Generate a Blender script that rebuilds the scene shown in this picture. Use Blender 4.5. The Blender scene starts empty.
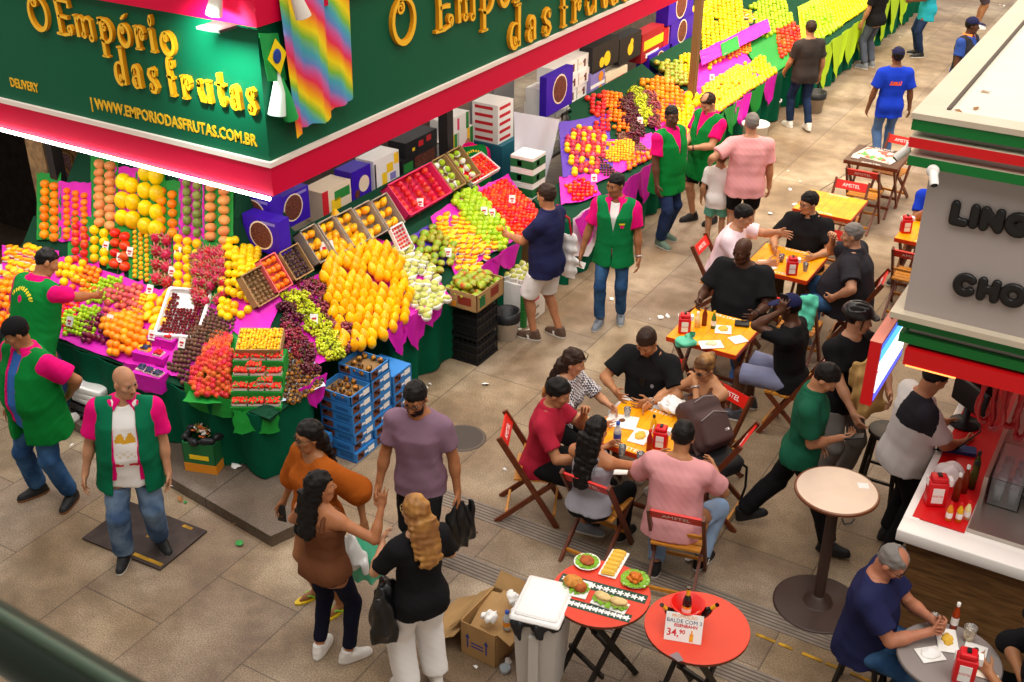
WORLD_S, SUN_E, STALL_E, EXPO = .95, 1.5, 30, .47
import bpy, bmesh, math, random
import numpy as np
from mathutils import Vector, Matrix, Euler
random.seed(7)
RNG = np.random.RandomState(11)
sc = bpy.context.scene
COL = sc.collection
PI = math.pi
def R(d): return math.radians(d)
# ------------------------------------------------------------------ camera
F_PX, PITCH, ROLL, YAW, CAM_H = 1170.0, R(29.0), R(0.43), R(-30.45), 6.1
cp, sp = math.cos(PITCH), math.sin(PITCH)
FWD = Vector((math.sin(YAW)*cp, math.cos(YAW)*cp, -sp))
RT0 = Vector((math.cos(YAW), -math.sin(YAW), 0))
UP0 = RT0.cross(FWD)
RIGHT = math.cos(ROLL)*RT0 + math.sin(ROLL)*UP0
UP = -math.sin(ROLL)*RT0 + math.cos(ROLL)*UP0
CAM = Vector((0, 0, CAM_H))
def ray(px, py): return FWD + RIGHT*((px-512)/F_PX) - UP*((py-341)/F_PX)
def at(px, py, z=0.0):
 d = ray(px, py); return CAM + d*((z-CAM_H)/d.z)
def atx(px, py, x):
 d = ray(px, py); return CAM + d*(x/d.x)
def aty(px, py, y):
 d = ray(px, py); return CAM + d*(y/d.y)
def bearing(a):
 """world heading of someone who faces a degrees: 0 to the viewer, 90 to picture right, 180 away"""
 t = Vector((-FWD.x, -FWD.y)).normalized(); r = Vector((RT0.x, RT0.y))
 v = t*math.cos(R(a)) + r*math.sin(R(a)); return math.atan2(v.y, v.x) - PI/2   # rotation that turns +Y to v
# ------------------------------------------------------------------ materials
def lin(c):
 if isinstance(c, str):
  c = c.lstrip('#'); c = [int(c[i:i+2], 16)/255 for i in (0, 2, 4)]
 return tuple(x/12.92 if x <= .04045 else ((x+.055)/1.055)**2.4 for x in c)
_M = {}
def mat(name, col, rough=.6, spec=.4, metal=0, bump=0, bscale=60, vary=0, col2=None, nscale=8, nmix=(.4, .6), emit=0, objvary=0, sss=0, alpha=1, trans=0, sheen=0, hue=0):
 if name in _M: return _M[name]
 m = bpy.data.materials.new(name); m.use_nodes = True; _M[name] = m
 nt = m.node_tree; N = nt.nodes; L = nt.links; b = N['Principled BSDF']
 b.inputs['Roughness'].default_value = rough; b.inputs['Specular IOR Level'].default_value = spec
 b.inputs['Metallic'].default_value = metal
 if trans: b.inputs['Transmission Weight'].default_value = trans
 if alpha < 1: b.inputs['Alpha'].default_value = alpha
 if sheen: b.inputs['Sheen Weight'].default_value = sheen
 c = (*lin(col), 1); b.inputs['Base Color'].default_value = c
 out = None
 tc = N.new('ShaderNodeTexCoord')
 if col2 is not None or vary:
  nz = N.new('ShaderNodeTexNoise'); nz.inputs['Scale'].default_value = nscale; nz.inputs['Detail'].default_value = 4
  L.new(tc.outputs['Object'], nz.inputs['Vector'])
  rp = N.new('ShaderNodeValToRGB'); L.new(nz.outputs['Fac'], rp.inputs['Fac'])
  rp.color_ramp.elements[0].position = nmix[0]; rp.color_ramp.elements[1].position = nmix[1]
  c2 = (*lin(col2), 1) if col2 is not None else tuple(max(0, x*(1-vary)) for x in c[:3])+(1,)
  rp.color_ramp.elements[0].color = c; rp.color_ramp.elements[1].color = c2
  out = rp.outputs['Color']
 if objvary or hue:
  oi = N.new('ShaderNodeObjectInfo'); hs = N.new('ShaderNodeHueSaturation')
  mr = N.new('ShaderNodeMapRange'); mr.inputs['To Min'].default_value = 1-objvary; mr.inputs['To Max'].default_value = 1+objvary
  L.new(oi.outputs['Random'], mr.inputs['Value']); L.new(mr.outputs['Result'], hs.inputs['Value'])
  if hue:
   mh = N.new('ShaderNodeMapRange'); mh.inputs['To Min'].default_value = .5-hue; mh.inputs['To Max'].default_value = .5+hue
   mm = N.new('ShaderNodeMath'); mm.operation = 'FRACT'; mu = N.new('ShaderNodeMath'); mu.operation = 'MULTIPLY'; mu.inputs[1].default_value = 7.31
   L.new(oi.outputs['Random'], mu.inputs[0]); L.new(mu.outputs[0], mm.inputs[0]); L.new(mm.outputs[0], mh.inputs['Value']); L.new(mh.outputs['Result'], hs.inputs['Hue'])
  if out is not None: L.new(out, hs.inputs['Color'])
  else: hs.inputs['Color'].default_value = c
  out = hs.outputs['Color']
 if out is not None: L.new(out, b.inputs['Base Color'])
 if bump:
  n2 = N.new('ShaderNodeTexNoise'); n2.inputs['Scale'].default_value = bscale; n2.inputs['Detail'].default_value = 3
  L.new(tc.outputs['Object'], n2.inputs['Vector'])
  bp = N.new('ShaderNodeBump'); bp.inputs['Strength'].default_value = bump; bp.inputs['Distance'].default_value = .01
  L.new(n2.outputs['Fac'], bp.inputs['Height']); L.new(bp.outputs['Normal'], b.inputs['Normal'])
 if emit:
  b.inputs['Emission Color'].default_value = c; b.inputs['Emission Strength'].default_value = emit
 return m
# ------------------------------------------------------------------ objects
def prop(o, label=None, cat=None, group=None, kind=None):
 if label: o['label'] = label
 if cat: o['category'] = cat
 if group: o['group'] = group
 if kind: o['kind'] = kind
 return o
def empty(name, label=None, cat=None, loc=(0, 0, 0), rz=0, group=None, kind=None):
 o = bpy.data.objects.new(name, None); COL.objects.link(o); o.empty_display_size = .1
 o.location = loc; o.rotation_euler = (0, 0, rz); return prop(o, label, cat, group, kind)
def link(name, me, parent=None, loc=None, rot=None, label=None, cat=None, group=None, kind=None, scale=None):
 o = bpy.data.objects.new(name, me); COL.objects.link(o)
 if parent is not None: o.parent = parent
 if loc is not None: o.location = loc
 if rot is not None: o.rotation_euler = rot
 if scale is not None: o.scale = scale
 return prop(o, label, cat, group, kind)
def copy_tree(o, parent=None):
 c = o.copy(); COL.objects.link(c)
 if parent is not None: c.parent = parent
 for ch in list(o.children): copy_tree(ch, c)
 return c
class MB:
 """collects shapes into one mesh with several material slots"""
 def __init__(s, *mats):
  s.v = []; s.f = []; s.mi = []; s.sm = []; s.mats = list(mats)
 def add(s, vs, fs, mi=0, smooth=False, M=None):
  b = len(s.v)
  if M is not None: vs = [M @ Vector(v) for v in vs]
  s.v += [tuple(v) for v in vs]
  for f in fs: s.f.append(tuple(b+i for i in f)); s.mi.append(mi); s.sm.append(smooth)
  return s
 def box(s, x0, x1, y0, y1, z0, z1, mi=0, M=None, bev=0):
  if bev:
   bm = bmesh.new(); bmesh.ops.create_cube(bm, size=1)
   for v in bm.verts: v.co = Vector(((x0+x1)/2+v.co.x*(x1-x0), (y0+y1)/2+v.co.y*(y1-y0), (z0+z1)/2+v.co.z*(z1-z0)))
   bmesh.ops.bevel(bm, geom=bm.edges[:], offset=bev, segments=2, affect='EDGES', profile=.5)
   s.bm(bm, mi, True, M); return s
  v = [(x0, y0, z0), (x1, y0, z0), (x1, y1, z0), (x0, y1, z0), (x0, y0, z1), (x1, y0, z1), (x1, y1, z1), (x0, y1, z1)]
  return s.add(v, [(0, 3, 2, 1), (4, 5, 6, 7), (0, 1, 5, 4), (1, 2, 6, 5), (2, 3, 7, 6), (3, 0, 4, 7)], mi, False, M)
 def bm(s, bm, mi=0, smooth=False, M=None):
  bm.verts.index_update(); s.add([v.co for v in bm.verts], [[v.index for v in f.verts] for f in bm.faces], mi, smooth, M); bm.free(); return s
 def bar(s, a, b, w, t, mi=0, up=(0, 0, 1), M=None):
  """rectangular bar from a to b, width w (sideways), thickness t (along up)"""
  a = Vector(a); b = Vector(b); d = (b-a).normalized(); u = Vector(up); si = d.cross(u)
  if si.length < 1e-4: si = d.cross(Vector((1, 0, 0)))
  si.normalize(); u = si.cross(d).normalized(); v = []
  for p in (a, b):
   for (i, j) in ((-1, -1), (1, -1), (1, 1), (-1, 1)): v.append(p+si*(w/2*i)+u*(t/2*j))
  return s.add(v, [(0, 1, 2, 3), (7, 6, 5, 4), (0, 4, 5, 1), (1, 5, 6, 2), (2, 6, 7, 3), (3, 7, 4, 0)], mi, False, M)
 def tube(s, pts, r, n=8, mi=0, M=None, cap=True, smooth=True):
  pts = [Vector(p) for p in pts]; rs = r if hasattr(r, '__len__') else [r]*len(pts); v = []; f = []
  prev = None
  for i, p in enumerate(pts):
   d = (pts[min(i+1, len(pts)-1)]-pts[max(i-1, 0)]).normalized()
   if prev is None:
    x = d.orthogonal().normalized()
   else:
    x = (prev - d*prev.dot(d)).normalized()
   prev = x; y = d.cross(x)
   for k in range(n):
    a = 2*PI*k/n; v.append(p+(x*math.cos(a)+y*math.sin(a))*rs[i])
  for i in range(len(pts)-1):
   for k in range(n):
    f.append((i*n+k, i*n+(k+1) % n, (i+1)*n+(k+1) % n, (i+1)*n+k))
  s.add(v, f, mi, smooth, M)
  if cap:
   b = len(v); s.add(v[:n], [tuple(range(n))[::-1]], mi, False, M); s.add(v[-n:], [tuple(range(n))], mi, False, M)
  return s
 def lathe(s, prof, n=24, mi=0, M=None, smooth=True, caps=True, mis=None):
  v = []; f = []
  for (r, z) in prof:
   for k in range(n):
    a = 2*PI*k/n; v.append((r*math.cos(a), r*math.sin(a), z))
  for i in range(len(prof)-1):
   for k in range(n): f.append((i*n+k, i*n+(k+1) % n, (i+1)*n+(k+1) % n, (i+1)*n+k))
  if mis is None: s.add(v, f, mi, smooth, M)
  else:
   for i in range(len(prof)-1): s.add(v[i*n:(i+2)*n], [(k, (k+1) % n, n+(k+1) % n, n+k) for k in range(n)], mis[i], smooth, M)
  if caps:
   if prof[0][0] > 1e-4: s.add(v[:n], [tuple(range(n))[::-1]], mi if mis is None else mis[0], False, M)
   if prof[-1][0] > 1e-4: s.add(v[-n:], [tuple(range(n))], mi if mis is None else mis[-1], False, M)
  return s
 def prism(s, poly, z0, z1, mi=0, M=None, mitop=None):
  n = len(poly); v = [(x, y, z0) for x, y in poly]+[(x, y, z1) for x, y in poly]
  s.add(v, [tuple(range(n))[::-1]] + [(i, (i+1) % n, n+(i+1) % n, n+i) for i in range(n)], mi, False, M)
  return s.add(v[n:], [tuple(range(n))], mi if mitop is None else mitop, False, M)
 def ball(s, c, r, mi=0, n=12, m=8, M=None, sc_=(1, 1, 1)):
  prof = [(r*math.sin(PI*i/m), -r*math.cos(PI*i/m)) for i in range(m+1)]
  T = Matrix.Translation(c) @ Matrix.Diagonal((*sc_, 1))
  return s.lathe(prof, n, mi, (M @ T) if M is not None else T, True, False)
 def grid(s, P, mi=0, smooth=True, M=None, thick=0):
  """P[i][j] sheet of points; thick makes it a thin slab"""
  n, m = len(P), len(P[0]); v = [p for row in P for p in row]
  f = [(i*m+j, (i+1)*m+j, (i+1)*m+j+1, i*m+j+1) for i in range(n-1) for j in range(m-1)]
  s.add(v, f, mi, smooth, M)
  if thick:
   V = [Vector(p) for p in v]; nr = [Vector((0, 0, 0)) for _ in V]
   for q in f:
    nn = (V[q[1]]-V[q[0]]).cross(V[q[3]]-V[q[0]])
    for i in q: nr[i] += nn
   w = [V[i]-nr[i].normalized()*thick for i in range(len(V))]
   s.add(w, [q[::-1] for q in f], mi, smooth, M)
   loop = [j for j in range(m)]+[i*m+m-1 for i in range(1, n)]+[(n-1)*m+j for j in range(m-2, -1, -1)]+[i*m for i in range(n-2, 0, -1)]
   vv = [V[i] for i in loop]+[w[i] for i in loop]; k = len(loop)
   s.add(vv, [(i, (i+1) % k, k+(i+1) % k, k+i) for i in range(k)], mi, False, M)
  return s
 def mesh(s, name):
  me = bpy.data.meshes.new(name); me.from_pydata(s.v, [], s.f)
  for m in s.mats: me.materials.append(m)
  me.polygons.foreach_set('material_index', s.mi); me.polygons.foreach_set('use_smooth', s.sm); me.update(); return me
 def build(s, name, parent=None, loc=None, rot=None, **k): return link(name, s.mesh(name), parent, loc, rot, **k)
def T(x=0, y=0, z=0, rx=0, ry=0, rz=0, s=1): return Matrix.Translation((x, y, z)) @ Euler((rx, ry, rz)).to_matrix().to_4x4() @ Matrix.Scale(s, 4)
# ------------------------------------------------------------------ distance-field modelling
class Field:
 def __init__(s, lo, hi, h):
  s.h = h; s.lo = np.array(lo, float); n = np.ceil((np.array(hi)-s.lo)/h).astype(int)+1; s.n = n
  s.a = np.full(tuple(n), 9.0, np.float32)
  s.tags = []
 def reg(s, lo, hi, pad):
  i0 = np.maximum(0, np.floor((np.array(lo)-pad-s.lo)/s.h).astype(int)); i1 = np.minimum(s.n, np.ceil((np.array(hi)+pad-s.lo)/s.h).astype(int)+1)
  if (i1 <= i0).any(): return None
  sl = tuple(slice(a, b) for a, b in zip(i0, i1))
  g = [(s.lo[k]+s.h*np.arange(i0[k], i1[k])).astype(np.float32) for k in range(3)]
  return sl, np.meshgrid(*g, indexing='ij', sparse=True)
 def put(s, prim, k=.02, op='add'):
  f, lo, hi = prim; q = s.reg(lo, hi, k+3*s.h)
  if q is None: return s
  sl, (x, y, z) = q; d = f(x, y, z).astype(np.float32); a = s.a[sl]
  if op == 'add':
   if k > 0:
    hh = np.maximum(k-np.abs(a-d), 0)/k; s.a[sl] = np.minimum(a, d)-hh*hh*k*.25
   else: s.a[sl] = np.minimum(a, d)
  else:
   if k > 0:
    d = -d; hh = np.maximum(k-np.abs(a-d), 0)/k; s.a[sl] = np.maximum(a, d)+hh*hh*k*.25
   else: s.a[sl] = np.maximum(a, -d)
  return s
 def cut(s, f, k=0):
  """keep where f<0"""
  g = [(s.lo[k]+s.h*np.arange(s.n[k])).astype(np.float32) for k in range(3)]
  x, y, z = np.meshgrid(*g, indexing='ij', sparse=True); d = f(x, y, z).astype(np.float32); hh = np.maximum(k-np.abs(s.a-d), 0)/k if k else 0; s.a = np.maximum(s.a, d)+hh*hh*k*.25; return s
 def ripple(s, amp, freq, seed=0, where=None):
  g = [(s.lo[k]+s.h*np.arange(s.n[k])).astype(np.float32) for k in range(3)]
  x, y, z = np.meshgrid(*g, indexing='ij', sparse=True); r = np.random.RandomState(seed); t = 0
  for i in range(4):
   w = r.normal(size=3)*freq; t = t+np.sin(x*w[0]+y*w[1]+z*w[2]*.8+r.uniform(0, 6.3))
  s.a = s.a+(amp*.5*t).astype(np.float32); return s
 def surf(s):
  a = s.a; neg = a < 0; c = neg[:-1, :-1, :-1].astype(np.int8)
  for i, j, k in ((1, 0, 0), (0, 1, 0), (0, 0, 1), (1, 1, 0), (1, 0, 1), (0, 1, 1), (1, 1, 1)):
   c = c+neg[i:neg.shape[0]-1+i, j:neg.shape[1]-1+j, k:neg.shape[2]-1+k]
  I = np.argwhere((c > 0) & (c < 8))
  if not len(I): return np.zeros((0, 3)), np.zeros((0, 4), int)
  idx = np.full(c.shape, -1, np.int32); idx[I[:, 0], I[:, 1], I[:, 2]] = np.arange(len(I))
  cor = np.array([(i, j, k) for i in (0, 1) for j in (0, 1) for k in (0, 1)])
  V = np.stack([a[I[:, 0]+q[0], I[:, 1]+q[1], I[:, 2]+q[2]] for q in cor], 1)
  acc = np.zeros((len(I), 3)); cnt = np.zeros(len(I))
  for p in range(8):
   for q in range(p+1, 8):
    if np.abs(cor[p]-cor[q]).sum() != 1: continue
    m = (V[:, p] < 0) != (V[:, q] < 0); t = np.where(m, V[:, p]/np.where(m, V[:, p]-V[:, q], 1), 0)
    acc += m[:, None]*(cor[p]+t[:, None]*(cor[q]-cor[p])); cnt += m
  P = s.lo+s.h*(I+acc/cnt[:, None]); Q = []
  for ax in range(3):
   b, d = (ax+1) % 3, (ax+2) % 3
   n0 = np.take(neg, range(0, neg.shape[ax]-1), ax); n1 = np.take(neg, range(1, neg.shape[ax]), ax)
   E = np.argwhere(n0 != n1); E = E[(E[:, b] > 0) & (E[:, d] > 0) & (E[:, b] < neg.shape[b]-1) & (E[:, d] < neg.shape[d]-1)]
   fl = n0[E[:, 0], E[:, 1], E[:, 2]]
   def cell(ob, od):
    X = E.copy(); X[:, b] -= ob; X[:, d] -= od; return idx[X[:, 0], X[:, 1], X[:, 2]]
   q = np.stack([cell(1, 1), cell(0, 1), cell(0, 0), cell(1, 0)], 1); q[~fl] = q[~fl][:, ::-1]; Q.append(q)
  return P, np.concatenate(Q)
 def mesh(s, name, mats, pick=None, smooth=1):
  P, Q = s.surf()
  for _ in range(smooth):    # light relaxation
   A = np.zeros_like(P); C = np.zeros(len(P))
   for i in range(4):
    np.add.at(A, Q[:, i], P[Q[:, (i+1) % 4]]); np.add.at(C, Q[:, i], 1)
    np.add.at(A, Q[:, i], P[Q[:, (i+3) % 4]]); np.add.at(C, Q[:, i], 1)
   P = P*.6+.4*A/np.maximum(C, 1)[:, None]
  me = np_mesh(name, P, Q, mats)
  if pick is not None and len(Q): me.polygons.foreach_set('material_index', pick(P[Q].mean(1)).astype(np.int32))
  return me
def np_mesh(name, P, Q, mats):
 me = bpy.data.meshes.new(name); n, m = len(P), len(Q); k = Q.shape[1]
 me.vertices.add(n); me.vertices.foreach_set('co', np.asarray(P, np.float32).ravel())
 me.loops.add(m*k); me.loops.foreach_set('vertex_index', Q.astype(np.int32).ravel())
 me.polygons.add(m); me.polygons.foreach_set('loop_start', np.arange(0, m*k, k, dtype=np.int32))
 try: me.polygons.foreach_set('loop_total', np.full(m, k, np.int32))
 except Exception: pass
 me.update(calc_edges=True); me.polygons.foreach_set('use_smooth', np.ones(m, bool))
 for q in mats: me.materials.append(q)
 return me
def cone(a, b, r1, r2):
 a = np.array(a, float); b = np.array(b, float); ba = b-a; L2 = float(ba@ba)+1e-9; mr = max(r1, r2)
 def f(x, y, z):
  px, py, pz = x-a[0], y-a[1], z-a[2]; t = np.clip((px*ba[0]+py*ba[1]+pz*ba[2])/L2, 0, 1)
  return np.sqrt((px-ba[0]*t)**2+(py-ba[1]*t)**2+(pz-ba[2]*t)**2)-(r1+(r2-r1)*t)
 return f, np.minimum(a, b)-mr, np.maximum(a, b)+mr
def flatcone(a, b, r1, r2, ext=0.0):
 """cone with a flat end at b (a cuff)"""
 f0, lo, hi = cone(a, np.array(b)+(np.array(b)-np.array(a))*.2, r1, r2); a = np.array(a, float); b = np.array(b, float); d = (b-a)/np.linalg.norm(b-a)
 def f(x, y, z): return np.maximum(f0(x, y, z), (x-b[0])*d[0]+(y-b[1])*d[1]+(z-b[2])*d[2])
 return f, lo, hi
def ell(c, r, M=None):
 c = np.array(c, float); r = np.array(r, float); M = np.eye(3) if M is None else np.array(M)   # columns of M: local axes
 def f(x, y, z):
  p = [(x-c[0])*M[0, i]+(y-c[1])*M[1, i]+(z-c[2])*M[2, i] for i in range(3)]
  k0 = np.sqrt((p[0]/r[0])**2+(p[1]/r[1])**2+(p[2]/r[2])**2); k1 = np.sqrt((p[0]/r[0]**2)**2+(p[1]/r[1]**2)**2+(p[2]/r[2]**2)**2)+1e-6
  return k0*(k0-1)/k1
 e = np.sqrt(((M*r)**2).sum(1)); return f, c-e, c+e
def rbox(c, hs, M=None, rr=.005):
 c = np.array(c, float); hs = np.array(hs, float)-rr; M = np.eye(3) if M is None else np.array(M)
 def f(x, y, z):
  p = [np.abs((x-c[0])*M[0, i]+(y-c[1])*M[1, i]+(z-c[2])*M[2, i])-hs[i] for i in range(3)]
  return np.sqrt(np.maximum(p[0], 0)**2+np.maximum(p[1], 0)**2+np.maximum(p[2], 0)**2)+np.minimum(np.maximum(np.maximum(p[0], p[1]), p[2]), 0)-rr
 e = (np.abs(M)*(hs+rr)).sum(1); return f, c-e, c+e
def loft(o, M, secs, pw=2.3):
 """secs: (z, rx, ry, cy) along M's third axis"""
 o = np.array(o, float); M = np.array(M); S = np.array(secs, float); zs = S[:, 0]
 def f(x, y, z):
  p = [(x-o[0])*M[0, i]+(y-o[1])*M[1, i]+(z-o[2])*M[2, i] for i in range(3)]
  w = p[2]; rx = np.interp(w, zs, S[:, 1]); ry = np.interp(w, zs, S[:, 2]); cy = np.interp(w, zs, S[:, 3])
  k = (np.abs(p[0]/rx)**pw+np.abs((p[1]-cy)/ry)**pw)**(1/pw)
  return np.maximum(np.maximum((k-1)*np.minimum(rx, ry), w-zs[-1]), zs[0]-w)
 mx = S[:, 1].max(); my = (S[:, 2]+np.abs(S[:, 3])).max(); cs = []
 for zz in (zs[0], zs[-1]):
  for i in (-1, 1):
   for j in (-1, 1): cs.append(o+M@np.array([mx*i, my*j, zz]))
 cs = np.array(cs); return f, cs.min(0), cs.max(0)
# ------------------------------------------------------------------ people
def rotz(a): c, s = math.cos(a), math.sin(a); return np.array([[c, -s, 0], [s, c, 0], [0, 0, 1.]])
def rotx(a): c, s = math.cos(a), math.sin(a); return np.array([[1., 0, 0], [0, c, -s], [0, s, c]])
def roty(a): c, s = math.cos(a), math.sin(a); return np.array([[c, 0, s], [0, 1., 0], [-s, 0, c]])
def V3(*a): return np.array(a, float)
def unit(v): return v/(np.linalg.norm(v)+1e-9)
def two_bone(A, B, l1, l2, pole):
 d = B-A; L = np.linalg.norm(d); m = (l1+l2)*.995
 if L > m: B = A+d*(m/L); d = B-A; L = m
 L = max(L, abs(l1-l2)+.02)
 a = (l1*l1-l2*l2+L*L)/(2*L); hh = math.sqrt(max(l1*l1-a*a, 0)); u = d/np.linalg.norm(d)
 p = np.array(pole, float); p = p-u*(p@u); p = unit(p)
 return A+u*a+p*hh, B
SK = {}
def skin(c): return mat('skin_'+c, c, .5, .35, sss=.1, vary=.12, nscale=14)
LIPS = {}
M_EYE = mat('eye_white', '#e8e4dc', .25); M_IRIS = mat('eye_iris', '#1c120c', .2)
def person(label, pos, face, H=1.75, sex='m', g=0.0, sk='#b07850', pelvis=None, lean=0, side=0, twist=0, head=(0, 0), hands=((.27, .06, .80), (-.27, .06, .80)),
  elb=((.5, -1, -.1), (-.5, -1, -.1)), feet=((.11, .02, 0, 8), (-.11, .02, 0, 8)), knee=((.12, 1, 0), (-.12, 1, 0)), hdir=(None, None), hpalm=(None, None),
  curl=(.5, .5), wear=(), hair=None, res=.009, extra=None, group=None, bust=.0, headscale=1.0, z0=0, eyes=True):
 k = H/1.75; fem = sex == 'f'
 root = empty('person', label, 'person', (pos[0], pos[1], z0), bearing(face), group)
 if pelvis is None: pelvis = (0, 0, .935*k)
 P = V3(*pelvis); Tm = rotz(R(-twist)) @ rotx(R(-lean)) @ roty(R(side)); rg, fw, up = Tm[:, 0], Tm[:, 1], Tm[:, 2]
 def tp(x, y, z): return P+Tm@(V3(x, y, z)*k)
 shw = (.160 if fem else .186)+g*.25
 NB = tp(0, -.01, .535); HD = Tm @ rotz(R(-head[0])) @ rotx(R(-head[1]))
 HC = NB+(.5*up+.5*HD[:, 2])*.148*k+HD[:, 1]*.018*k; hs = k*1.0*headscale
 def hp(x, y, z): return HC+HD@(V3(x, y, z)*hs)
 sh = [tp(sx*shw, -.01, .440) for sx in (1, -1)]
 hip = [P+V3(sx*.092*k, 0, -.03*k) for sx in (1, -1)]
 l1, l2, t1, t2 = .29*k, .26*k, .43*k, .425*k
 el, wr, kn, an, fdir = [], [], [], [], []
 for i in (0, 1):
  e, w = two_bone(sh[i], V3(*hands[i]), l1, l2, elb[i]); el.append(e); wr.append(w)
  fx, fy, fz, fyaw = feet[i][:4]; A = V3(fx, fy, fz+.085*k); q, A = two_bone(hip[i], A, t1, t2, knee[i]); kn.append(q); an.append(A)
  yy = R(fyaw)*(1 if i == 0 else -1); pt = R(feet[i][4]) if len(feet[i]) > 4 else 0
  fdir.append(rotz(-yy) @ rotx(-pt))
 pts = np.array([P, NB, HC, *sh, *el, *wr, *kn, *an]); lo = pts.min(0)-.24; hi = pts.max(0)+.24; lo[2] = max(lo[2], -.02)
 b = g
 if fem: S = [(-.15, .14, .09, 0), (-.10, .172+b*.8, .115+b*.6, -.01), (-.02, .170+b, .118+b, -.005), (.10, .130+b, .098+b, .005+b*.3), (.20, .128+b*.9, .098+b*.8, .005), (.34, .148+b*.6, .112+b*.4, .0), (.43, .140, .095, -.01), (.49, .09, .07, -.01), (.53, .058, .055, -.01)]
 else: S = [(-.15, .14, .09, 0), (-.10, .162+b*.7, .108+b*.6, -.005), (-.02, .166+b, .116+b*1.1, b*.3), (.10, .152+b*1.2, .112+b*1.5, .005+b*.6), (.22, .155+b, .114+b*1.2, .005+b*.4), (.36, .176+b*.6, .124+b*.5, .0), (.43, .168+b*.3, .105+b*.2, -.01), (.49, .11, .08, -.012), (.535, .062, .060, -.01)]
 def secs(d, z0=None, z1=None, flare=0):
  T_ = [(z*k, (rx+d)*k, (ry+d)*k, cy*k) for z, rx, ry, cy in S]
  if z1 is not None: T_ = [t for t in T_ if t[0] < z1*k-1e-6]+[(z1*k, *[np.interp(z1*k, [q[0] for q in T_], [q[i] for q in T_]) for i in (1, 2, 3)])]
  if z0 is not None:
   hr = [np.interp(max(z0, -.05)*k, [q[0] for q in T_], [q[i] for q in T_]) for i in (1, 2, 3)]
   T_ = [(z0*k, hr[0]+flare*k, hr[1]+flare*k, hr[2])]+[t for t in T_ if t[0] > max(z0, -.05)*k+1e-6]
  return T_
 F = Field(lo, hi, res)
 F.put(loft(P, Tm, secs(0)), .03)
 F.put(ell(P+V3(0, 0, -.03*k), V3(.16+b*.7, .115+b*.6, .12)*k), .05)
 for i, sx in ((0, 1), (1, -1)):
  F.put(ell(P+V3(sx*.075*k, -.055*k, -.055*k), V3(.085, .085, .095)*k), .04)
  if fem or bust: F.put(ell(tp(sx*.07, .085+b*.4, .30), V3(.062, .055, .06)*(k*(1+bust))), .04)
  F.put(cone(tp(sx*.03, -.02, .50), sh[i], .052*k, .056*k), .05)
  ar = .87 if fem else 1.0+b
  F.put(cone(sh[i], el[i], (.054+b*.25)*ar*k, .041*ar*k), .035)
  F.put(cone(el[i], wr[i], .042*ar*k, .027*ar*k), .015); m = el[i]*.72+wr[i]*.28
  F.put(ell(m, V3(.045, .045, .075)*ar*k, np.stack([*(lambda w: (unit(np.cross(w, V3(.3, .2, .9))), unit(np.cross(w, np.cross(w, V3(.3, .2, .9)))), w))(unit(wr[i]-el[i]))], 1)), .02)
  lr = 1.02 if fem else 1.0+b*.6
  F.put(cone(hip[i], kn[i], (.086+b*.3)*lr*k, .056*lr*k), .04); F.put(cone(kn[i], an[i], .054*k, .036*k), .02)
  u = unit(an[i]-kn[i])
  kd = V3(*knee[i]); kd = unit(kd-u*(kd@u)); F.put(ell(kn[i]*.7+an[i]*.3-kd*.02*k, V3(.05, .05, .11)*k, np.stack([unit(np.cross(kd, u)), kd, u], 1)), .02)
  FD = fdir[i]; fo = an[i]
  F.put(cone(fo+FD@V3(0, -.025, -.04)*k, fo+FD@V3(0, .10, -.055)*k, .034*k, .026*k), .025); F.put(cone(fo+FD@V3(0, .10, -.058)*k, fo+FD@V3(0, .145, -.066)*k, .024*k, .015*k), .02)
 F.put(cone(NB-up*.03*k, HC+HD@V3(0, -.015, -.06)*hs, (.058 if not fem else .048)*k, (.055 if not fem else .045)*k), .03)
 F.put(ell(hp(0, -.012, .03), V3(.074, .094, .092)*hs, HD), .02)
 F.put(ell(hp(0, .028, -.035), V3(.059, .064, .083)*hs, HD), .03)
 F.put(cone(hp(-.028, .045, -.085), hp(.028, .045, -.085), .03*hs, .03*hs), .02); F.put(ell(hp(0, .072, -.098), V3(.022, .018, .017)*hs, HD), .015)
 F.put(cone(hp(-.036, .073, .028), hp(.036, .073, .028), .014*hs, .014*hs), .015)
 for sx in (1, -1):
  F.put(ell(hp(sx*.031, .094, .008), V3(.019, .014, .012)*hs, HD), .01, 'sub')
  F.put(ell(hp(sx*.043, .062, -.02), V3(.024, .022, .022)*hs, HD), .02)
  F.put(ell(hp(sx*.077, -.008, -.008), V3(.011, .022, .032)*hs, HD @ rotz(R(-sx*18))), .006)
 F.put(cone(hp(0, .087, .012), hp(0, .108, -.03), .009*hs, .0135*hs), .008); F.put(cone(hp(-.014, .096, -.034), hp(.014, .096, -.034), .009*hs, .009*hs), .006)
 F.put(ell(hp(0, .090, -.063), V3(.025, .010, .0085)*hs, HD), .004)
 for i, sx in ((0, 1), (1, -1)):
  d = unit(V3(*hdir[i])) if hdir[i] is not None else unit(wr[i]-el[i]); pn = V3(*(hpalm[i] if hpalm[i] is not None else (-sx, .15, 0)))
  n = pn-d*(pn@d); n = unit(n) if np.linalg.norm(n) > .05 else unit(np.cross(d, V3(0, 1, 0))); s_ = np.cross(n, d)*(1 if i == 0 else -1)
  s_ = np.cross(d, n)*(1 if i == 0 else -1)*1.0; M = np.stack([s_, d, n], 1); w = wr[i]; q = k*(.92 if fem else 1.0)
  def hq(a, bb, c): return w+M@(V3(a, bb, c)*q)
  F.put(rbox(hq(0, .05, 0), V3(.040, .046, .0135)*q, M, .012*q), .015); F.put(cone(w, hq(0, .02, 0), .027*q, .026*q), .012)
  cu = curl[i]
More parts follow.
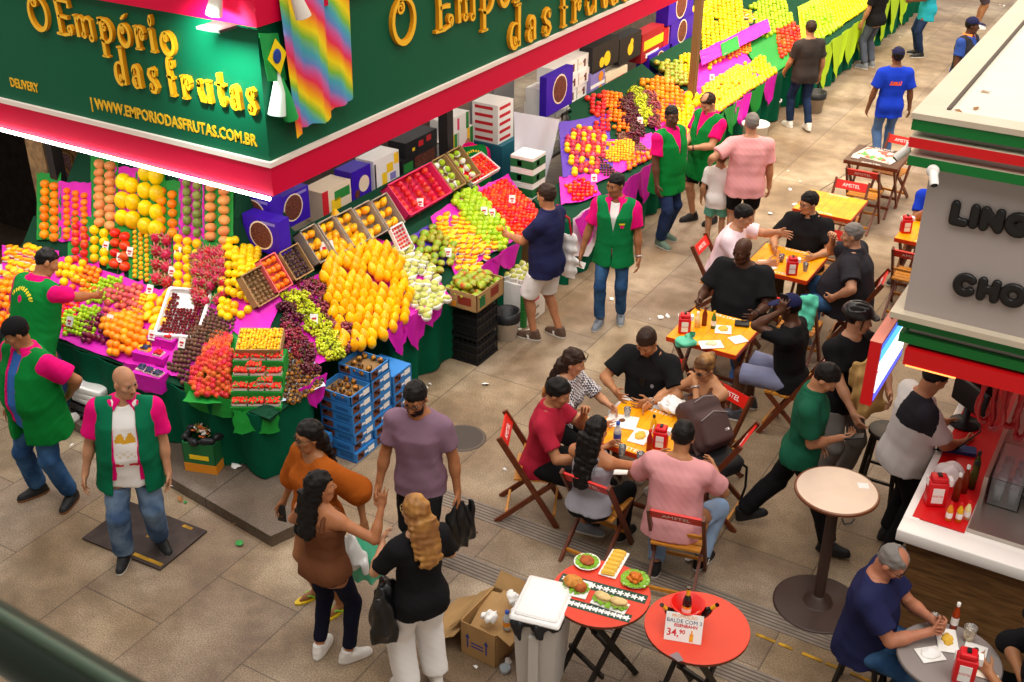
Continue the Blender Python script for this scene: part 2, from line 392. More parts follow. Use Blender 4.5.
  for j, (o, fl, fan) in enumerate(((.033, .074, .20), (.0115, .083, .06), (-.0105, .078, -.08), (-.032, .062, -.24))):
   p0 = hq(o, .088, .0); a1 = cu*.9; a2 = cu*2.0
   d1 = M@V3(math.sin(fan)*math.cos(a1), math.cos(fan)*math.cos(a1), math.sin(a1)); d2 = M@V3(math.sin(fan)*.8*math.cos(a2), math.cos(fan)*math.cos(a2), math.sin(a2))
   p1 = p0+d1*fl*.55*q; p2 = p1+d2*fl*.5*q
   F.put(cone(p0, p1, .0092*q, .0086*q), .003); F.put(cone(p1, p2, .0086*q, .0070*q), .002)
  p0 = hq(.030, .022, .004); p1 = p0+M@V3(.030, .030, .008+.012*cu)*q; p2 = p1+M@V3(.012-.01*cu, .030, .006+.014*cu)*q
  F.put(cone(p0, p1, .0125*q, .0105*q), .006); F.put(cone(p1, p2, .0102*q, .0078*q), .002)
 def pick(C):
  L_ = (C-HC)@HD/hs; m = np.zeros(len(C), int)
  m[(np.abs(L_[:, 2]+.063) < .010) & (L_[:, 1] > .088) & (np.abs(L_[:, 0]) < .026)] = 1
  return m
 lipc = LIPS.setdefault(sk, mat('lips_'+sk, tuple(max(0, c*f) for c, f in zip([int(sk[j:j+2], 16)/255 for j in (1, 3, 5)], (.86, .62, .62))), .4))
 me = F.mesh('body', [skin(sk), lipc], pick, 1); link('body', me, root)
 if eyes:
  for sx in (1, -1):
   e = MB(M_EYE, M_IRIS); e.ball((0, 0, 0), .0118*hs, 0, 12, 10)
   e.mi = [1 if (sum(e.v[j][1] for j in f)/len(f)) > .0066*hs else 0 for f in e.f]
   o = e.build('eye', root); Mx = Matrix([[*HD[r_], float(hp(sx*.031, .0755, .008)[r_])] for r_ in range(3)]+[[0, 0, 0, 1]]); o.matrix_local = Mx
   if hair and hair.get('brow', 1):
    eb = MB(hair['mat']); eb.tube([Vector(hp(sx*(.014+.011*t), .089-.006*t*t*.6, .026+.004*math.sin(t*1.5))) for t in (0, 1, 2, 3)], [.0035*hs, .0045*hs, .004*hs, .002*hs], 6); eb.build('eyebrow', root)
 if hair and hair.get('style') != 'none':
  th = hair.get('th', .012); st = hair.get('style', 'short'); hl = HC-.26; hh = HC+.26
  if st in ('long',): hl = np.minimum(hl, HC+V3(-.3, -.3, -.25-hair.get('len', .3)))
  G = Field(hl, hh, min(res, .008)); G.put(ell(hp(0, -.014, .032), (V3(.074, .094, .092)+th)*hs, HD), 0)
  fr = hair.get('front', .066); sl = hair.get('slope', .80); rec = hair.get('rec', 0)
  def keep(x, y, z):
   X = [(x-HC[0])*HD[0, i]+(y-HC[1])*HD[1, i]+(z-HC[2])*HD[2, i] for i in range(3)]; X = [c/hs for c in X]
   line = np.where(X[1] > 0, fr*np.minimum(1, X[1]/.07)**.8+np.maximum(0, np.abs(X[0])-.03)*.35*(X[1] > .045), sl*X[1]*1.05)-.012+.004*np.sin(X[0]*170)*np.sin(X[1]*120+1)
   return (line-X[2])*.8*hs
  G.cut(keep, .014)
  if rec:   # bald crown
   G.put(ell(hp(0, .035, .135), V3(.044+rec, .10, .062)*hs, HD), .012, 'sub')
  if st == 'long':
   ln = hair.get('len', .3); ww = hair.get('w', .085)
   G.put(loft(hp(0, -.055, -.01), HD @ np.diag([1, 1, 1.]), [(-.10*hs, ww*.9*hs, .05*hs, 0), (.07*hs, .07*hs, .05*hs, .01)]), .03)
   dn = unit(-up-fw*.26); top = hp(0, -.085, -.03); ax = np.stack([rg, np.cross(-dn, rg), -dn], 1)
   G.put(loft(top, ax, [(-ln, .04, .016, 0), (-ln*.88, ww*.8, .030, 0), (-ln*.4, ww, .040, 0), (0, ww*.95, .050, 0)]), .03)
   if hair.get('locks'):
    for sx in (1, -1): G.put(cone(hp(sx*.075, .02, -.04), hp(sx*.085, .01, -.04)+V3(0, .05, -.26), .022, .010), .02)
   G.ripple(.004, 60, 3); G.put(ell(hp(0, .065, -.035), V3(.058, .075, .095)*hs, HD), .01, 'sub')
  if st == 'bun': G.put(ell(hp(0, -.10, .05), V3(.045, .045, .045)*hs, HD), .015)
  if hair.get('beard'):
   B_ = Field(HC-.2, HC+.2, min(res, .008)); B_.put(ell(hp(0, .030, -.04), V3(.063, .067, .086)*hs, HD), 0); B_.put(cone(hp(-.028, .045, -.088), hp(.028, .045, -.088), .033*hs, .033*hs), .02); B_.put(ell(hp(0, .074, -.100), V3(.024, .021, .020)*hs, HD), .01)
   def kb(x, y, z):
    X = [((x-HC[0])*HD[0, i]+(y-HC[1])*HD[1, i]+(z-HC[2])*HD[2, i])/hs for i in range(3)]
    return np.maximum(X[2]+.045-np.abs(X[0])*.35, -(X[1]-.0))*hs
   B_.cut(kb); B_.put(ell(hp(0, .098, -.063), V3(.024, .02, .010)*hs, HD), .003, 'sub'); m_ = B_.mesh('beard', [hair['mat']]); link('beard', m_, root)
  G.ripple(.003, 85, 5)
  me = G.mesh('hair', [hair['mat'], hair.get('mat2', hair['mat'])], (lambda C: (C[:, 2] < HC[2]-hair['tip']).astype(int)) if hair.get('tip') else None, 1); link('hair', me, root)
 hm = [w.get('hem', -.13 if w['t'] == 'tee' else -.2) for w in wear if w['t'] in ('tee', 'vest')]; J = dict(hem=min(hm+[.2]), P=P, Tm=Tm, k=k, NB=NB, HC=HC, HD=HD, hs=hs, hp=hp, tp=tp, sh=sh, el=el, wr=wr, hip=hip, kn=kn, an=an, fdir=fdir, root=root, secs=secs, S=S, lo=lo, hi=hi, res=max(res, .010), g=g, hip_w=.17)
 for w in wear:
  WEAR[w['t']](J, w)
 if extra: extra(J)
 return J
def gmesh(J, w, F, amp=.004):
 F.ripple(w.get('amp', amp), w.get('freq', 20), w.get('seed', 1)); F.ripple(.0014, 55, 9); pk = None
 if w.get('pick'):
  pk = lambda C: w['pick'](*(((C-J['P'])@J['Tm'])/J['k']).T)
 o = link(w['name'], F.mesh(w['name'], w['mat'] if isinstance(w['mat'], (list, tuple)) else [w['mat']], pk, 1), J['root'])
 if w.get('label'): o['label'] = w['label']
 return o
def sleeve(F, J, i, frac, r1, r2, kk=.03):
 k = J['k']; a, e, wv = J['sh'][i], J['el'][i], J['wr'][i]
 if frac <= 1: F.put(flatcone(a, a+(e-a)*frac, r1*k, r2*k), kk)
 else:
  F.put(cone(a, e, r1*k, r2*k), kk); F.put(flatcone(e, e+(wv-e)*(frac-1), r2*k, r2*.85*k), .02)
def wear_tee(J, w):
 k, P, Tm, tp = J['k'], J['P'], J['Tm'], J['tp']; d = w.get('d', .020); g = J['g']
 F = Field(J['lo'], J['hi'], J['res']); F.put(loft(P, Tm, J['secs'](d, w.get('hem', -.13), w.get('top', .525), w.get('flare', .016))), .02)
 if w.get('bust'):
  for sx in (1, -1): F.put(ell(tp(sx*.07, .088+g*.4, .30), V3(.072, .062, .07)*k), .05)
 if not w.get('bare'):
  for i, sx in ((0, 1), (1, -1)):
   F.put(cone(tp(sx*.035, -.018, .494), J['sh'][i], .059*k, (.065+g*.27)*k), .05)
   r = w.get('r', .066)+g*.22; sleeve(F, J, i, w.get('sl', .6), r, w.get('r2', r+.004), .04)
 if w.get('bare'): # straps or strapless top
  tz = w['bare']; F.cut(lambda x, y, z: (((x-P[0])*Tm[0, 2]+(y-P[1])*Tm[1, 2]+(z-P[2])*Tm[2, 2])-tz*k))
 if w.get('open'):
  op = w['open']; F.cut(lambda x, y, z: np.where((x-P[0])*Tm[0, 1]+(y-P[1])*Tm[1, 1]+(z-P[2])*Tm[2, 1] > .02, op*k-np.abs((x-P[0])*Tm[0, 0]+(y-P[1])*Tm[1, 0]+(z-P[2])*Tm[2, 0]), -1))
 if w.get('hem', -.13) < -.04:
  F.put(ell(P+V3(0, 0, -.03*k), V3(.188+g*.7, .144+g*.7, .15)*k), .04)
  for sx in (1, -1): F.put(ell(P+V3(sx*.072*k, -.055*k, -.05*k), V3(.106, .108, .115)*k), .04)
  h0 = w.get('hem', -.13)*k; F.cut(lambda x, y, z: h0-((x-P[0])*Tm[0, 2]+(y-P[1])*Tm[1, 2]+(z-P[2])*Tm[2, 2]))
 n = w.get('neck', .056 if w.get('collar') else .066); nb = J['NB']+Tm@(V3(0, w.get('nf', .03), .005)*k); F.put(ell(nb, V3(n, n+.008, w.get('nd', .035 if w.get('collar') else .05))*k, Tm), .008, 'sub')
 F.cut(lambda x, y, z: (((x-P[0])*Tm[0, 2]+(y-P[1])*Tm[1, 2]+(z-P[2])*Tm[2, 2])-.535*k))
 o = gmesh(J, w, F)
 if w.get('collar'): collar(J, w['collar'])
 if w.get('straps'):
  for sx in (1, -1):
   s = MB(w['mat']); s.tube([Vector(tp(sx*.085, y, z)) for y, z in ((.118, w['bare']-.03), (.098, .42), (.05, .485), (-.03, .508), (-.095, .46), (-.118, w['bare']-.02))], .017*k, 8); s.build('shoulder_strap', J['root'])
 return o
def collar(J, m, big=1.0):
 k = J['k']; F = Field(J['NB']-.2, J['NB']+.2, .008); Tm = J['Tm']; c = J['NB']
 F.put(loft(c, Tm, [(-.085*k, .150*k*big, .135*k*big, .0), (-.03*k, .112*k*big, .106*k*big, 0), (.022*k, .082*k, .082*k, -.005)], 2), 0)
 F.put(ell(c+Tm@(V3(0, -.002, .03)*k), V3(.057, .058, .10)*k, Tm), .004, 'sub')
 def slit(x, y, z):
  X = [((x-c[0])*Tm[0, i]+(y-c[1])*Tm[1, i]+(z-c[2])*Tm[2, i]) for i in range(3)]
  return np.where(X[1] > 0, (.016+np.maximum(0, .02*k-X[2])*.7)-np.abs(X[0]), -1)
 F.cut(slit); F.cut(lambda x, y, z: -(((x-c[0])*Tm[0, 2]+(y-c[1])*Tm[1, 2]+(z-c[2])*Tm[2, 2])+.065*k+((x-c[0])*Tm[0, 1]+(y-c[1])*Tm[1, 1]+(z-c[2])*Tm[2, 1])*.25))
 o = link('collar', F.mesh('collar', [m]), J['root']); return o
def wear_vest(J, w):
 k, P, Tm, tp = J['k'], J['P'], J['Tm'], J['tp']; g = J['g']
 F = Field(J['lo'], J['hi'], J['res']); F.put(loft(P, Tm, J['secs'](w.get('d', .036), w.get('hem', -.20), .50, .024)), .02)
 for i, sx in ((0, 1), (1, -1)):
  F.put(cone(tp(sx*.055, -.012, .480), tp(sx*(.158+g*.25), -.01, .444), .068*k, (.088+g*.27)*k), .03)
 F.put(ell(J['NB']+Tm@(V3(0, .03, .02)*k), V3(.074, .085, .075)*k, Tm), .008, 'sub')
 op = w.get('open', .05)
 def slit(x, y, z):
  X = [((x-P[0])*Tm[0, i]+(y-P[1])*Tm[1, i]+(z-P[2])*Tm[2, i])/k for i in range(3)]
  wd = np.interp(X[2], [-.3, .15, .33, .5], [op+w.get('flare', .0), op, op*.9, .075]) if not w.get('vneck') else np.interp(X[2], [-.3, .22, .36, .52], [.003, .003, .03, .09])
  return np.where(X[1] > .02, wd-np.abs(X[0]), -1)*k
 if not w.get('closed'): F.cut(slit)
 o = gmesh(J, w, F, .003); return o
def wear_pants(J, w):
 k, P = J['k'], J['P']; g = J['g']; F = Field(J['lo'], J['hi'], J['res']); ln = w.get('len', .97); lo_ = w.get('loose', 0.); top = w.get('top', .05)
 F.put(loft(P, J['Tm'], [t for t in J['secs'](.012, None, top) if t[0] >= -.11*k]), .02)
 F.put(ell(P+V3(0, 0, -.03*k), V3(.174+g*.7, .130+g*.6, .125)*k), .04)
 for i, sx in ((0, 1), (1, -1)):
  h, q, a = J['hip'][i], J['kn'][i], J['an'][i]; F.put(ell(P+V3(sx*.072*k, -.055*k, -.05*k), V3(.096, .098, .105)*k), .04)
  r0 = .094+g*.3+lo_*.5; r1 = max(w.get('rk', .068), .064)+lo_; r2 = w.get('ra', .058)+lo_
  u = unit(a-q); kd = V3(0, 1, 0); kd = unit(kd-u*(kd@u))
  if ln > .75: F.put(ell(q*.7+a*.3-kd*.02*k, V3(.056, .058, .12)*k, np.stack([unit(np.cross(kd, u)), kd, u], 1)), .02)
  if ln <= .5: F.put(flatcone(h, h+(q-h)*(ln/.5), r0*k, (r1+.012)*k), .03)
  else: F.put(cone(h, q, r0*k, r1*k), .03); F.put(flatcone(q, q+(a-q)*((ln-.5)/.5), r1*k, r2*k), .02)
 if J['hem'] < -.03 and min(q[2] for q in J['kn']) < P[2]-.18*k:
  Tm = J['Tm']; zc = (J['hem']+.025)*k
  def wc(x, y, z):
   X = [(x-P[0])*Tm[0, i]+(y-P[1])*Tm[1, i]+(z-P[2])*Tm[2, i] for i in (1, 2)]
   return np.where(X[0] < (.155+g)*k, X[1]-zc, -1)
  F.cut(wc)
 return gmesh(J, w, F, w.get('amp', .004))
def wear_shoes(J, w):
 k = J['k']
 for i in (0, 1):
  a, D = J['an'][i], J['fdir'][i]; F = Field(a-.30, a+.30, .0075); q = lambda x, y, z: a+D@(V3(x, y, z)*k)
  F.put(cone(q(0, -.035, -.040), q(0, .05, -.035), .043*k, .044*k), .02); F.put(cone(q(0, .05, -.042), q(0, .155, -.055), .046*k, .034*k), .02)
  if w.get('high', .03) > 0: F.put(flatcone(q(0, -.02, -.02), q(0, -.012, w.get('high', .03)), .046*k, .043*k), .02)
  F.put(rbox(q(0, .052, -.072), V3(.046, .145, .016)*k, D, .012), .01)
  def bot(x, y, z): return -.087*k-((x-a[0])*D[0, 2]+(y-a[1])*D[1, 2]+(z-a[2])*D[2, 2])
  F.cut(bot)
  def out(x, y, z):
   X = [((x-a[0])*D[0, j]+(y-a[1])*D[1, j]+(z-a[2])*D[2, j])/k for j in range(3)]
   return ((np.abs(X[0])/.047)**2.4+(np.abs(X[1]-.055)/.142)**2.6)**.4*.05*k-.05*k
  F.cut(out) if w.get('high', .03) < .06 else None
  def pk(C):
   L_ = (C-a)@D/k; m = (L_[:, 2] < -.066).astype(int)
   if w.get('stripe') is not None: m[(L_[:, 2] > -.06) & (L_[:, 2] < -.02) & (np.abs(L_[:, 1]-.045-.25*(L_[:, 2]+.04)) < .012) & (np.abs(L_[:, 0]) > .022)] = 2
   if w.get('lace') is not None: m[(L_[:, 2] > -.03) & (np.abs(L_[:, 0]) < .016) & (L_[:, 1] > .04) & (L_[:, 1] < .11) & (np.sin(L_[:, 1]*300) > 0)] = 3
   return m
  me = F.mesh('shoe', [w['mat'], w['sole'], w.get('stripe') or w['mat'], w.get('lace') or w['mat']], pk); link('shoe', me, J['root'])
def wear_flip(J, w):
 k = J['k']
 for i in (0, 1):
  a, D = J['an'][i], J['fdir'][i]; b = MB(w['mat'], w['strap']); pts = []
  for t in range(20):
   an = 2*PI*t/20; pts.append((.043*math.cos(an)*(1+.15*math.sin(an)), .055+.135*math.sin(an)))
  Mx = Matrix([[*D[r_], float(a[r_])] for r_ in range(3)]+[[0, 0, 0, 1]])
  b.prism(pts, -.088*k, -.070*k, 0, Mx); s = MB(w['strap'])
  for sx in (1, -1): s.tube([Mx@Vector(p) for p in ((sx*.04, .02, -.068), (sx*.030, .07, -.032), (.0, .115, -.045), (0, .125, -.07))], .006, 6)
  o = b.build('flip_flop', J['root']); s.build('flip_flop_strap', o)
def wear_cap(J, w):
 hp, HD, hs, HC = J['hp'], J['HD'], J['hs'], J['HC']; F = Field(HC-.3, HC+.3, .0075); F.put(ell(hp(0, -.012, .045), V3(.088, .106, .092)*hs, HD), 0)
 def kp(x, y, z):
  X = [((x-HC[0])*HD[0, i]+(y-HC[1])*HD[1, i]+(z-HC[2])*HD[2, i])/hs for i in range(3)]; return (.038+.15*X[1]-X[2])*hs
 F.cut(kp);
 bz = -1 if w.get('back') else 1
 F.put(ell(hp(0, bz*.12, .046 if bz > 0 else .022), V3(.076, .085, .010)*hs, HD @ rotx(R(-8*bz))), .006); F.put(ell(hp(0, -.012, .137), V3(.01, .01, .008)*hs, HD), .004)
 me = F.mesh('cap', [w['mat'], w.get('mat2', w['mat'])], (lambda C: (((C-HC)@HD/hs)[:, 1]*bz > .098).astype(int))); link(w.get('name', 'cap'), me, J['root'])
def wear_helmet(J, w):
 hp, HD, hs, HC = J['hp'], J['HD'], J['hs'], J['HC']; F = Field(HC-.3, HC+.3, .008); F.put(ell(hp(0, -.02, .05), V3(.108, .135, .105)*hs, HD), 0)
 def kp(x, y, z):
  X = [((x-HC[0])*HD[0, i]+(y-HC[1])*HD[1, i]+(z-HC[2])*HD[2, i])/hs for i in range(3)]; return (.03+.18*X[1]*np.sign(X[1])*.3+np.maximum(X[1], 0)*.25-X[2])*hs
 F.cut(kp)
 for s_ in (-.045, 0, .045): F.put(ell(hp(s_, -.03, .15), V3(.010, .10, .028)*hs, HD), .008, 'sub')
 for s_ in (-.07, .07): F.put(ell(hp(s_, -.06, .115), V3(.014, .07, .03)*hs, HD), .008, 'sub')
 F.put(ell(hp(0, .115, .05), V3(.07, .045, .012)*hs, HD), .01)
 o = link('bike_helmet', F.mesh('bike_helmet', [w['mat']]), J['root']); s = MB(w['mat'])
 for sx in (1, -1): s.tube([Vector(hp(*p)) for p in ((sx*.085, .03, .04), (sx*.074, .03, -.04), (sx*.03, .05, -.115), (0, .06, -.122))], .006, 6)
 s.build('helmet_strap', o)
def glasses(J, m, dark=None, up=0):
 hp = J['hp']; b = MB(m)
 y0, z0 = (.103, .010) if not up else (.100, .088)
 for sx in (1, -1):
  ring = [Vector(hp(sx*.031+.021*math.cos(t*PI/6), y0-.004, z0+.016*math.sin(t*PI/6))) for t in range(13)]; b.tube(ring, .0028, 5)
  b.tube([Vector(hp(sx*.052, y0-.004, z0+.004)), Vector(hp(sx*.078, y0-.05, z0+.003)), Vector(hp(sx*.082, y0-.11, z0-.003))], .0026, 5)
 b.tube([Vector(hp(-.011, y0, z0+.003)), Vector(hp(.011, y0, z0+.003))], .0026, 5); o = b.build('sunglasses' if dark else 'glasses', J['root'])
 if dark:
  for sx in (1, -1):
   l = MB(dark); l.ball((0, 0, 0), 1, 0, 12, 8); q = l.build('lens', o); HD = J['HD']; c = hp(sx*.031, y0-.003, z0)
   q.matrix_local = Matrix([[*HD[r_], float(c[r_])] for r_ in range(3)]+[[0, 0, 0, 1]]) @ Matrix.Diagonal((.022, .004, .017, 1))
 return o
def band(J, i, m, name='watch', r=.034, off=.03):
 w, e = J['wr'][i], J['el'][i]; d = unit(w-e); c = w-d*off; u = unit(np.cross(d, V3(.2, .3, .9))); v = np.cross(d, u); b = MB(m)
 b.tube([Vector(c+(u*math.cos(t*PI/8)+v*math.sin(t*PI/8))*r) for t in range(17)], .007, 6)
 if name == 'watch': b.add([Vector(c+v*(r+.006)+u*a*.018+d*q*.018) for a in (-1, 1) for q in (-1, 1)]+[Vector(c+v*(r-.004)+u*a*.018+d*q*.018) for a in (-1, 1) for q in (-1, 1)], [(0, 1, 3, 2), (4, 6, 7, 5), (0, 2, 6, 4), (1, 5, 7, 3), (0, 4, 5, 1), (2, 3, 7, 6)])
 b.build(name, J['root'])
WEAR = dict(tee=wear_tee, vest=wear_vest, pants=wear_pants, shoes=wear_shoes, flip=wear_flip, cap=wear_cap, helmet=wear_helmet)
def world_of(J, p):
 """world point of a point in the person's own frame"""
 o = J['root']; return Matrix.Translation(o.location) @ Euler(o.rotation_euler).to_matrix().to_4x4() @ Vector(p)
def local_of(pos, face, p, z0=0):
 M_ = Matrix.Translation((pos[0], pos[1], z0)) @ Matrix.Rotation(bearing(face), 4, 'Z'); return tuple(M_.inverted() @ Vector(p))
# ------------------------------------------------------------------ the hall: ground, light, camera
camd = bpy.data.cameras.new('camera'); camo = bpy.data.objects.new('camera', camd); COL.objects.link(camo); sc.camera = camo
camd.sensor_width = 36; camd.lens = F_PX/1024*36; camd.clip_start = .02; camd.clip_end = 200
camo.matrix_world = Matrix.Translation(CAM) @ Matrix((RIGHT, UP, -FWD)).transposed().to_4x4()
camd.dof.use_dof = True; camd.dof.focus_distance = 10.5; camd.dof.aperture_fstop = 41.13/1000/.0032
def slab_floor(name, c1, c2, mortar, bw, bh, rot=0):
 m = bpy.data.materials.new(name); m.use_nodes = True; nt = m.node_tree; N = nt.nodes; L = nt.links; b = N['Principled BSDF']
 tc = N.new('ShaderNodeTexCoord'); mp = N.new('ShaderNodeMapping'); L.new(tc.outputs['Object'], mp.inputs['Vector']); mp.inputs['Rotation'].default_value = (0, 0, rot)
 br = N.new('ShaderNodeTexBrick'); L.new(mp.outputs['Vector'], br.inputs['Vector'])
 br.inputs['Scale'].default_value = 1; br.inputs['Brick Width'].default_value = bw; br.inputs['Row Height'].default_value = bh; br.inputs['Mortar Size'].default_value = .007; br.inputs['Mortar Smooth'].default_value = .4
 br.inputs['Color1'].default_value = (*lin(c1), 1); br.inputs['Color2'].default_value = (*lin(c2), 1); br.inputs['Mortar'].default_value = (*lin(mortar), 1)
 def nz(scale, det=5):
  n = N.new('ShaderNodeTexNoise'); n.inputs['Scale'].default_value = scale; n.inputs['Detail'].default_value = det; L.new(tc.outputs['Object'], n.inputs['Vector']); return n
 def mul(col, fac, c0, c1_, p0, p1):
  rp = N.new('ShaderNodeValToRGB'); L.new(fac, rp.inputs['Fac']); rp.color_ramp.elements[0].position = p0; rp.color_ramp.elements[1].position = p1
  rp.color_ramp.elements[0].color = (*c0, 1); rp.color_ramp.elements[1].color = (*c1_, 1)
  mx = N.new('ShaderNodeMix'); mx.data_type = 'RGBA'; mx.blend_type = 'MULTIPLY'; mx.inputs['Factor'].default_value = 1
  L.new(col, mx.inputs['A']); L.new(rp.outputs['Color'], mx.inputs['B']); return mx.outputs['Result']
 c = mul(br.outputs['Color'], nz(90, 3).outputs['Fac'], (.62, .60, .58), (1.30, 1.28, 1.25), .35, .65)      # granite speckle
 c = mul(c, nz(1.1, 6).outputs['Fac'], (.66, .60, .54), (1.08, 1.06, 1.03), .36, .62)                       # broad grime
 c = mul(c, nz(4.5, 5).outputs['Fac'], (.80, .78, .75), (1.05, 1.05, 1.05), .40, .60)
 c = mul(c, nz(.55, 7).outputs['Fac'], (.86, .78, .68), (1.04, 1.03, 1.02), .45, .58)
 L.new(c, b.inputs['Base Color'])
 rr = N.new('ShaderNodeMapRange'); L.new(nz(2.2).outputs['Fac'], rr.inputs['Value']); rr.inputs['To Min'].default_value = .38; rr.inputs['To Max'].default_value = .75; L.new(rr.outputs['Result'], b.inputs['Roughness'])
 bp = N.new('ShaderNodeBump'); bp.inputs['Strength'].default_value = .25; bp.inputs['Distance'].default_value = .01; L.new(br.outputs['Fac'], bp.inputs['Height']); bp.invert = True; L.new(bp.outputs['Normal'], b.inputs['Normal'])
 return m
M_FLOOR = slab_floor('granite_paving', '#a4967f', '#97897a', '#74685a', 1.25, .8, R(90))
b = MB(M_FLOOR); b.add([(-24, 2, 0), (8, 2, 0), (8, 48, 0), (-24, 48, 0)], [(0, 1, 2, 3)]); b.build('floor', kind='structure')
M_CURB = slab_floor('curb_stone', '#7d736a', '#6c625a', '#3a332d', 1.4, .9, 0)
b = MB(M_CURB); q0, q1 = at(60, 422, 0), at(272, 547, 0)
b.prism([(-20, 5.98), (q0.x, q0.y), (q1.x, q1.y), (q1.x+.12, q1.y+.35), (-5.62, 6.3), (-20, 6.3)][::1], 0, .11); b.build('trim_1', kind='structure')
M_DRAIN = mat('drain_stone', '#8a7d70', .7, vary=.3, nscale=5, bump=.3); M_GROOVE = mat('drain_groove', '#5e5248', .9)
b = MB(M_DRAIN, M_GROOVE)
for i, (x0, x1, yy) in enumerate(((-4.9, 4, 6.78), (-4.7, 4, 6.12))):
 b.box(x0, x1, yy-.10, yy+.10, 0, .006)
 for t in (-.07, -.035, 0, .035, .07): b.box(x0+.03, x1, yy+t-.006, yy+t+.006, .0045, .0075, 1)
b.build('trim_2', kind='structure')
M_YEL = mat('yellow_road_paint', '#c9981e', .7, vary=.5, nscale=7, nmix=(.45, .55))
b = MB(M_YEL); p0, p1 = at(690, 607), at(900, 694); dd = (p1-p0).normalized();
for k in range(9):
 t0 = k/9*(p1-p0).length; t1 = t0+(p1-p0).length/9*(.85 if k % 2 else .6); b.bar(p0+dd*t0+Vector((0, 0, .004)), p0+dd*t1+Vector((0, 0, .004)), .028, .004)
b.build('trim_3', kind='structure')
b = MB(M_GROOVE); rr = random.Random(3); pts = []
for k in range(40): pts.append((-4.05+.10*math.sin(k*.8)+rr.uniform(-.05, .05), 9.2+k*.28, .003))
for a, c in zip(pts, pts[1:]): b.bar(a, c, rr.uniform(.004, .014), .004)
b.build('trim_4', kind='structure')
w = bpy.data.worlds.new('hall_daylight'); sc.world = w; w.use_nodes = True; nt = w.node_tree; bg = nt.nodes['Background']
tcw = nt.nodes.new('ShaderNodeTexCoord'); sx = nt.nodes.new('ShaderNodeSeparateXYZ'); nt.links.new(tcw.outputs['Generated'], sx.inputs['Vector'])
rpw = nt.nodes.new('ShaderNodeValToRGB'); nt.links.new(sx.outputs['Z'], rpw.inputs['Fac'])
rpw.color_ramp.elements[0].position = 0.0; rpw.color_ramp.elements[0].color = (.42, .36, .30, 1); rpw.color_ramp.elements[1].position = .75; rpw.color_ramp.elements[1].color = (1.05, 1.0, .95, 1)
nt.links.new(rpw.outputs['Color'], bg.inputs['Color']); bg.inputs['Strength'].default_value = WORLD_S
sun = bpy.data.lights.new('skylight_sun', 'SUN'); so = bpy.data.objects.new('skylight_sun', sun); COL.objects.link(so); sun.energy = SUN_E; sun.angle = R(50); sun.color = (1, .95, .88); so.rotation_euler = (R(18), R(12), 0)
def area(name, loc, sx_, sy_, e, rot=(0, 0, 0), col=(1, .97, .92)):
 l = bpy.data.lights.new(name, 'AREA'); o = bpy.data.objects.new(name, l); COL.objects.link(o); l.shape = 'RECTANGLE'; l.size = sx_; l.size_y = sy_; l.energy = e; l.color = col; o.location = loc; o.rotation_euler = rot; return o
# ------------------------------------------------------------------ counters: shared display surface
FX, FY, Z0 = -5.90, 6.05, .80
def surf_z(x, y):
 dl, dr = y-FY, FX-x
 def hl(d): return Z0+.55*max(d, 0) if d < .72 else Z0+.396+1.25*(d-.72)
 def hr(d): return Z0+.62*max(d, 0) if d < 1.25 else Z0+.775+3*(d-1.25)
 zl = hl(min(dl, 1.55)); zr = hr(min(dr, 1.25 if y > 8.2 else 3))
 return min(zl, zr)
def hit(px, py, off=.03):
 d = ray(px, py); prev = None; t = 4.0
 while t < 45:
  p = CAM+d*t
  if p.z < surf_z(p.x, p.y)+off and (p.y > FY-.15 and p.x < FX+.15): break
  t += .02
 return CAM+d*t
M_DECK = mat('stall_deck', '#16402c', .9, .1)
M_GREEN = mat('green_skirt_cloth', '#045c40', .85, .1, vary=.15, nscale=3)
M_MAG = mat('magenta_tissue', '#d810b4', .6, .35, bump=.5, bscale=22, vary=.1, nscale=9)
M_GRNP = mat('green_tissue', '#128a2e', .6, .3, bump=.5, bscale=22)
M_WHITE = mat('white_card', '#f2f0ec', .6); M_PURP = mat('purple_tissue', '#4a1ea8', .6, bump=.4, bscale=25)
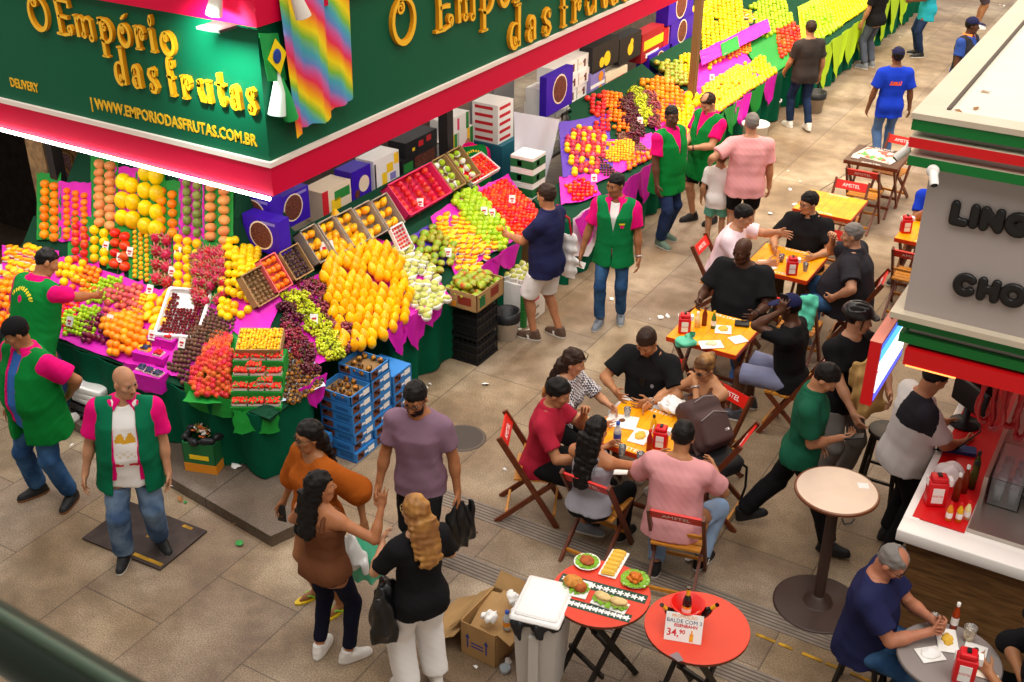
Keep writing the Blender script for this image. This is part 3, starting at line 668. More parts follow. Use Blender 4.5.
def deck(name, label, x0, x1, y0, y1, nx, ny, skirt):
 root = empty(name, label, 'market stall', (0, 0, 0))
 P = [[(x0+(x1-x0)*i/nx, y0+(y1-y0)*j/ny, surf_z(x0+(x1-x0)*i/nx, y0+(y1-y0)*j/ny)-.01) for j in range(ny+1)] for i in range(nx+1)]
 m = MB(M_DECK); m.grid(P, 0, False, thick=.05)
 if y0 < 12:
  keep = [i for i, f in enumerate(m.f) if (lambda c: not (c[0] > -6.2 and 6.72 < c[1] < 7.72) and (c[1] < 7.45 or (c[1] < 7.9 and c[0] > -8) or c[0] > -7.08) and not (c[0] < -9.45 and c[1] > 6.95) and not (c[1] > 10.9 and c[0] < -6.2-.5*max(0, c[1]-11.8)))([sum(m.v[k][a] for k in f)/len(f) for a in (0, 1)])]; m.f = [m.f[i] for i in keep]; m.mi = [m.mi[i] for i in keep]; m.sm = [m.sm[i] for i in keep]
 m.build('display_deck', root)
 s = MB(M_GREEN); rows = []; L_ = 0
 pts = []
 for a, c in zip(skirt, skirt[1:]):
  a = Vector(a); c = Vector(c); n = max(2, int((c-a).length/.035))
  for k in range(n): pts.append((a+(c-a)*k/n, (c-a).normalized()))
 pts.append((Vector(skirt[-1]), (Vector(skirt[-1])-Vector(skirt[-2])).normalized()))
 for zi in range(9):
  f = zi/8; row = []
  for i, (p, t) in enumerate(pts):
   nrm = Vector((t.y, -t.x, 0)); amp = .012+.035*f; wv = math.sin(i*.55+1.3*math.sin(i*.13))*amp+math.sin(i*.21)*amp*.8
   zb = skirt_base(p); row.append(Vector((p.x, p.y, 0))+nrm*(wv-.03*f)+Vector((0, 0, (Z0-.02)*(1-f)+(zb+.015+.012*math.sin(i*.4))*f)))
  rows.append(row)
 s.grid(rows, 0, True, thick=.006); s.build('skirt', root); return root
def skirt_base(p): return .11 if (p.y < 6.3 and p.x < -5.75) else 0
deck('fruit_stall', 'long corner fruit stall with sloping display and dark green cloth skirt', -9.72, FX, FY, 10.25, 74, 68, [(-9.70, FY+.5, 0), (-9.70, FY, 0), (-6.25, FY-.02, 0), (-6.02, FY+.0, 0), (FX-.03, FY+.14, 0), (FX, FY+.55, 0), (-6.26, FY+.58, 0), (-6.26, 7.76, 0), (FX, 7.78, 0), (FX, 10.25, 0)])
deck('fruit_stall', 'second fruit stall section beyond the aisle, magenta paper over its front', -6.9, FX+.2, 11.0, 15.4, 24, 68, [(-6.2, 11.0, 0), (FX+.2, 11.0, 0), (FX+.2, 15.45, 0)])
deck('fruit_stall', 'bright third fruit stall beyond the brown post, yellow fruit on teal cloth', -7.0, FX+.2, 15.65, 18.35, 12, 22, [(FX+.2, 15.65, 0), (FX+.2, 18.35, 0), (-7.2, 18.35, 0)])
deck('fruit_stall', 'farthest fruit stall hung with lime green paper along its front', -7.45, FX+.35, 18.9, 28.0, 12, 50, [(-7.3, 18.9, 0), (FX+.35, 18.9, 0), (FX+.35, 28.0, 0)])
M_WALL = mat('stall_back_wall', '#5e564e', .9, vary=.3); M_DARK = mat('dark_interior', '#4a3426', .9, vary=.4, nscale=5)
b = MB(M_WALL); b.box(-16, -9.0, 8.75, 8.85, 0, 2.74); b.build('wall_back', kind='structure')
b = MB(M_WALL); b.box(-9.2, -9.1, 8.85, 15.4, 0, 2.74); b.build('wall_inner', kind='structure')
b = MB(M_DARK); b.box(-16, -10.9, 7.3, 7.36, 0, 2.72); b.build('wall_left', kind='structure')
b = MB(mat('canopy_soffit', '#d8d0c6', .8)); b.box(-16, -6.05, 6.5, 15.4, 2.74, 3.9); b.build('ceiling', kind='structure')
b = MB(M_WALL); b.box(-8.2, -8.1, 15.5, 30, 0, 3.2); b.build('wall_far', kind='structure')
b = MB(M_WALL); b.box(-22, 8, -10, -.5, 4.2, 4.6); b.build('ceiling_blocker_balcony', kind='structure'); b = MB(M_WALL); b.box(-22, 8, -10, 1.2, 8.6, 8.8); b.build('ceiling_blocker_upper', kind='structure')  # out-of-view slabs behind the camera, added to keep sky light off near floor
M_POST = mat('dark_steel_post', '#1f1d1f', .45); M_POSTB = mat('brown_post', '#7a5a34', .6); M_WOODL = mat('striped_old_wood', '#a08058', .7, vary=.4, nscale=12)
def post(label, x, y, w_, d_, z0, z1, m, name='post'):
 b = MB(m); b.box(-w_/2, w_/2, -d_/2, d_/2, z0, z1); b.box(-w_/2-.02, w_/2+.02, -d_/2-.02, d_/2+.02, z0, z0+.05); return b.build(name, loc=(x, y, 0), label=label, cat='post')
post('dark steel post inside the corner stall next to the stacked tomatoes', -7.0, 10.42, .12, .12, 0, 2.70, M_POST)
post('brown post at the far end of the corner shop, white board on it', -6.15, 15.53, .10, .10, 0, 2.70, M_POSTB)
post('black door post at the end of the corner stall', -9.62, 7.28, .10, .12, .0, 2.72, M_POST)
post('wide old wooden door post behind the black post', -9.95, 7.36, .26, .10, .0, 2.72, M_WOODL)
post('white plastic strip post between black post and dried fruit crates', -9.42, 7.5, .06, .06, .0, 2.72, mat('white_plastic', '#e6e2dc', .4))
# ------------------------------------------------------------------ shop sign
M_SIGN = mat('sign_green', '#005a3c', .5, .2); M_PINK = mat('sign_pink', '#d8003c', .5, .2); M_TRIM = mat('sign_cream_trim', '#f6e6dc', .4)
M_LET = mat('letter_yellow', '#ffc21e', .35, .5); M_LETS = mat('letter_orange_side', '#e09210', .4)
def arc(cx, cy, rx, ry, a0, a1, n=14): return [(cx+rx*math.cos(R(a0+(a1-a0)*i/n)), cy+ry*math.sin(R(a0+(a1-a0)*i/n))) for i in range(n+1)]
def curl(cx, cy, r, a0, turns=1.3, s=1, n=16): return [(cx+r*(1-.75*i/n)*math.cos(R(a0+s*360*turns*i/n)), cy+r*(1-.75*i/n)*math.sin(R(a0+s*360*turns*i/n))) for i in range(n+1)]
X = .62
GL = {
'O': [(arc(.5, .5, .40, .5, 95, 455, 26), .10, .15, .10), (curl(.38, .80, .15, 100, 1.4, -1), .08, .06, .04)],
'o': [(arc(.5, X/2, .40, X/2, 95, 455, 24), .09, .15, .09), (curl(.40, .46, .14, 100, 1.4, -1), .07, .06, .04)],
'E': [([(.25, 1), (.30, .5), (.30, 0)], .15, .15, .17), ([(.02, 1.0), (.5, .98), (.92, .98), (.92, .80)], .07, .09, .12), ([(.30, .52), (.80, .50)], .10, .09, .13), ([(.05, -.01), (.5, -.02), (.85, .04)], .08, .10, .10), (curl(.80, .16, .15, -80, 1.3, 1), .09, .07, .05)],
'm': [([(.16, X), (.18, 0)], .14, .14, .15), ([(.02, X), (.2, X)], .06, .06, .06), ([(.2, .45), (.34, X), (.48, .55), (.50, .12)], .06, .11, .13), (curl(.45, .10, .11, 0, 1.2, -1), .07, .06, .04), ([(.5, .45), (.68, X), (.86, .55), (.88, .02)], .06, .11, .13), (curl(.80, .04, .11, 0, 1.2, -1), .08, .06, .04)],
'p': [([(.24, X+.05), (.26, -.42)], .15, .15, .16), ([(.05, X+.05), (.3, X+.05)], .06, .06, .06), ([(.05, -.43), (.5, -.43)], .06, .07, .06), (arc(.42, .33, .46, .33, 150, -140, 18), .05, .16, .06), (curl(.46, .42, .13, 60, 1.2, 1), .07, .06, .04)],
'r': [([(.28, X), (.32, 0)], .15, .15, .16), ([(.05, X), (.32, X)], .06, .06, .06), ([(.05, -.01), (.6, -.01)], .06, .07, .06), ([(.32, .40), (.50, X+.02), (.80, X-.02), (.90, .46)], .05, .10, .12), (curl(.72, .43, .17, 0, 1.4, -1), .10, .07, .05)],
'i': [([(.45, X), (.5, 0)], .16, .15, .17), ([(.1, X), (.5, X)], .06, .06, .06), ([(.1, -.01), (.9, -.01)], .06, .07, .06), (curl(.5, .86, .16, 90, 1.5, -1), .10, .07, .05)],
'd': [([(.80, 1.1), (.82, 0)], .17, .15, .16), ([(.5, 1.1), (.98, 1.1)], .06, .06, .06), (arc(.45, .32, .40, .33, 60, 330, 18), .05, .16, .06), (curl(.45, .17, .12, 0, 1.2, 1), .07, .06, .04)],
'a': [(arc(.5, .42, .36, .22, 190, 20, 10)+[(.84, .2), (.88, 0)], .08, .13, .16), (curl(.26, .46, .12, 180, 1.2, 1), .07, .06, .04), (arc(.46, .17, .36, .18, 60, 300, 12), .06, .13, .07), (curl(.42, .14, .10, 60, 1.1, 1), .06, .05, .04)],
's': [([(.86, .58), (.6, .68), (.28, .62), (.16, .48), (.36, .36), (.70, .27), (.88, .12), (.66, -.03), (.36, -.03), (.14, .08)], .08, .16, .08), (curl(.72, .53, .12, 60, 1.3, -1), .07, .06, .04), (curl(.32, .11, .13, 220, 1.3, -1), .07, .06, .04)],
'f': [(arc(.56, .86, .28, .24, 60, 190, 8)+[(.36, .5), (.42, 0)], .08, .14, .16), (curl(.72, .90, .13, 60, 1.3, -1), .09, .06, .05), ([(.04, .55), (.86, .50)], .07, .09, .07), ([(.16, -.01), (.8, -.01)], .06, .07, .06)],
'u': [(curl(.20, .50, .12, 150, 1.1, -1), .06, .07, .08), ([(.24, .62), (.18, .30), (.32, .04), (.56, .02), (.72, .22)], .13, .15, .06), ([(.80, X), (.84, 0)], .16, .14, .16), ([(.55, X), (.95, X)], .06, .06, .06)],
't': [([(.42, .92), (.40, .3), (.50, .06), (.72, .02)], .16, .15, .10), (curl(.74, .15, .13, -90, 1.3, 1), .09, .06, .05), ([(.02, X), (.95, .60)], .07, .09, .07)],
'ó': None, }
GL['ó'] = GL['o']+[([(.42, .76), (.78, .92)], .07, .11, .05)]
def glyph(ch, wd, ht, dep, M):
 """raised sign letter: strokes of swelling width, given depth"""
 b = MB(M_LET, M_LETS)
 for pts, w0, w1, w2 in GL[ch]:
  P = [Vector((x*wd, y*ht, 0)) for x, y in pts]; Lf = []; Rt = []; n = len(P)
  if n == 2: P = [P[0], (P[0]+P[1])/2, P[1]]; n = 3
  for i, p in enumerate(P):
   t = (P[min(i+1, n-1)]-P[max(i-1, 0)]).normalized(); f = i/(n-1); wv = (w0+(w1-w0)*f*2) if f < .5 else (w1+(w2-w1)*(f*2-1))
   o = Vector((-t.y, t.x, 0))*wv*ht*.43; Lf.append(p+o); Rt.append(p-o)
  for z, fl in ((dep, 0), (0, 1)):
   v = [q+Vector((0, 0, z)) for q in Lf]+[q+Vector((0, 0, z)) for q in Rt]; fs = [(i, n+i, n+i+1, i+1) for i in range(n-1)]
   b.add(v, [f[::-1] for f in fs] if fl else fs, 0, False, M)
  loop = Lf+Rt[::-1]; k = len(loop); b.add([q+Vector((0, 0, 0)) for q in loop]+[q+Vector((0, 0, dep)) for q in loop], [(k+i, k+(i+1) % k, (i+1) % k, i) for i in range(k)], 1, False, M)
 return b
def sign_face(root, M, segs, ht, rise=0):
 """segs: (glyph, x0, x1, base); x along the sign, base height"""
 for ch, x0, x1, z in segs: glyph(ch, (x1-x0)*.94, ht, .038, M @ Matrix.Translation((x0, z, .0))).build('letter', root)
def text(s, size, m, M, parent, name='lettering', ext=.003, align='LEFT', sx=1.0, off=0):
 c = bpy.data.curves.new(name, 'FONT'); c.body = s; c.size = size; c.extrude = ext; c.align_x = align; c.resolution_u = 2; c.offset = off
 o = bpy.data.objects.new(name, c); COL.objects.link(o); me = bpy.data.meshes.new_from_object(o.evaluated_get(bpy.context.evaluated_depsgraph_get())); bpy.data.objects.remove(o)
 me.materials.clear(); me.materials.append(m); o = link(name, me, parent); o.matrix_local = M @ Matrix.Diagonal((sx, 1, 1, 1)); return o
sg = empty('shop_sign', 'big green and pink fascia sign wrapping the corner of the fruit shop', 'sign', (0, 0, 0))
SX, SY = -5.84, 6.30
b = MB(M_SIGN); b.prism([(-16, SY), (SX, SY), (SX, 15.35), (SX-.2, 15.35), (SX-.2, SY+.2), (-16, SY+.2)], 2.95, 4.01); b.build('panel', sg)
b = MB(M_PINK); b.prism([(-16, SY-.012), (SX+.012, SY-.012), (SX+.012, 15.36), (SX-.2, 15.36), (SX-.2, SY+.2), (-16, SY+.2)], 2.71, 2.945); b.build('lower_band', sg)
b = MB(M_TRIM); b.prism([(-16, SY-.03), (SX+.03, SY-.03), (SX+.03, 15.37), (SX-.2, 15.37), (SX-.2, SY+.2), (-16, SY+.2)], 2.945, 2.985); b.build('trim_strip', sg)
b = MB(M_PINK); b.prism([(-16, SY-.05), (SX+.05, SY-.05), (SX+.05, 15.37), (SX-.2, 15.37), (SX-.2, SY+.2), (-16, SY+.2)], 4.01, 4.55); b.build('upper_band', sg)
ML = Matrix(((1, 0, 0, 0), (0, 0, -1, SY), (0, 1, 0, 0), (0, 0, 0, 1)))       # sign x -> world x, y -> up, z -> outwards
def wx(px, py): return aty(px, py, SY-.04).x
segs = [('O', wx(27.5, 18), wx(49, 14), 3.675)]
for ch, a, c in (('E', 56, 76), ('m', 74.5, 97), ('p', 98, 115), ('ó', 117, 132), ('r', 132.5, 146), ('i', 147, 156), ('o', 158, 175)): segs.append((ch, wx(a, 34), wx(c, 44), 3.68))
for ch, a, c in (('d', 116.6, 129.8), ('a', 132.7, 143.7), ('s', 147.8, 159.8), ('f', 167, 178), ('r', 179.6, 192.8), ('u', 195, 213), ('t', 214, 227), ('a', 228, 240), ('s', 244, 256)): segs.append((ch, wx(a, 84), wx(c, 100), 3.36))
sign_face(sg, ML, segs, .27)
ST = mat('sign_small_lettering', '#f2b81e', .4)
t1 = text('| WWW.EMPORIODASFRUTAS.COM.BR', .128, ST, ML @ Matrix.Translation((-7.74, 3.085, .003)), sg, sx=.80, off=.003)
text('DELIVERY', .112, ST, ML @ Matrix.Translation((-8.72, 3.11, .003)), sg, sx=.74, off=.002)
MR = Matrix(((0, 0, 1, SX), (1, 0, 0, 0), (0, 1, 0, 0), (0, 0, 0, 1)))
x0L = wx(56, 34); segs2 = [('O', 7.86, 8.27, 3.50)]
for ch, x0, x1, z in segs[1:8]: segs2.append((ch, 8.50+(x0-x0L)*1.53, 8.50+(x1-x0L)*1.53, 3.49))
d0 = segs[8][1]
for ch, x0, x1, z in segs[8:]: segs2.append((ch, 9.80+(x0-d0)*1.83, 9.80+(x1-d0)*1.83, 3.04))
sign_face(sg, MR, segs2, .37)
M_LED = mat('led_tube', '#ffffff', .5, emit=9)
led = MB(M_LED); led.tube([(-9.12, SY-.03, 2.69), (SX-.01, SY-.03, 2.69)], .016, 8); led.build('sign_light_tube', label='glowing white light tube under the lower edge of the shop sign', cat='lamp')
M_SPOTW = mat('spot_housing', '#d8cfc4', .5); M_SPOTD = mat('spot_bracket', '#3a3432', .5)
def spot(label, p, q, vis=1):
 r = empty('spotlight', label, 'lamp', p); q = Vector(q)-Vector(p); d = q.normalized(); s = MB(M_SPOTW, M_SPOTD)
 s.tube([(0, 0, 0), d*.05, d*.16, d*.20], [.03, .042, .055, .06], 12, 0); s.build('housing', r)
 if vis: s = MB(M_SPOTD); s.bar(Vector((-.10, 0, -.10))+d*.18, Vector((.12, 0, -.10))+d*.18, .18, .02); s.build('visor', r)
 s = MB(M_SPOTD); s.tube([(0, .0, .0), (.02, .10, .06), (0, .18, .06)], .012, 6); s.build('arm', r); return r
spot('white spotlight above the website line, aimed at the green sign', (-5.98, 6.10, 4.30), (-6.03, 6.05, 4.0))
spot('white spotlight behind the rainbow cloth at the sign corner', (-5.64, 6.50, 4.24), (-5.60, 6.56, 4.0), 0)
sp_l = bpy.data.lights.new('sign_spot', 'SPOT'); spo = bpy.data.objects.new('sign_spot', sp_l); COL.objects.link(spo); sp_l.energy = 150; sp_l.spot_size = R(95); sp_l.spot_blend = .9; sp_l.color = (.75, 1, .92); sp_l.shadow_soft_size = .05
spo.location = (-6.0, 5.85, 4.12); spo.rotation_euler = (Vector((-6.12, 6.3, 3.82))-spo.location).to_track_quat('-Z', 'Y').to_euler()
def rainbow():
 m = bpy.data.materials.new('rainbow_cloth'); m.use_nodes = True; nt = m.node_tree; N = nt.nodes; L = nt.links; b = N['Principled BSDF']; b.inputs['Roughness'].default_value = .8
 tc = N.new('ShaderNodeTexCoord'); dt = N.new('ShaderNodeVectorMath'); dt.operation = 'DOT_PRODUCT'; dt.inputs[1].default_value = (0, 1.0, .85); L.new(tc.outputs['Object'], dt.inputs[0]); nz = N.new('ShaderNodeTexNoise'); nz.inputs['Scale'].default_value = 1.6; L.new(tc.outputs['Object'], nz.inputs['Vector'])
 a = N.new('ShaderNodeMath'); a.operation = 'MULTIPLY_ADD'; a.inputs[1].default_value = .30; L.new(nz.outputs['Fac'], a.inputs[0]); L.new(dt.outputs['Value'], a.inputs[2])
 f = N.new('ShaderNodeMath'); f.operation = 'FRACT'; mu = N.new('ShaderNodeMath'); mu.operation = 'MULTIPLY'; mu.inputs[1].default_value = 2.05; L.new(a.outputs[0], mu.inputs[0]); L.new(mu.outputs[0], f.inputs[0])
 rp = N.new('ShaderNodeValToRGB'); L.new(f.outputs[0], rp.inputs['Fac']); cs = ['#ffe000', '#ff9a10', '#f02a50', '#d65aa0', '#6a8fd0', '#4ab0c0', '#8ac838', '#ffe000']
 e = rp.color_ramp.elements; e[0].position = 0; e[0].color = (*lin(cs[0]), 1); e[1].position = 1; e[1].color = (*lin(cs[-1]), 1)
 for i, c in enumerate(cs[1:-1]): q = e.new((i+1)/7); q.color = (*lin(c), 1)
 L.new(rp.outputs['Color'], b.inputs['Base Color']); return m
rb = MB(rainbow()); P = []
for i in range(19):
 f = i/18; row = []
 for j in range(15):
  g = j/14; yy = 6.46+(.80 if f < .72 else .80)*f+.06*g*(1-f); zb = 3.12+.10*f+.03*math.sin(f*9)
  row.append((SX+.07+.028*math.sin(f*15+g*1.2)+.02*math.sin(f*34), yy, 4.54+(zb-4.54)*g+.012*math.sin(f*20)*g))
 P.append(row)
rb.grid(P, 0, True, thick=.004); rb.build('rainbow_cloth', label='rainbow striped cloth hanging down over the corner sign', cat='cloth')
fl = empty('small_flag', 'small green flag with yellow diamond and blue disc at sign corner', 'flag', (0, 0, 0))
c_ = Vector((SX+.05, 6.36, 3.80)); M_FG = mat('flag_green', '#1fa04a', .7); M_FY = mat('flag_yellow', '#ffdf00', .7); M_FB = mat('flag_blue', '#1c3f94', .7)
s = MB(M_FG); s.grid([[c_+Vector((.02*math.sin(i*.9), -.10+.22*i/6+.05*j/6, .17-.36*j/6-.05*i/6)) for j in range(7)] for i in range(7)], 0, True, thick=.003); s.build('flag_field', fl)
o_ = c_+Vector((.035, .03, -.02)); s = MB(M_FY); s.add([o_+Vector((.0, -.10, .0)), o_+Vector((0, .0, .13)), o_+Vector((0, .11, .0)), o_+Vector((0, .02, -.14))], [(0, 3, 2, 1)]); s.build('diamond', fl)
s = MB(M_FB); s.ball(o_+Vector((.004, 0, 0)), .05, 0, 14, 8, None, (.12, .9, 1.1)); s.build('disc', fl)
fl2 = empty('small_flag', 'furled pale green flag hanging under the first small flag', 'flag', (0, 0, 0)); s = MB(M_FG, mat('flag_white', '#dff2e2', .7))
s.tube([(SX+.05, 6.42, 3.68), (SX+.06, 6.40, 3.5), (SX+.05, 6.37, 3.34)], [.01, .05, .07], 10, 1); s.build('furled_cloth', fl2); s = MB(M_FG); s.tube([(SX+.07, 6.44, 3.60), (SX+.08, 6.46, 3.45), (SX+.07, 6.50, 3.28)], [.01, .04, .06], 10, 0); s.build('green_fold', fl2)
area('stall_lamp', (-8.6, 6.55, 2.68), 4.6, .12, STALL_E*1.15, (R(-18), 0, 0)); area('stall_lamp', (-6.15, 8.6, 2.68), .12, 3.8, STALL_E, (0, R(-12), 0)); area('stall_lamp', (-6.15, 13.2, 2.68), .12, 3.8, STALL_E*1.3, (0, R(-12), 0), (1, .9, .75))
area('stall_lamp', (-6.0, 17.0, 3.0), .3, 2.4, STALL_E*1.9, (0, R(-4), 0), (1, .82, .55)); area('stall_lamp', (-6.0, 23, 3.0), .3, 8, STALL_E*3, (0, R(-4), 0), (1, .85, .6))
area('warm_passage_fill', (-3.4, 17.5, 6.5), 3, 10, 330, (0, 0, 0), (1, .70, .40)); area('stall_lamp', (-8.2, 11.5, 2.68), .15, 5, STALL_E*.6)  # passage light is an unseen fill, added to warm the far floor
# ------------------------------------------------------------------ fruit
def shape(name, prof, mats, n=14, mis=None, bend=0, dx=1, dy=1, bump=None):
 b = MB(*mats); b.lathe(prof, n, 0, None, True, True, mis)
 if bend or dx != 1 or dy != 1: b.v = [(x*dx+bend*(z*z), y*dy, z) for x, y, z in b.v]
 if bump: b.v = [tuple(Vector(v)*(1+bump*math.sin(v[0]*900+v[1]*700)*math.sin(v[2]*800+v[1]*500))) for v in b.v]
 return b.mesh(name)
def orb(r, flat=.92, dim=.10, n=9):
 """round fruit outline with dimples at both ends"""
 p = []
 for i in range(n+1):
  a = PI*i/n; rr = r*math.sin(a); z = -r*flat*math.cos(a)*(1-dim*math.exp(-(rr/(r*.35))**2)); p.append((max(rr, 0), z))
 return p
def egg(L, r, neck=.0, n=10, tip=.5):
 p = []
 for i in range(n+1):
  t = i/n; z = -L/2+L*t; rr = r*math.sin(PI*t**(.5+tip))**.75*(1-neck*t); p.append((max(rr, 0), z))
 return p
def fm(name, c, c2=None, rough=.38, **k): return mat('fruit_'+name, c, rough, .45, col2=c2, objvary=k.pop('ov', .14), hue=k.pop('hue', .012), nscale=k.pop('ns', 9), **k)
STEM = mat('fruit_stem', '#5a5a20', .7); NET = mat('foam_net_white', '#f4f2ea', .8, bump=.6, bscale=70); CUP = mat('green_tray_plastic', '#0f6a3a', .5)
def stemmed(me, z, r=.004, h=.01):
 return me
PROTO = {}
def proto(key, name, cat, me, r, sub=()):
 PROTO[key] = (name, cat, me, r, sub)
MF = {}
proto('orange', 'orange', 'fruit', shape('orange', orb(.043, .94)+[], [fm('orange', '#ff8c00', '#ff9a14')]), .043)
proto('mandarin', 'mandarin', 'fruit', shape('mandarin', orb(.034, .82, .15), [fm('mandarin', '#ff7a00', '#ff8f10')]), .034)
proto('yellowfruit', 'yellow_passion_fruit', 'fruit', shape('yellow_passion_fruit', orb(.042, 1.02, .05), [fm('yellowf', '#ffd800', '#ffc000')]), .042)
proto('smallyellow', 'yellow_plum', 'fruit', shape('yellow_plum', orb(.022, .95), [fm('syellow', '#ffc414', '#f5a300')], 10), .022)
proto('lemon', 'lemon', 'fruit', shape('lemon', egg(.095, .036, 0), [fm('lemon', '#ffe21a', '#ffd000')], 12), .038)  # kind name is invented; stands for unidentified yellow fruit in the far heaps
proto('yround', 'round_yellow_fruit', 'fruit', shape('round_yellow_fruit', orb(.042, .95, .2), [fm('yround', '#ffd818', '#f0c800')], 12), .042)  # unidentified yellow fruit, apple shape only assumed
proto('bigyellow', 'yellow_melon', 'fruit', shape('yellow_melon', orb(.068, 1.15, .06, 10), [fm('melon', '#ffe600', '#ffd400')]), .070)
proto('beige', 'cantaloupe_melon', 'fruit', shape('cantaloupe_melon', orb(.052, .78, .08), [fm('beige', '#f3a860', '#e8944a', bump=.2)]), .045)
proto('red', 'red_apple', 'fruit', shape('red_apple', orb(.038, .92, .25), [fm('apple', '#d8141c', '#e83a28')]), .038)
proto('persimmon', 'persimmon', 'fruit', shape('persimmon', orb(.048, .82, .12), [fm('persim', '#f0480c', '#e03010')]), .045)
proto('peach', 'peach', 'fruit', shape('peach', orb(.034, .95, .2), [fm('peach', '#c8404a', '#d87060')]), .034)
proto('plum', 'purple_plum', 'fruit', shape('purple_plum', orb(.030, .95), [fm('plum', '#5a1030', '#8a2040', .25)], 12), .030)
proto('lime', 'green_lime', 'fruit', shape('green_lime', orb(.024, 1.1, .05), [fm('lime', '#9cc814', '#b8d820')], 10), .024)
proto('guava', 'green_guava', 'fruit', shape('green_guava', orb(.042, 1.05), [fm('guava', '#b4d420', '#9ac018')]), .042)
proto('cherimoya', 'custard_apple', 'fruit', shape('custard_apple', orb(.040, 1.1), [fm('cherim', '#93a04c', '#7c8c3c', bump=.9)], 14, bump=.06), .042)
proto('tomato', 'tomato', 'vegetable', shape('tomato', orb(.030, .86, .12), [fm('tomato', '#ff2a08', '#ff4410', .25)], 12), .029)
proto('papaya', 'papaya', 'fruit', shape('papaya', egg(.165, .056, .22), [fm('papaya', '#ffc400', '#ffae00', .35, ov=.1)], 14), .056)
proto('mango', 'mango', 'fruit', shape('mango', egg(.145, .050, .1), [fm('mango', '#8aa822', '#c8502c', .35, ns=5, nmix=(.40, .62), hue=.035)], 14, bend=1.8, dy=.85), .048)
proto('ymango', 'yellow_mango', 'fruit', shape('yellow_mango', egg(.125, .046, .1), [fm('ymango', '#ffc008', '#f59a08', .35, ns=6)], 14, bend=1.5, dy=.88), .044)
proto('date', 'longan', 'fruit', shape('longan', orb(.018, 1.1, .03, 6), [fm('longan', '#6b4630', '#4c3022', .6, ov=.3)], 8), .018)
proto('nut', 'chestnut', 'nut', shape('chestnut', orb(.022, .8, .03, 6), [fm('chestnut', '#6a3a2a', '#8a5a4a', .5, ov=.3)], 8), .02)
proto('fig', 'mangosteen', 'fruit', shape('mangosteen', orb(.026, .95, .05, 7), [fm('mangost', '#3c2418', '#b87818', .5, ns=30, nmix=(.5, .56), ov=.2)], 10), .025)
def spiky(name, r, n, L, m1, m2, fl=1.1):
 b = MB(m1, m2); b.ball((0, 0, 0), r, 0, 12, 9, None, (1, 1, fl)); rr = random.Random(5)
 for k in range(n):
  z = 1-2*(k+.5)/n; a = k*2.399; q = Vector((math.sqrt(1-z*z)*math.cos(a), math.sqrt(1-z*z)*math.sin(a), z)); p = Vector((q.x*r, q.y*r, q.z*r*fl)); t = q.orthogonal().normalized(); u = q.cross(t); w_ = r*.22; tip = p+q*L+Vector((0, 0, L*.5))
  b.add([p+t*w_, p-t*w_*.5+u*w_*.86, p-t*w_*.5-u*w_*.86, tip], [(0, 1, 3), (1, 2, 3), (2, 0, 3)], 1, True)
 return b.mesh(name)
proto('dragon', 'dragon_fruit', 'fruit', spiky('dragon_fruit', .046, 34, .026, fm('dragon', '#d01848', '#b81440', ov=.15), fm('dragontip', '#cc3860', '#9aa050', ov=.15)), .05)
proto('rambutan', 'rambutan', 'fruit', spiky('rambutan', .024, 40, .010, fm('rambut', '#c8202a', '#e85a28', hue=.02), fm('rambutt', '#e8482a', '#f07828', hue=.03), 1.05), .027)
pm = MB(fm('pomegranate', '#c82440', '#e0506a', ov=.2)); pm.lathe(orb(.042, .95, .04), 14, 0, None, True, False); pm.lathe([(.012, .036), (.016, .052), (.010, .045), (0, .040)], 8, 0, None, True, False); proto('pome', 'pomegranate', 'fruit', pm.mesh('pomegranate'), .043)
for k_, n_, c1_, c2_ in (('fig2', 'fig', '#3a2030', '#6a4a50'), ('rberry', 'red_berry', '#c81820', '#e85040'), ('kiwi', 'kiwi', '#7a5a38', '#9a7a50')): proto(k_, n_, 'fruit', shape(n_, orb(.021, .95, .03, 6), [fm(n_, c1_, c2_, .5, ov=.3)], 10), .02)
def netted(key, name, body, r, up=8):
 m = body; cup = MB(NET); prof = [(r*1.10*math.sin(a), -r*1.10*math.cos(a)) for a in [PI*i/14 for i in range(up)]]
 for i in range(1): cup.lathe(prof+[(prof[-1][0]*.9, prof[-1][1]+.004)], 14, 0, None, True, False)
 cup.v = [(x*(1+.05*math.sin(14*math.atan2(y, x))), y*(1+.05*math.sin(14*math.atan2(y, x))), z) for x, y, z in cup.v]
 proto(key, name, 'fruit', m, r, ((('foam_net'), cup.mesh('foam_net')),))
netted('sugarapple', 'sugar_apple', shape('sugar_apple', orb(.046, .95), [fm('sugar', '#c8cc70', '#a8a848', bump=.9)], 14, bump=.06), .048)
def cutfruit():
 b = MB(fm('passhalf', '#ffb400', '#f08c00'), fm('passpulp', '#ffd21e', '#ffb000')); b.lathe([(0, -.04), (.025, -.034), (.040, -.012), (.042, .008), (.039, .012), (.0, .018)], 14, 0, None, True, True, [0, 0, 0, 0, 1]); return b.mesh('halved_passion_fruit')
netted('half', 'halved_passion_fruit', cutfruit(), .042, 6)
netted('guavanet', 'green_guava', shape('green_guava_net', orb(.042, 1.05), [fm('guava', '#b4d420')]), .042)
def bunch(name, m, n, seed, rr=.014):
 r = random.Random(seed); b = MB(m, STEM); b.tube([(0, 0, .05), (.01, 0, .075), (.03, .01, .09)], .005, 5, 1)
 for k in range(n):
  t = r.random(); h = .055-.11*t; R_ = .062*math.sin(PI*(.18+.72*(1-t)))**.8; a = r.uniform(0, 6.28); q = R_*math.sqrt(r.uniform(.35, 1)); b.ball((q*math.cos(a)*1.15, q*math.sin(a), h*.75), rr*r.uniform(.9, 1.1), 0, 8, 6)
 return b.mesh(name)
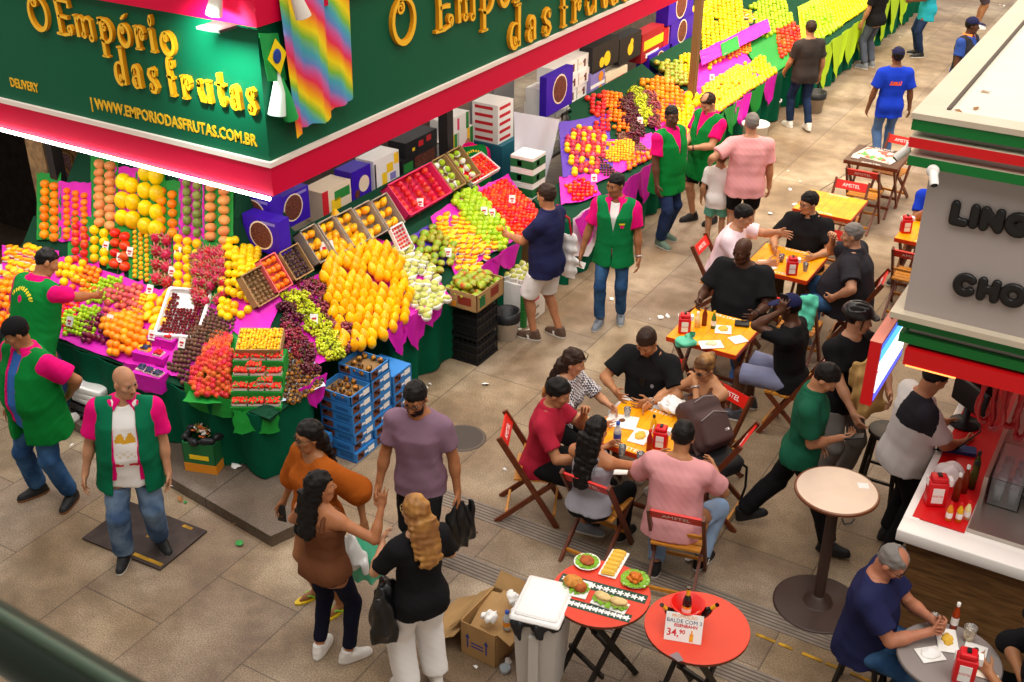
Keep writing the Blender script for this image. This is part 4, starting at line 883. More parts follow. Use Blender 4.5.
M_GR = fm('grape_red', '#7a1830', '#9a2a3c', .25); M_GB = fm('grape_black', '#4a1024', '#6a1c34', .25); M_GG = fm('grape_green', '#c8d020', '#b0b81c', .25); M_GP = fm('grape_pink', '#a04858', '#7c2c40', .25)
for k, m in (('gred', M_GR), ('gblack', M_GB), ('ggreen', M_GG), ('gpink', M_GP)): proto(k, 'grape_bunch', 'grapes', bunch('grape_bunch', m, 62, len(k)*7), .05)
N_FRUIT = 0
def put(key, p, rot, label, group, s=1.0, mesh=None):
 global N_FRUIT; N_FRUIT += 1
 name, cat, me, r, sub = PROTO[key]; o = link(name, me, None, p, rot, label, cat, group, scale=(s, s, s))
 for nm, sm in sub: link(nm, sm, o)
 return o
def inside(x, y, poly):
 c = False; n = len(poly)
 for i in range(n):
  (x0, y0), (x1, y1) = poly[i], poly[(i+1) % n]
  if (y0 > y) != (y1 > y) and x < (x1-x0)*(y-y0)/(y1-y0)+x0: c = not c
 return c
SHEET_N = 0
def sheet(px, m, label, lift=.006, cat='paper', name='tissue_sheet', grow=1.06, crinkle=.008, group=None):
 """a crinkled paper sheet lying on the display under a pile"""
 P = [hit(x, y, 0) for x, y in px]; c = sum(P, Vector())/len(P); P = [c+(p-c)*grow for p in P]; n = 9
 A, B, C_, D = P[0], P[1], P[2], P[3]; rr = random.Random(len(label)); rows = []
 for i in range(n+1):
  row = []
  for j in range(n+1):
   u, v = i/n, j/n; q = (A*(1-u)+B*u)*(1-v)+(D*(1-u)+C_*u)*v; row.append((q.x, q.y, surf_z(q.x, q.y)+lift+rr.uniform(0, crinkle)+(.02 if i in (0, n) or j in (0, n) else 0)*rr.random()))
  rows.append(row)
 b = MB(m); b.grid(rows, 0, True, thick=-.003); return b.build(name, label=label, cat=cat, group=group)
def pile(key, px, label, group, pitch=2.06, mound=.0, base=0.0, s=1.0, jit=.16, tilt=.35, seed=1, lie=False, maxn=300, stand=False, cols=None, key2=None, rows=2, zoff=.8, turn=0):
 """rows of fruit packed over a patch of the display, patch given by its outline"""
 name, cat, me, r, sub = PROTO[key]; r *= s; P = [hit(x, y, r) for x, y in px]; c_ = sum(P, Vector())/len(P); P = [c_+(p-c_)*1.09 for p in P]; poly = [(p.x, p.y) for p in P]; rr = random.Random(seed*77+3)
 x0 = min(p[0] for p in poly); x1 = max(p[0] for p in poly); y0 = min(p[1] for p in poly); y1 = max(p[1] for p in poly); cx = sum(p[0] for p in poly)/len(poly); cy = sum(p[1] for p in poly)/len(poly)
 gx = (surf_z(cx+.05, cy)-surf_z(cx-.05, cy))/.1; gy = (surf_z(cx, cy+.05)-surf_z(cx, cy-.05))/.1
 dx = pitch*r/math.sqrt(1+gx*gx); dy = pitch*r*.90/math.sqrt(1+gy*gy); rad = max(x1-x0, y1-y0)/2; out = []; j = 0; y = y0+dy*.5
 while y < y1:
  x = x0+(dx*.5 if j % 2 else 0)+dx*.25; i = 0
  while x < x1:
   xx, yy = x+rr.uniform(-jit, jit)*r, y+rr.uniform(-jit, jit)*r
   if inside(xx, yy, poly) and rr.random() > .03: out.append((xx, yy, i, j))
   x += dx; i += 1
  y += dy; j += 1
 out = out[:maxn]
 for xx, yy, i, j in out:
  d = math.hypot((xx-cx)/max(.05, (x1-x0)/2), (yy-cy)/max(.05, (y1-y0)/2)); z = surf_z(xx, yy)+r*(zoff+rr.uniform(-.12, .2))+base+mound*max(0, 1-d*d)
  rot = (rr.uniform(-tilt, tilt), rr.uniform(-tilt, tilt), rr.uniform(0, 6.28)) if not lie else (PI/2+rr.uniform(-.25, .25), rr.uniform(-.3, .3), turn+rr.uniform(-.5, .5))
  k = key if key2 is None or (i+j) % rows else key2
  put(k, (xx, yy, z), rot, label if k == key else label2(label, k), group if k == key else group+', second kind', s*rr.uniform(.88, 1.07))
 return out
def label2(label, k): return {'yellowfruit': 'round yellow fruit set between the pinkish red fruit by the stacked white boxes', 'peach': 'pink fruit'}.get(k, label+' of second kind')
PITCH = dict(bigyellow=1.06, beige=.92, cherimoya=1.06, dragon=1.1)
def netcol(key, x0, x1, y0, y1, label, group, s=1.0, m=None, seed=0, back=M_MAG, blabel=None, nx=None):
 """an upright net: tidy columns of one fruit leaning on the back of the display (rows run up the slope)"""
 name, cat, me, r, sub = PROTO[key]; r *= s; a, c = hit((x0+x1)/2, y1, r), hit((x0+x1)/2, y0, r); l, q = hit(x0, (y0+y1)/2, r), hit(x1, (y0+y1)/2, r); W = abs(q.x-l.x); up = c-a; n = max(1, round(up.length/(2*r*PITCH.get(key, .97)))); w_ = nx or max(1, round(W/(2*r*.98))); rr = random.Random(seed+int(x0))
 for i in range(n):
  for j in range(w_):
   f = (i+.5)/n; p = a+up*f; xx = p.x+(j-(w_-1)/2)*W/w_+rr.uniform(-.08, .08)*r+(r*.35 if i % 2 else 0)*(0 if w_ > 1 else .3); yy = p.y+rr.uniform(-.08, .08)*r
   put(key, (xx, yy, surf_z(xx, yy)+r*.75), (rr.uniform(-.3, .3), rr.uniform(-.3, .3), rr.uniform(0, 6)), label, group, s*rr.uniform(.94, 1.05))
 if back is not None: sheet([(x0-1, y1), (x1+1, y1), (x1+1, y0-3), (x0-1, y0-3)], back, blabel or 'backing behind '+label, .004)
def tag_card(px, py, label, off=.10, w_=.07, h_=.09, rz=.3, z=None, group='white price cards on the display'):
 p = hit(px, py, .05) if z is None else at(px, py, z); b = MB(M_WHITE, mat('price_red', '#c02028', .6), STEM); T_ = T(0, 0, .0, R(-28), 0, rz)
 b.box(-w_/2, w_/2, -.002, .002, -h_/2+off, h_/2+off, 0, T_); b.box(-.003, .003, 0, .005, -.06, off, 2, T_)
 b.box(-w_*.3, w_*.28, -.004, -.0015, off-.006, off+.012, 1, T_); b.box(-w_*.18, w_*.2, -.004, -.0015, off-.028, off-.016, 1, T_)
 return b.build('price_card', loc=p, label=label, cat='price card', group=group)
G = lambda *a: a
# ---- tall nets along the back of the long side
NC = [('orange', 39, 60, 180, 240, 'orange in the net next to the black door post', 2, M_GRNP), ('mandarin', 61, 90, 190, 243, 'yellow orange mandarin on magenta paper beside the orange net', 3, M_MAG), ('red', 70, 90, 224, 262, 'red apple in the green net behind the bending vendor', 2, M_GRNP),
 ('beige', 93, 117, 161, 228, 'pale orange cantaloupe in the tallest net column before the dried fruit crates', 2, M_GRNP), ('bigyellow', 117, 138, 175, 226, 'big yellow melon on magenta paper', 2, M_MAG), ('bigyellow', 138, 164, 165, 236, 'big bright yellow melon in the highest column under the light tube', 2, M_GRNP),
 ('orange', 155, 179, 188, 236, 'orange in the column right of the big yellow melons', 2, M_GRNP), ('cherimoya', 181, 203, 180, 236, 'knobbly green custard apple on magenta backing', 2, M_MAG), ('beige', 203, 232, 184, 244, 'peach coloured cantaloupe in the column beside the purple date boxes', 2, M_GRNP),
 ('yellowfruit', 89, 110, 228, 264, 'yellow fruit in the basket net under the cantaloupe column', 2, M_GRNP), ('persimmon', 109, 131, 230, 270, 'dark orange persimmon in the middle basket net', 2, M_GRNP), ('smallyellow', 131, 151, 228, 280, 'small yellow fruit in green netting beside the persimmons', 3, M_GRNP),
 ('dragon', 151, 172, 232, 287, 'pink dragon fruit stacked in a basket', 2, M_GRNP), ('yellowfruit', 172, 203, 236, 293, 'yellow fruit in the column next to the dragon fruit', 3, M_MAG)]
for k, x0, x1, y0, y1, lab, nx, bk in NC: netcol(k, x0, x1, y0, y1, lab, lab+' net', nx=nx, back=bk, s=1.12)
pile('dragon', [(194, 252), (226, 250), (224, 302), (192, 300)], 'pink dragon fruit in the loose cluster on green paper', 'dragon fruit cluster', 1.7, .05); sheet([(190, 304), (228, 304), (230, 246), (190, 248)], M_GRNP, 'green paper under the dragon fruit cluster')
pile('yellowfruit', [(222, 254), (258, 250), (256, 288), (244, 318), (220, 316)], 'yellow fruit heaped between dragon fruit and tilted trays', 'yellow heap by the tilted trays', 1.75, .05)
# ---- low trays along the front of the long side
def tray(key, px, label, group, m=M_MAG, ml='magenta', **k): pile(key, px, label, group, **k); sheet([px[3], px[2], px[1], px[0]], m, ml+' tissue under the '+label, grow=1.16)
tray('orange', [(-2, 278), (17, 276), (19, 322), (-2, 326)], 'orange in the pile at the picture edge by the bending vendor', 'orange pile at far end', mound=.04)
pile('half', [(4, 246), (46, 244), (44, 286), (2, 288)], 'yellow fruit in a white cup beside the bending vendor', 'cupped yellow fruit at far end', 1.95)
tray('yellowfruit', [(57, 262), (84, 258), (86, 282), (60, 284)], 'yellow green fruit just in front of the red apple net', 'yellow green tray fruit', mound=.02)
tray('mandarin', [(72, 270), (98, 268), (98, 293), (70, 296)], 'small orange mandarin in the tray before the baskets', 'front mandarins', mound=.03)
tray('lime', [(88, 282), (122, 278), (122, 300), (88, 304)], 'small green lime in the tray under the outstretched hand', 'limes under the hand', mound=.02)
tray('peach', [(106, 291), (141, 286), (140, 316), (106, 318)], 'dusky red peach in the tray under a white card', 'peach tray', mound=.03)
tray('smallyellow', [(123, 298), (152, 294), (150, 318), (124, 322)], 'little yellow plum in the tray between peaches and papayas', 'little yellow plums', mound=.02)
tray('papaya', [(146, 298), (172, 294), (170, 326), (148, 330)], 'yellow papaya in the short row behind the berry punnets', 'short papaya row', lie=True, pitch=1.9)
tray('tomato', [(56, 305), (78, 300), (74, 330), (56, 334)], 'red tomato in the tray nearest the bending vendor', 'red fruit by vendor')
tray('lime', [(66, 312), (98, 308), (96, 334), (64, 336)], 'small green lime in the front tray with a pale cut one', 'front limes', mound=.03)
tray('plum', [(84, 318), (113, 314), (112, 340), (84, 342)], 'dark purple plum in the small front tray', 'front plums', mound=.03)
tray('orange', [(102, 320), (140, 314), (148, 350), (112, 356)], 'orange in the front heap on magenta paper', 'front orange heap', mound=.06, pitch=1.7)
tray('mandarin', [(134, 336), (150, 334), (152, 354), (136, 356)], 'small dark orange mandarin at the corner of the front orange heap', 'front heap mandarins')
pile('date', [(204, 310), (236, 318), (226, 344), (206, 374), (188, 384), (170, 366)], 'brown longan in the big brown heap', 'longan heap', 2.12, .06, s=1.22, maxn=240); sheet([(166, 372), (206, 386), (240, 318), (200, 306)], M_MAG, 'magenta tissue under the brown longan heap', grow=1.1)
pile('rambutan', [(216, 338), (232, 342), (232, 396), (198, 398), (192, 384)], 'hairy red and orange rambutan in the green lined basket', 'rambutans in the green basket', 1.80, .08, base=.03); sheet([(188, 402), (236, 402), (236, 336), (210, 334)], M_GRNP, 'green plastic lining under the rambutans', grow=1.15)
pile('fig', [(287, 356), (306, 350), (322, 384), (296, 402), (284, 396)], 'brown and yellow mangosteen in a blue white paper cup', 'mangosteens at the corner', 1.98, .01); sheet([(283, 402), (324, 388), (306, 346), (284, 352)], mat('pale_blue_paper', '#c8dce8', .7), 'pale blue paper under the mangosteens', grow=1.08)
sheet([(60, 338), (150, 372), (176, 300), (66, 262)], M_MAG, 'wide magenta paper covering the low front of the long display', .002, crinkle=.004); sheet([(222, 326), (262, 352), (282, 300), (244, 276)], M_MAG, 'magenta paper between yellow heap and tilted trays', .02); sheet([(4, 330), (52, 336), (58, 256), (4, 250)], M_MAG, 'magenta paper under the far end fruit of the long display', .002)
# ---- grapes in slanting rows
for kk, px, lab in (('gblack', [(284, 300), (301, 316), (296, 330), (282, 318)], 'dark grape bunch beside the tilted fruit trays'), ('gred', [(286, 318), (312, 350), (296, 356), (284, 338)], 'deep red grape bunch behind the mangosteens'),
     ('gblack', [(300, 338), (322, 370), (306, 372), (296, 352)], 'black red grape bunch in the row next to the green grapes'), ('ggreen', [(286, 296), (304, 296), (346, 346), (330, 358)], 'yellow green grape bunch in the pale diagonal row'),
     ('gpink', [(298, 282), (320, 280), (356, 336), (342, 348)], 'dusky pink grape bunch in the row beside the papayas')):
 pile(kk, px, lab, lab+' row', 1.75, .02, s=1.0, tilt=.5, zoff=.6)
sheet([(300, 376), (352, 346), (318, 278), (284, 294)], M_MAG, 'magenta tissue under the grape rows', grow=1.05)
# ---- big papaya slope
pile('papaya', [(322, 236), (346, 218), (362, 236), (398, 262), (410, 300), (400, 322), (372, 340), (346, 346), (334, 322), (326, 276)], 'ripe yellow papaya standing in the big heap of the corner stall', 'big papaya heap', 1.72, .06, tilt=.28, zoff=1.15, s=.98); sheet([(340, 348), (412, 318), (392, 246), (320, 236)], M_MAG, 'magenta tissue under the big papaya heap', grow=1.06)
pile('sugarapple', [(380, 262), (404, 244), (430, 262), (446, 298), (424, 316), (412, 302), (400, 272)], 'pale green sugar apple in a white foam net beside the papayas', 'sugar apples in foam nets', 1.95, .02, tilt=.5); sheet([(410, 318), (450, 300), (420, 246), (378, 258)], M_MAG, 'magenta tissue under the sugar apples', grow=1.06)
# ---- mangoes, cut fruit, guavas, tomatoes
pile('mango', [(412, 240), (438, 226), (458, 254), (452, 268), (434, 274)], 'green and red mango in the pile behind the mango carton', 'mango pile on the slope', 2.0, .03, lie=True, turn=.6); sheet([(430, 276), (462, 258), (438, 224), (408, 240)], M_PURP, 'purple paper under the mango pile', grow=1.05)
pile('half', [(440, 232), (468, 212), (496, 244), (474, 274), (458, 268)], 'halved orange yellow passion fruit in a white cup', 'halved passion fruit', 1.92, .02, tilt=.3); pile('half', [(432, 222), (446, 214), (456, 226), (442, 234)], 'cut yellow fruit in the small black tray', 'cut fruit in the black tray', 1.9)
pile('guava', [(452, 200), (476, 190), (510, 232), (500, 252), (478, 236)], 'round green guava on magenta paper next to the tomatoes', 'guava slope', 1.75, .03, key2=None); sheet([(456, 276), (514, 240), (478, 188), (432, 220)], M_MAG, 'magenta tissue under guavas and cut passion fruit', grow=1.04)
pile('tomato', [(480, 196), (506, 180), (534, 208), (530, 236), (512, 236), (496, 216)], 'ripe red tomato in the broad tomato pile by the aisle', 'broad tomato pile', 1.80, .03); sheet([(508, 240), (538, 222), (508, 178), (474, 194)], M_MAG, 'magenta tissue under the broad tomato pile', grow=1.04)
# ---- second section
def far(key, px, lab, **k):
 k.setdefault('pitch', 2.4 if px[0][0] > 690 else 2.2); pile(key, px, lab, lab+' pile', **k)
far('pome', [(566, 138), (582, 126), (606, 136), (598, 170), (574, 172)], 'pinkish red pomegranate on purple paper by the stacked white boxes', key2='yellowfruit', rows=3, pitch=2.0, s=.95, tilt=.8); sheet([(564, 178), (612, 168), (606, 118), (560, 126)], M_PURP, 'purple tissue under the pomegranates')
far('red', [(588, 98), (604, 94), (612, 128), (596, 132)], 'shiny red fruit stacked behind the pomegranates', s=1.1); far('mandarin', [(604, 92), (622, 94), (630, 130), (612, 128)], 'orange mandarin in the upright rows left of the far grapes', s=1.05)
for kk, px, lab in (('gblack', [(620, 104), (632, 96), (642, 132), (632, 140)], 'dark grape bunch in the second section'), ('ggreen', [(630, 92), (640, 88), (654, 116), (642, 124)], 'green grape bunch in the second section'), ('gpink', [(642, 92), (654, 92), (660, 120), (652, 128)], 'reddish grape bunch at the edge of the second section grapes')): pile(kk, px, lab, lab+'es', 1.7, .02, tilt=.5, zoff=.6)
far('nut', [(618, 134), (646, 130), (652, 150), (624, 152)], 'reddish brown chestnut above the yellow plums', pitch=2.1, maxn=90); far('smallyellow', [(604, 144), (632, 140), (634, 160), (606, 162)], 'tiny yellow plum in the heap of the second section', mound=.02); far('date', [(590, 148), (606, 146), (630, 172), (612, 178), (594, 170)], 'dark brown longan of the second section', pitch=2.6, mound=.02, maxn=60)
far('mandarin', [(626, 154), (656, 150), (658, 168), (628, 170)], 'small orange mandarin in the front heap of the second section', mound=.02); far('tomato', [(566, 186), (584, 178), (596, 192), (576, 202)], 'red tomato in the corner heap before the white cloth', mound=.02); far('lime', [(656, 144), (672, 140), (674, 156), (658, 160)], 'small green lime next to the second section mandarins')
far('orange', [(640, 82), (668, 78), (690, 104), (664, 122), (650, 108)], 'bright orange in the loose slope of the second section'); far('yellowfruit', [(664, 112), (690, 104), (704, 122), (684, 138), (668, 132)], 'yellow orange fruit behind the two vendors', mound=.02)
far('mango', [(656, 60), (680, 62), (690, 84), (668, 82)], 'dull green mango at the top of the second section', lie=True, pitch=1.9); far('yellowfruit', [(678, 56), (690, 54), (696, 80), (684, 84)], 'yellow fruit on magenta paper by the brown post', s=.85); far('bigyellow', [(684, 96), (704, 92), (706, 106), (688, 110)], 'big yellow melon of the second section')
far('papaya', [(664, 136), (680, 130), (690, 146), (672, 152)], 'yellow papaya lying behind the vendor with shorts', lie=True, pitch=1.8)
sheet([(596, 184), (664, 168), (650, 136), (588, 146)], M_MAG, 'magenta tissue across the middle of the second section'); sheet([(664, 158), (712, 134), (690, 92), (650, 108)], M_MAG, 'magenta tissue under the oranges of the second section')
sheet([(562, 206), (600, 196), (592, 176), (560, 180)], M_MAG, 'magenta tissue in the corner of the second section')
# ---- third stall and farthest stall
far('yround', [(696, 12), (730, -14), (748, 34), (708, 66)], 'yellow fruit heaped high right of the brown post'); far('ymango', [(704, 88), (738, 66), (756, 96), (716, 122)], 'yellow mango in the front heap of the third stall', lie=True, pitch=1.7)
far('lemon', [(736, 70), (762, 56), (776, 76), (752, 96)], 'round yellow fruit in the front corner heap of the third stall'); far('mandarin', [(722, 34), (744, 28), (752, 50), (730, 58)], 'orange mandarin in the upper tray of the third stall'); far('guava', [(752, 6), (780, -8), (792, 20), (764, 38)], 'pale yellow guava at the top of the third stall')
far('persimmon', [(776, 30), (796, 22), (800, 46), (782, 56)], 'dark orange persimmon at the end of the third stall'); far('half', [(736, 16), (748, 8), (756, 18), (744, 26)], 'cupped yellow fruit at the top of the third stall'); far('bigyellow', [(690, 8), (704, 2), (712, 14), (696, 22)], 'big yellow melon hanging high next to the brown post', s=.8)
sheet([(703, 74), (768, 40), (765, 28), (701, 60)], M_MAG, 'magenta paper strip between the two tiers of the third stall', .13); sheet([(722, 66), (738, 58), (736, 46), (720, 54)], M_GRNP, 'green paper square on the tier strip of the third stall', .14); sheet([(706, 128), (764, 92), (736, 44), (694, 70)], M_MAG, 'magenta tissue under the mangoes of the third stall'); sheet([(766, 88), (802, 60), (776, 22), (744, 44)], M_GRNP, 'green paper under the end of the third stall')
far('guava', [(802, 14), (824, 2), (840, 26), (814, 42)], 'yellow green guava at the near end of the farthest stall'); far('lemon', [(826, 0), (850, -14), (872, 8), (842, 24)], 'yellow fruit in the middle of the farthest stall'); far('orange', [(850, -16), (880, -24), (896, -4), (872, 8)], 'orange at the top edge of the farthest stall')
sheet([(806, 50), (884, 4), (864, -24), (800, 8)], mat('lime_tissue', '#b4dc14', .6, bump=.4, bscale=22), 'lime green tissue on the farthest stall')
print('FRUIT', N_FRUIT)
# ------------------------------------------------------------------ crates, cartons and other goods
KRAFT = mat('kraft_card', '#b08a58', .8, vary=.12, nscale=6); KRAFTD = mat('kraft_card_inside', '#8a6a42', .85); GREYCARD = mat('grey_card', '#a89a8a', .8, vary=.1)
BLUE = mat('blue_card', '#2f7fc8', .6, vary=.06); BLUED = mat('blue_card_dark', '#1d5a98', .6); LABW = mat('label_white', '#f4f2ee', .6); FRUITP = mat('print_fruit_brown', '#6a3a2a', .6); ORP = mat('print_orange', '#e89020', .6); YEP = mat('print_yellow', '#ffd21e', .6); REDP = mat('print_red', '#d01828', .6); GRP = mat('print_green', '#2a8a3a', .6); BLK = mat('black_plastic', '#17171a', .5, .4); PURPC = mat('purple_card', '#3a12b0', .5, .3, vary=.08); PURPD = mat('purple_card_deep', '#2a0e78', .5); DATE = mat('print_dates', '#7c4030', .6, col2='#4a2018', nscale=60); CREAM = mat('print_cream', '#f0dcc0', .6); PINKC = mat('pink_card', '#e8286a', .6); BLKC = mat('black_card', '#1c1c20', .6, vary=.2)
FOAM = mat('styrofoam', '#f6f6f4', .8); GRNC = mat('green_card', '#1c6a38', .6); LILAC = mat('lilac_card', '#8a80c8', .6)
def patch(b, face, sx, sy, sz, u0, u1, v0, v1, mi, M=None, e=.0015):
 """a printed patch on a carton face; u, v in 0..1 over the face"""
 if face == 'f': b.box(-sx/2+u0*sx, -sx/2+u1*sx, -sy/2-e, -sy/2+.001, v0*sz, v1*sz, mi, M)
 if face == 'r': b.box(sx/2-.001, sx/2+e, -sy/2+u0*sy, -sy/2+u1*sy, v0*sz, v1*sz, mi, M)
 if face == 'l': b.box(-sx/2-e, -sx/2+.001, -sy/2+u0*sy, -sy/2+u1*sy, v0*sz, v1*sz, mi, M)
 if face == 't': b.box(-sx/2+u0*sx, -sx/2+u1*sx, -sy/2+v0*sy, -sy/2+v1*sy, sz-.001, sz+e, mi, M)
def disc(b, face, sx, sy, sz, u, v, r, mi, e=.003):
 n = 18
 if face == 'f': c = Vector((-sx/2+u*sx, -sy/2-e, v*sz)); a, d = Vector((1, 0, 0)), Vector((0, 0, 1))
 else: c = Vector((sx/2+e, -sy/2+u*sy, v*sz)); a, d = Vector((0, 1, 0)), Vector((0, 0, 1))
 b.add([c]+[c+a*r*math.cos(2*PI*i/n)+d*r*math.sin(2*PI*i/n) for i in range(n)], [(0, 1+i, 1+(i+1) % n) for i in range(n)], mi)
def carton(label, loc, size, m, prints=(), discs=(), rz=0, group=None, name='carton', rot=None, opentop=False):
 sx, sy, sz = size; mats = [m]; idx = {m.name: 0}
 def im(q):
  if q.name not in idx: idx[q.name] = len(mats); mats.append(q)
  return idx[q.name]
 b = MB(*mats)
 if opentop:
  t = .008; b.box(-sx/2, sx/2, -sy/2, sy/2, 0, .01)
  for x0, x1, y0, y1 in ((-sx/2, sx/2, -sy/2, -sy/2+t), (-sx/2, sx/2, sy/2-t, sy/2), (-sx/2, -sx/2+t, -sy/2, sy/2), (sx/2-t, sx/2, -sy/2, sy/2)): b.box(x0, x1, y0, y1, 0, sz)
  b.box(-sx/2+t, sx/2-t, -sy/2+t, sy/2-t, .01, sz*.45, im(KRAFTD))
 else: b.box(-sx/2, sx/2, -sy/2, sy/2, 0, sz, bev=0)
 for p in prints: patch(b, p[0], sx, sy, sz, *p[1:5], im(p[5]))
 for d in discs: disc(b, d[0], sx, sy, sz, d[1], d[2], d[3], im(d[4]), .003+.0012*discs.index(d))
 b.mats = mats; return b.build(name, loc=loc, rot=rot or (0, 0, rz), label=label, cat='box', group=group)
def tilt_crate(p1, p2, up, depth, tilt, m, label, key=None, rows=3, cols=2, flabel='', group=None, s=1.0, name='fruit_crate', side='R', m2=None, lie=False, hole=True, off=.02, xs=None):
 """an open crate tipped towards the shopper; p1-p2: its lower edge in the picture"""
 a = hit(*p1, off) if xs is None else atx(*p1, xs); c = hit(*p2, off) if xs is None else atx(*p2, xs); w_ = (c-a).length if side != 'F' else (c-a).length; mid = (a+c)/2
 rz = {'R': PI/2, 'L': 0, 'D': PI/4}[side]; M = Matrix.Translation(mid) @ Matrix.Rotation(rz, 4, 'Z') @ Matrix.Rotation(R(tilt), 4, 'X') @ Matrix.Translation((0, 0, 0))
 root = empty(name, label, 'crate', (0, 0, 0), 0, group); root.matrix_world = M
 b = MB(m, m2 or m, BLKC); t = .012
 b.box(-w_/2, w_/2, 0, up, -.01, 0); b.box(-w_/2, w_/2, 0, t, 0, depth, 1); b.box(-w_/2, w_/2, up-t, up, 0, depth, 1); b.box(-w_/2, -w_/2+t, 0, up, 0, depth, 1); b.box(w_/2-t, w_/2, 0, up, 0, depth, 1)
 if hole:
  for y in (-.0012, up-.0005): b.box(-.03, .03, y, y+.002, depth*.55, depth*.8, 2)
  b.box(-.03, .03, up-t-.0015, up-t, depth*.5, depth*.8, 2)
 b.build('crate_body', root)
 if key:
  r = PROTO[key][3]*s; rr = random.Random(int(p1[0]*7+p1[1]))
  for i in range(cols):
   for j in range(rows):
    x = -w_/2+t+(i+.5+(.0 if j % 2 else .0))*(w_-2*t)/cols; y = t+(j+.5)*(up-2*t)/rows; p = M @ Vector((x+rr.uniform(-.1, .1)*r, y+rr.uniform(-.1, .1)*r, r*.9+depth*.15))
    rot = (M.to_euler().x+PI/2*lie+rr.uniform(-.4, .4), rr.uniform(-.4, .4), rr.uniform(0, 6)) if not lie else (rr.uniform(.6, 1.4), rr.uniform(-.3, .3), rz+PI/2+rr.uniform(-.6, .6)); put(key, p, rot, flabel, flabel+' crate', s*rr.uniform(.93, 1.05))
 return root, M, w_
def lerp2(a, c, t): return (a[0]+(c[0]-a[0])*t, a[1]+(c[1]-a[1])*t)
NTH = ['first', 'second', 'third', 'fourth', 'fifth', 'sixth', 'seventh']
for i in range(5):
 a, c = lerp2((312, 268), (400, 227), i/5), lerp2((312, 268), (400, 227), (i+.96)/5)
 tilt_crate(a, c, .36, .12, 52, GREYCARD, 'grey card crate of yellow mangoes, '+NTH[i]+' of the tilted row counted from the purple boxes', 'ymango', 3, 2 if i else 2, 'yellow mango in the '+NTH[i]+' tilted grey crate behind the papayas', 'tilted grey mango crates', 1.02, lie=True, m2=GREYCARD, off=.03)
tilt_crate((404, 222), (446, 197), .40, .12, 46, PINKC, 'pink lined crate of red apples tilted beside the mango crates', 'red', 6, 5, 'red apple in the pink tilted crate', None, 1.0, m2=PINKC, off=.04)
tilt_crate((447, 196), (461, 188), .40, .11, 46, KRAFT, 'card crate of pale green guavas right of the red apples', 'guavanet', 4, 2, 'netted green guava in the crate next to the red apples', None, .95, off=.04)
tilt_crate((462, 187), (476, 179), .40, .11, 46, KRAFT, 'second card crate of pale green guavas, nearer the dark post', 'guavanet', 4, 2, 'netted green guava in the crate next to the tomatoes', None, .95, off=.04)
r_, M_, w_ = tilt_crate((470, 186), (500, 172), .30, .05, 30, M_WHITE, 'white tray of tomatoes at the top by the dark post', 'tomato', 6, 8, 'tomato in the white tray by the dark post', None, .9, off=.06, hole=False)
tilt_crate((253, 311), (277, 296), .32, .07, 56, KRAFT, 'kraft tray of tiny brown and white fruit, lowest of the tilted trio', 'kiwi', 7, 5, 'small brown kiwi in the lowest tilted kraft tray', None, .95, off=.05)
tilt_crate((274, 296), (289, 286), .34, .07, 56, mat('salmon_card', '#f06a6a', .6), 'salmon pink tray of orange mandarins between the two kraft trays', 'mandarin', 4, 3, 'orange mandarin in the salmon tray', None, 1.0, off=.05)
tilt_crate((292, 284), (310, 272), .30, .07, 54, KRAFT, 'kraft tray of dark figs behind the red grapes', 'fig2', 7, 5, 'dark fig in the kraft tray behind the grapes', None, .9, off=.05)
tilt_crate((398, 252), (412, 246), .26, .03, 62, M_WHITE, 'white tray of red berries stood upright before the mango pile', 'rberry', 6, 4, 'red berry in the upright white tray', None, .7, off=.05, hole=False)
DD = lambda f, u, v, r: [(f, u, v, r*1.12, CREAM), (f, u, v, r, DATE)]
def dbox(label, p, rz, size=(.42, .16, .34), g='purple date cartons', c=(.5, .5), **k): return carton(label, p, size, PURPC, [('f', .55, .92, .85, .93, LILAC)], DD('f', c[0], c[1], size[2]*.37), rz=rz, group=g, **k)
pb = [((256, 230), 'purple carton with a round picture of dates, upper one facing the front', 0, 7.55), ((263, 252), 'purple carton with a round date picture, lower one nearest the tilted trays', 0, 7.35), ((225, 226), 'purple carton stood half behind the cantaloupes', 0, 7.75)]
for (px, py), l, rz, Y in pb:
 p = aty(px, py, Y); dbox(l, (p.x, p.y+.08, p.z), rz)
p = atx(297, 224, -7.2); dbox('purple date carton turned to the aisle, next to the tilted mango crates', (p.x-.08, p.y, p.z), PI/2, c=(.42, .55))
b = MB(GREYCARD, M_POST); b.box(-7.75, -7.15, 8.05, 10.3, 1.30, 1.33);
for y in (8.1, 9.2, 10.25): b.box(-7.7, -7.66, y-.02, y+.02, 0, 1.3, 1); b.box(-7.22, -7.18, y-.02, y+.02, .0, 1.3, 1)
b.build('shelf', label='grey board shelf carrying cartons behind the tilted crates', cat='shelf')
def shelf_box(px0, px1, py, h, dep, m, label, prints, discs=(), X=-7.25, z=1.332, g=None):
 y0, y1 = atx(px0, py, X).y, atx(px1, py, X).y; w_ = abs(y1-y0); return carton(label, (X-dep/2, (y0+y1)/2, z), (w_-.01, dep, h), m, prints, discs, PI/2, g)
shelf_box(322, 352, 200, .34, .26, CREAM, 'cream carton with a big picture of green and yellow mango', [('f', 0, .2, 0, 1, REDP), ('f', .3, .62, .1, .62, YEP), ('f', .42, .95, .55, .85, GRP)])
shelf_box(352, 372, 192, .40, .22, PURPC, 'purple carton with white oval picture behind the mango crates', [], [('f', .62, .55, .09, CREAM), ('f', .25, .35, .045, DATE)])
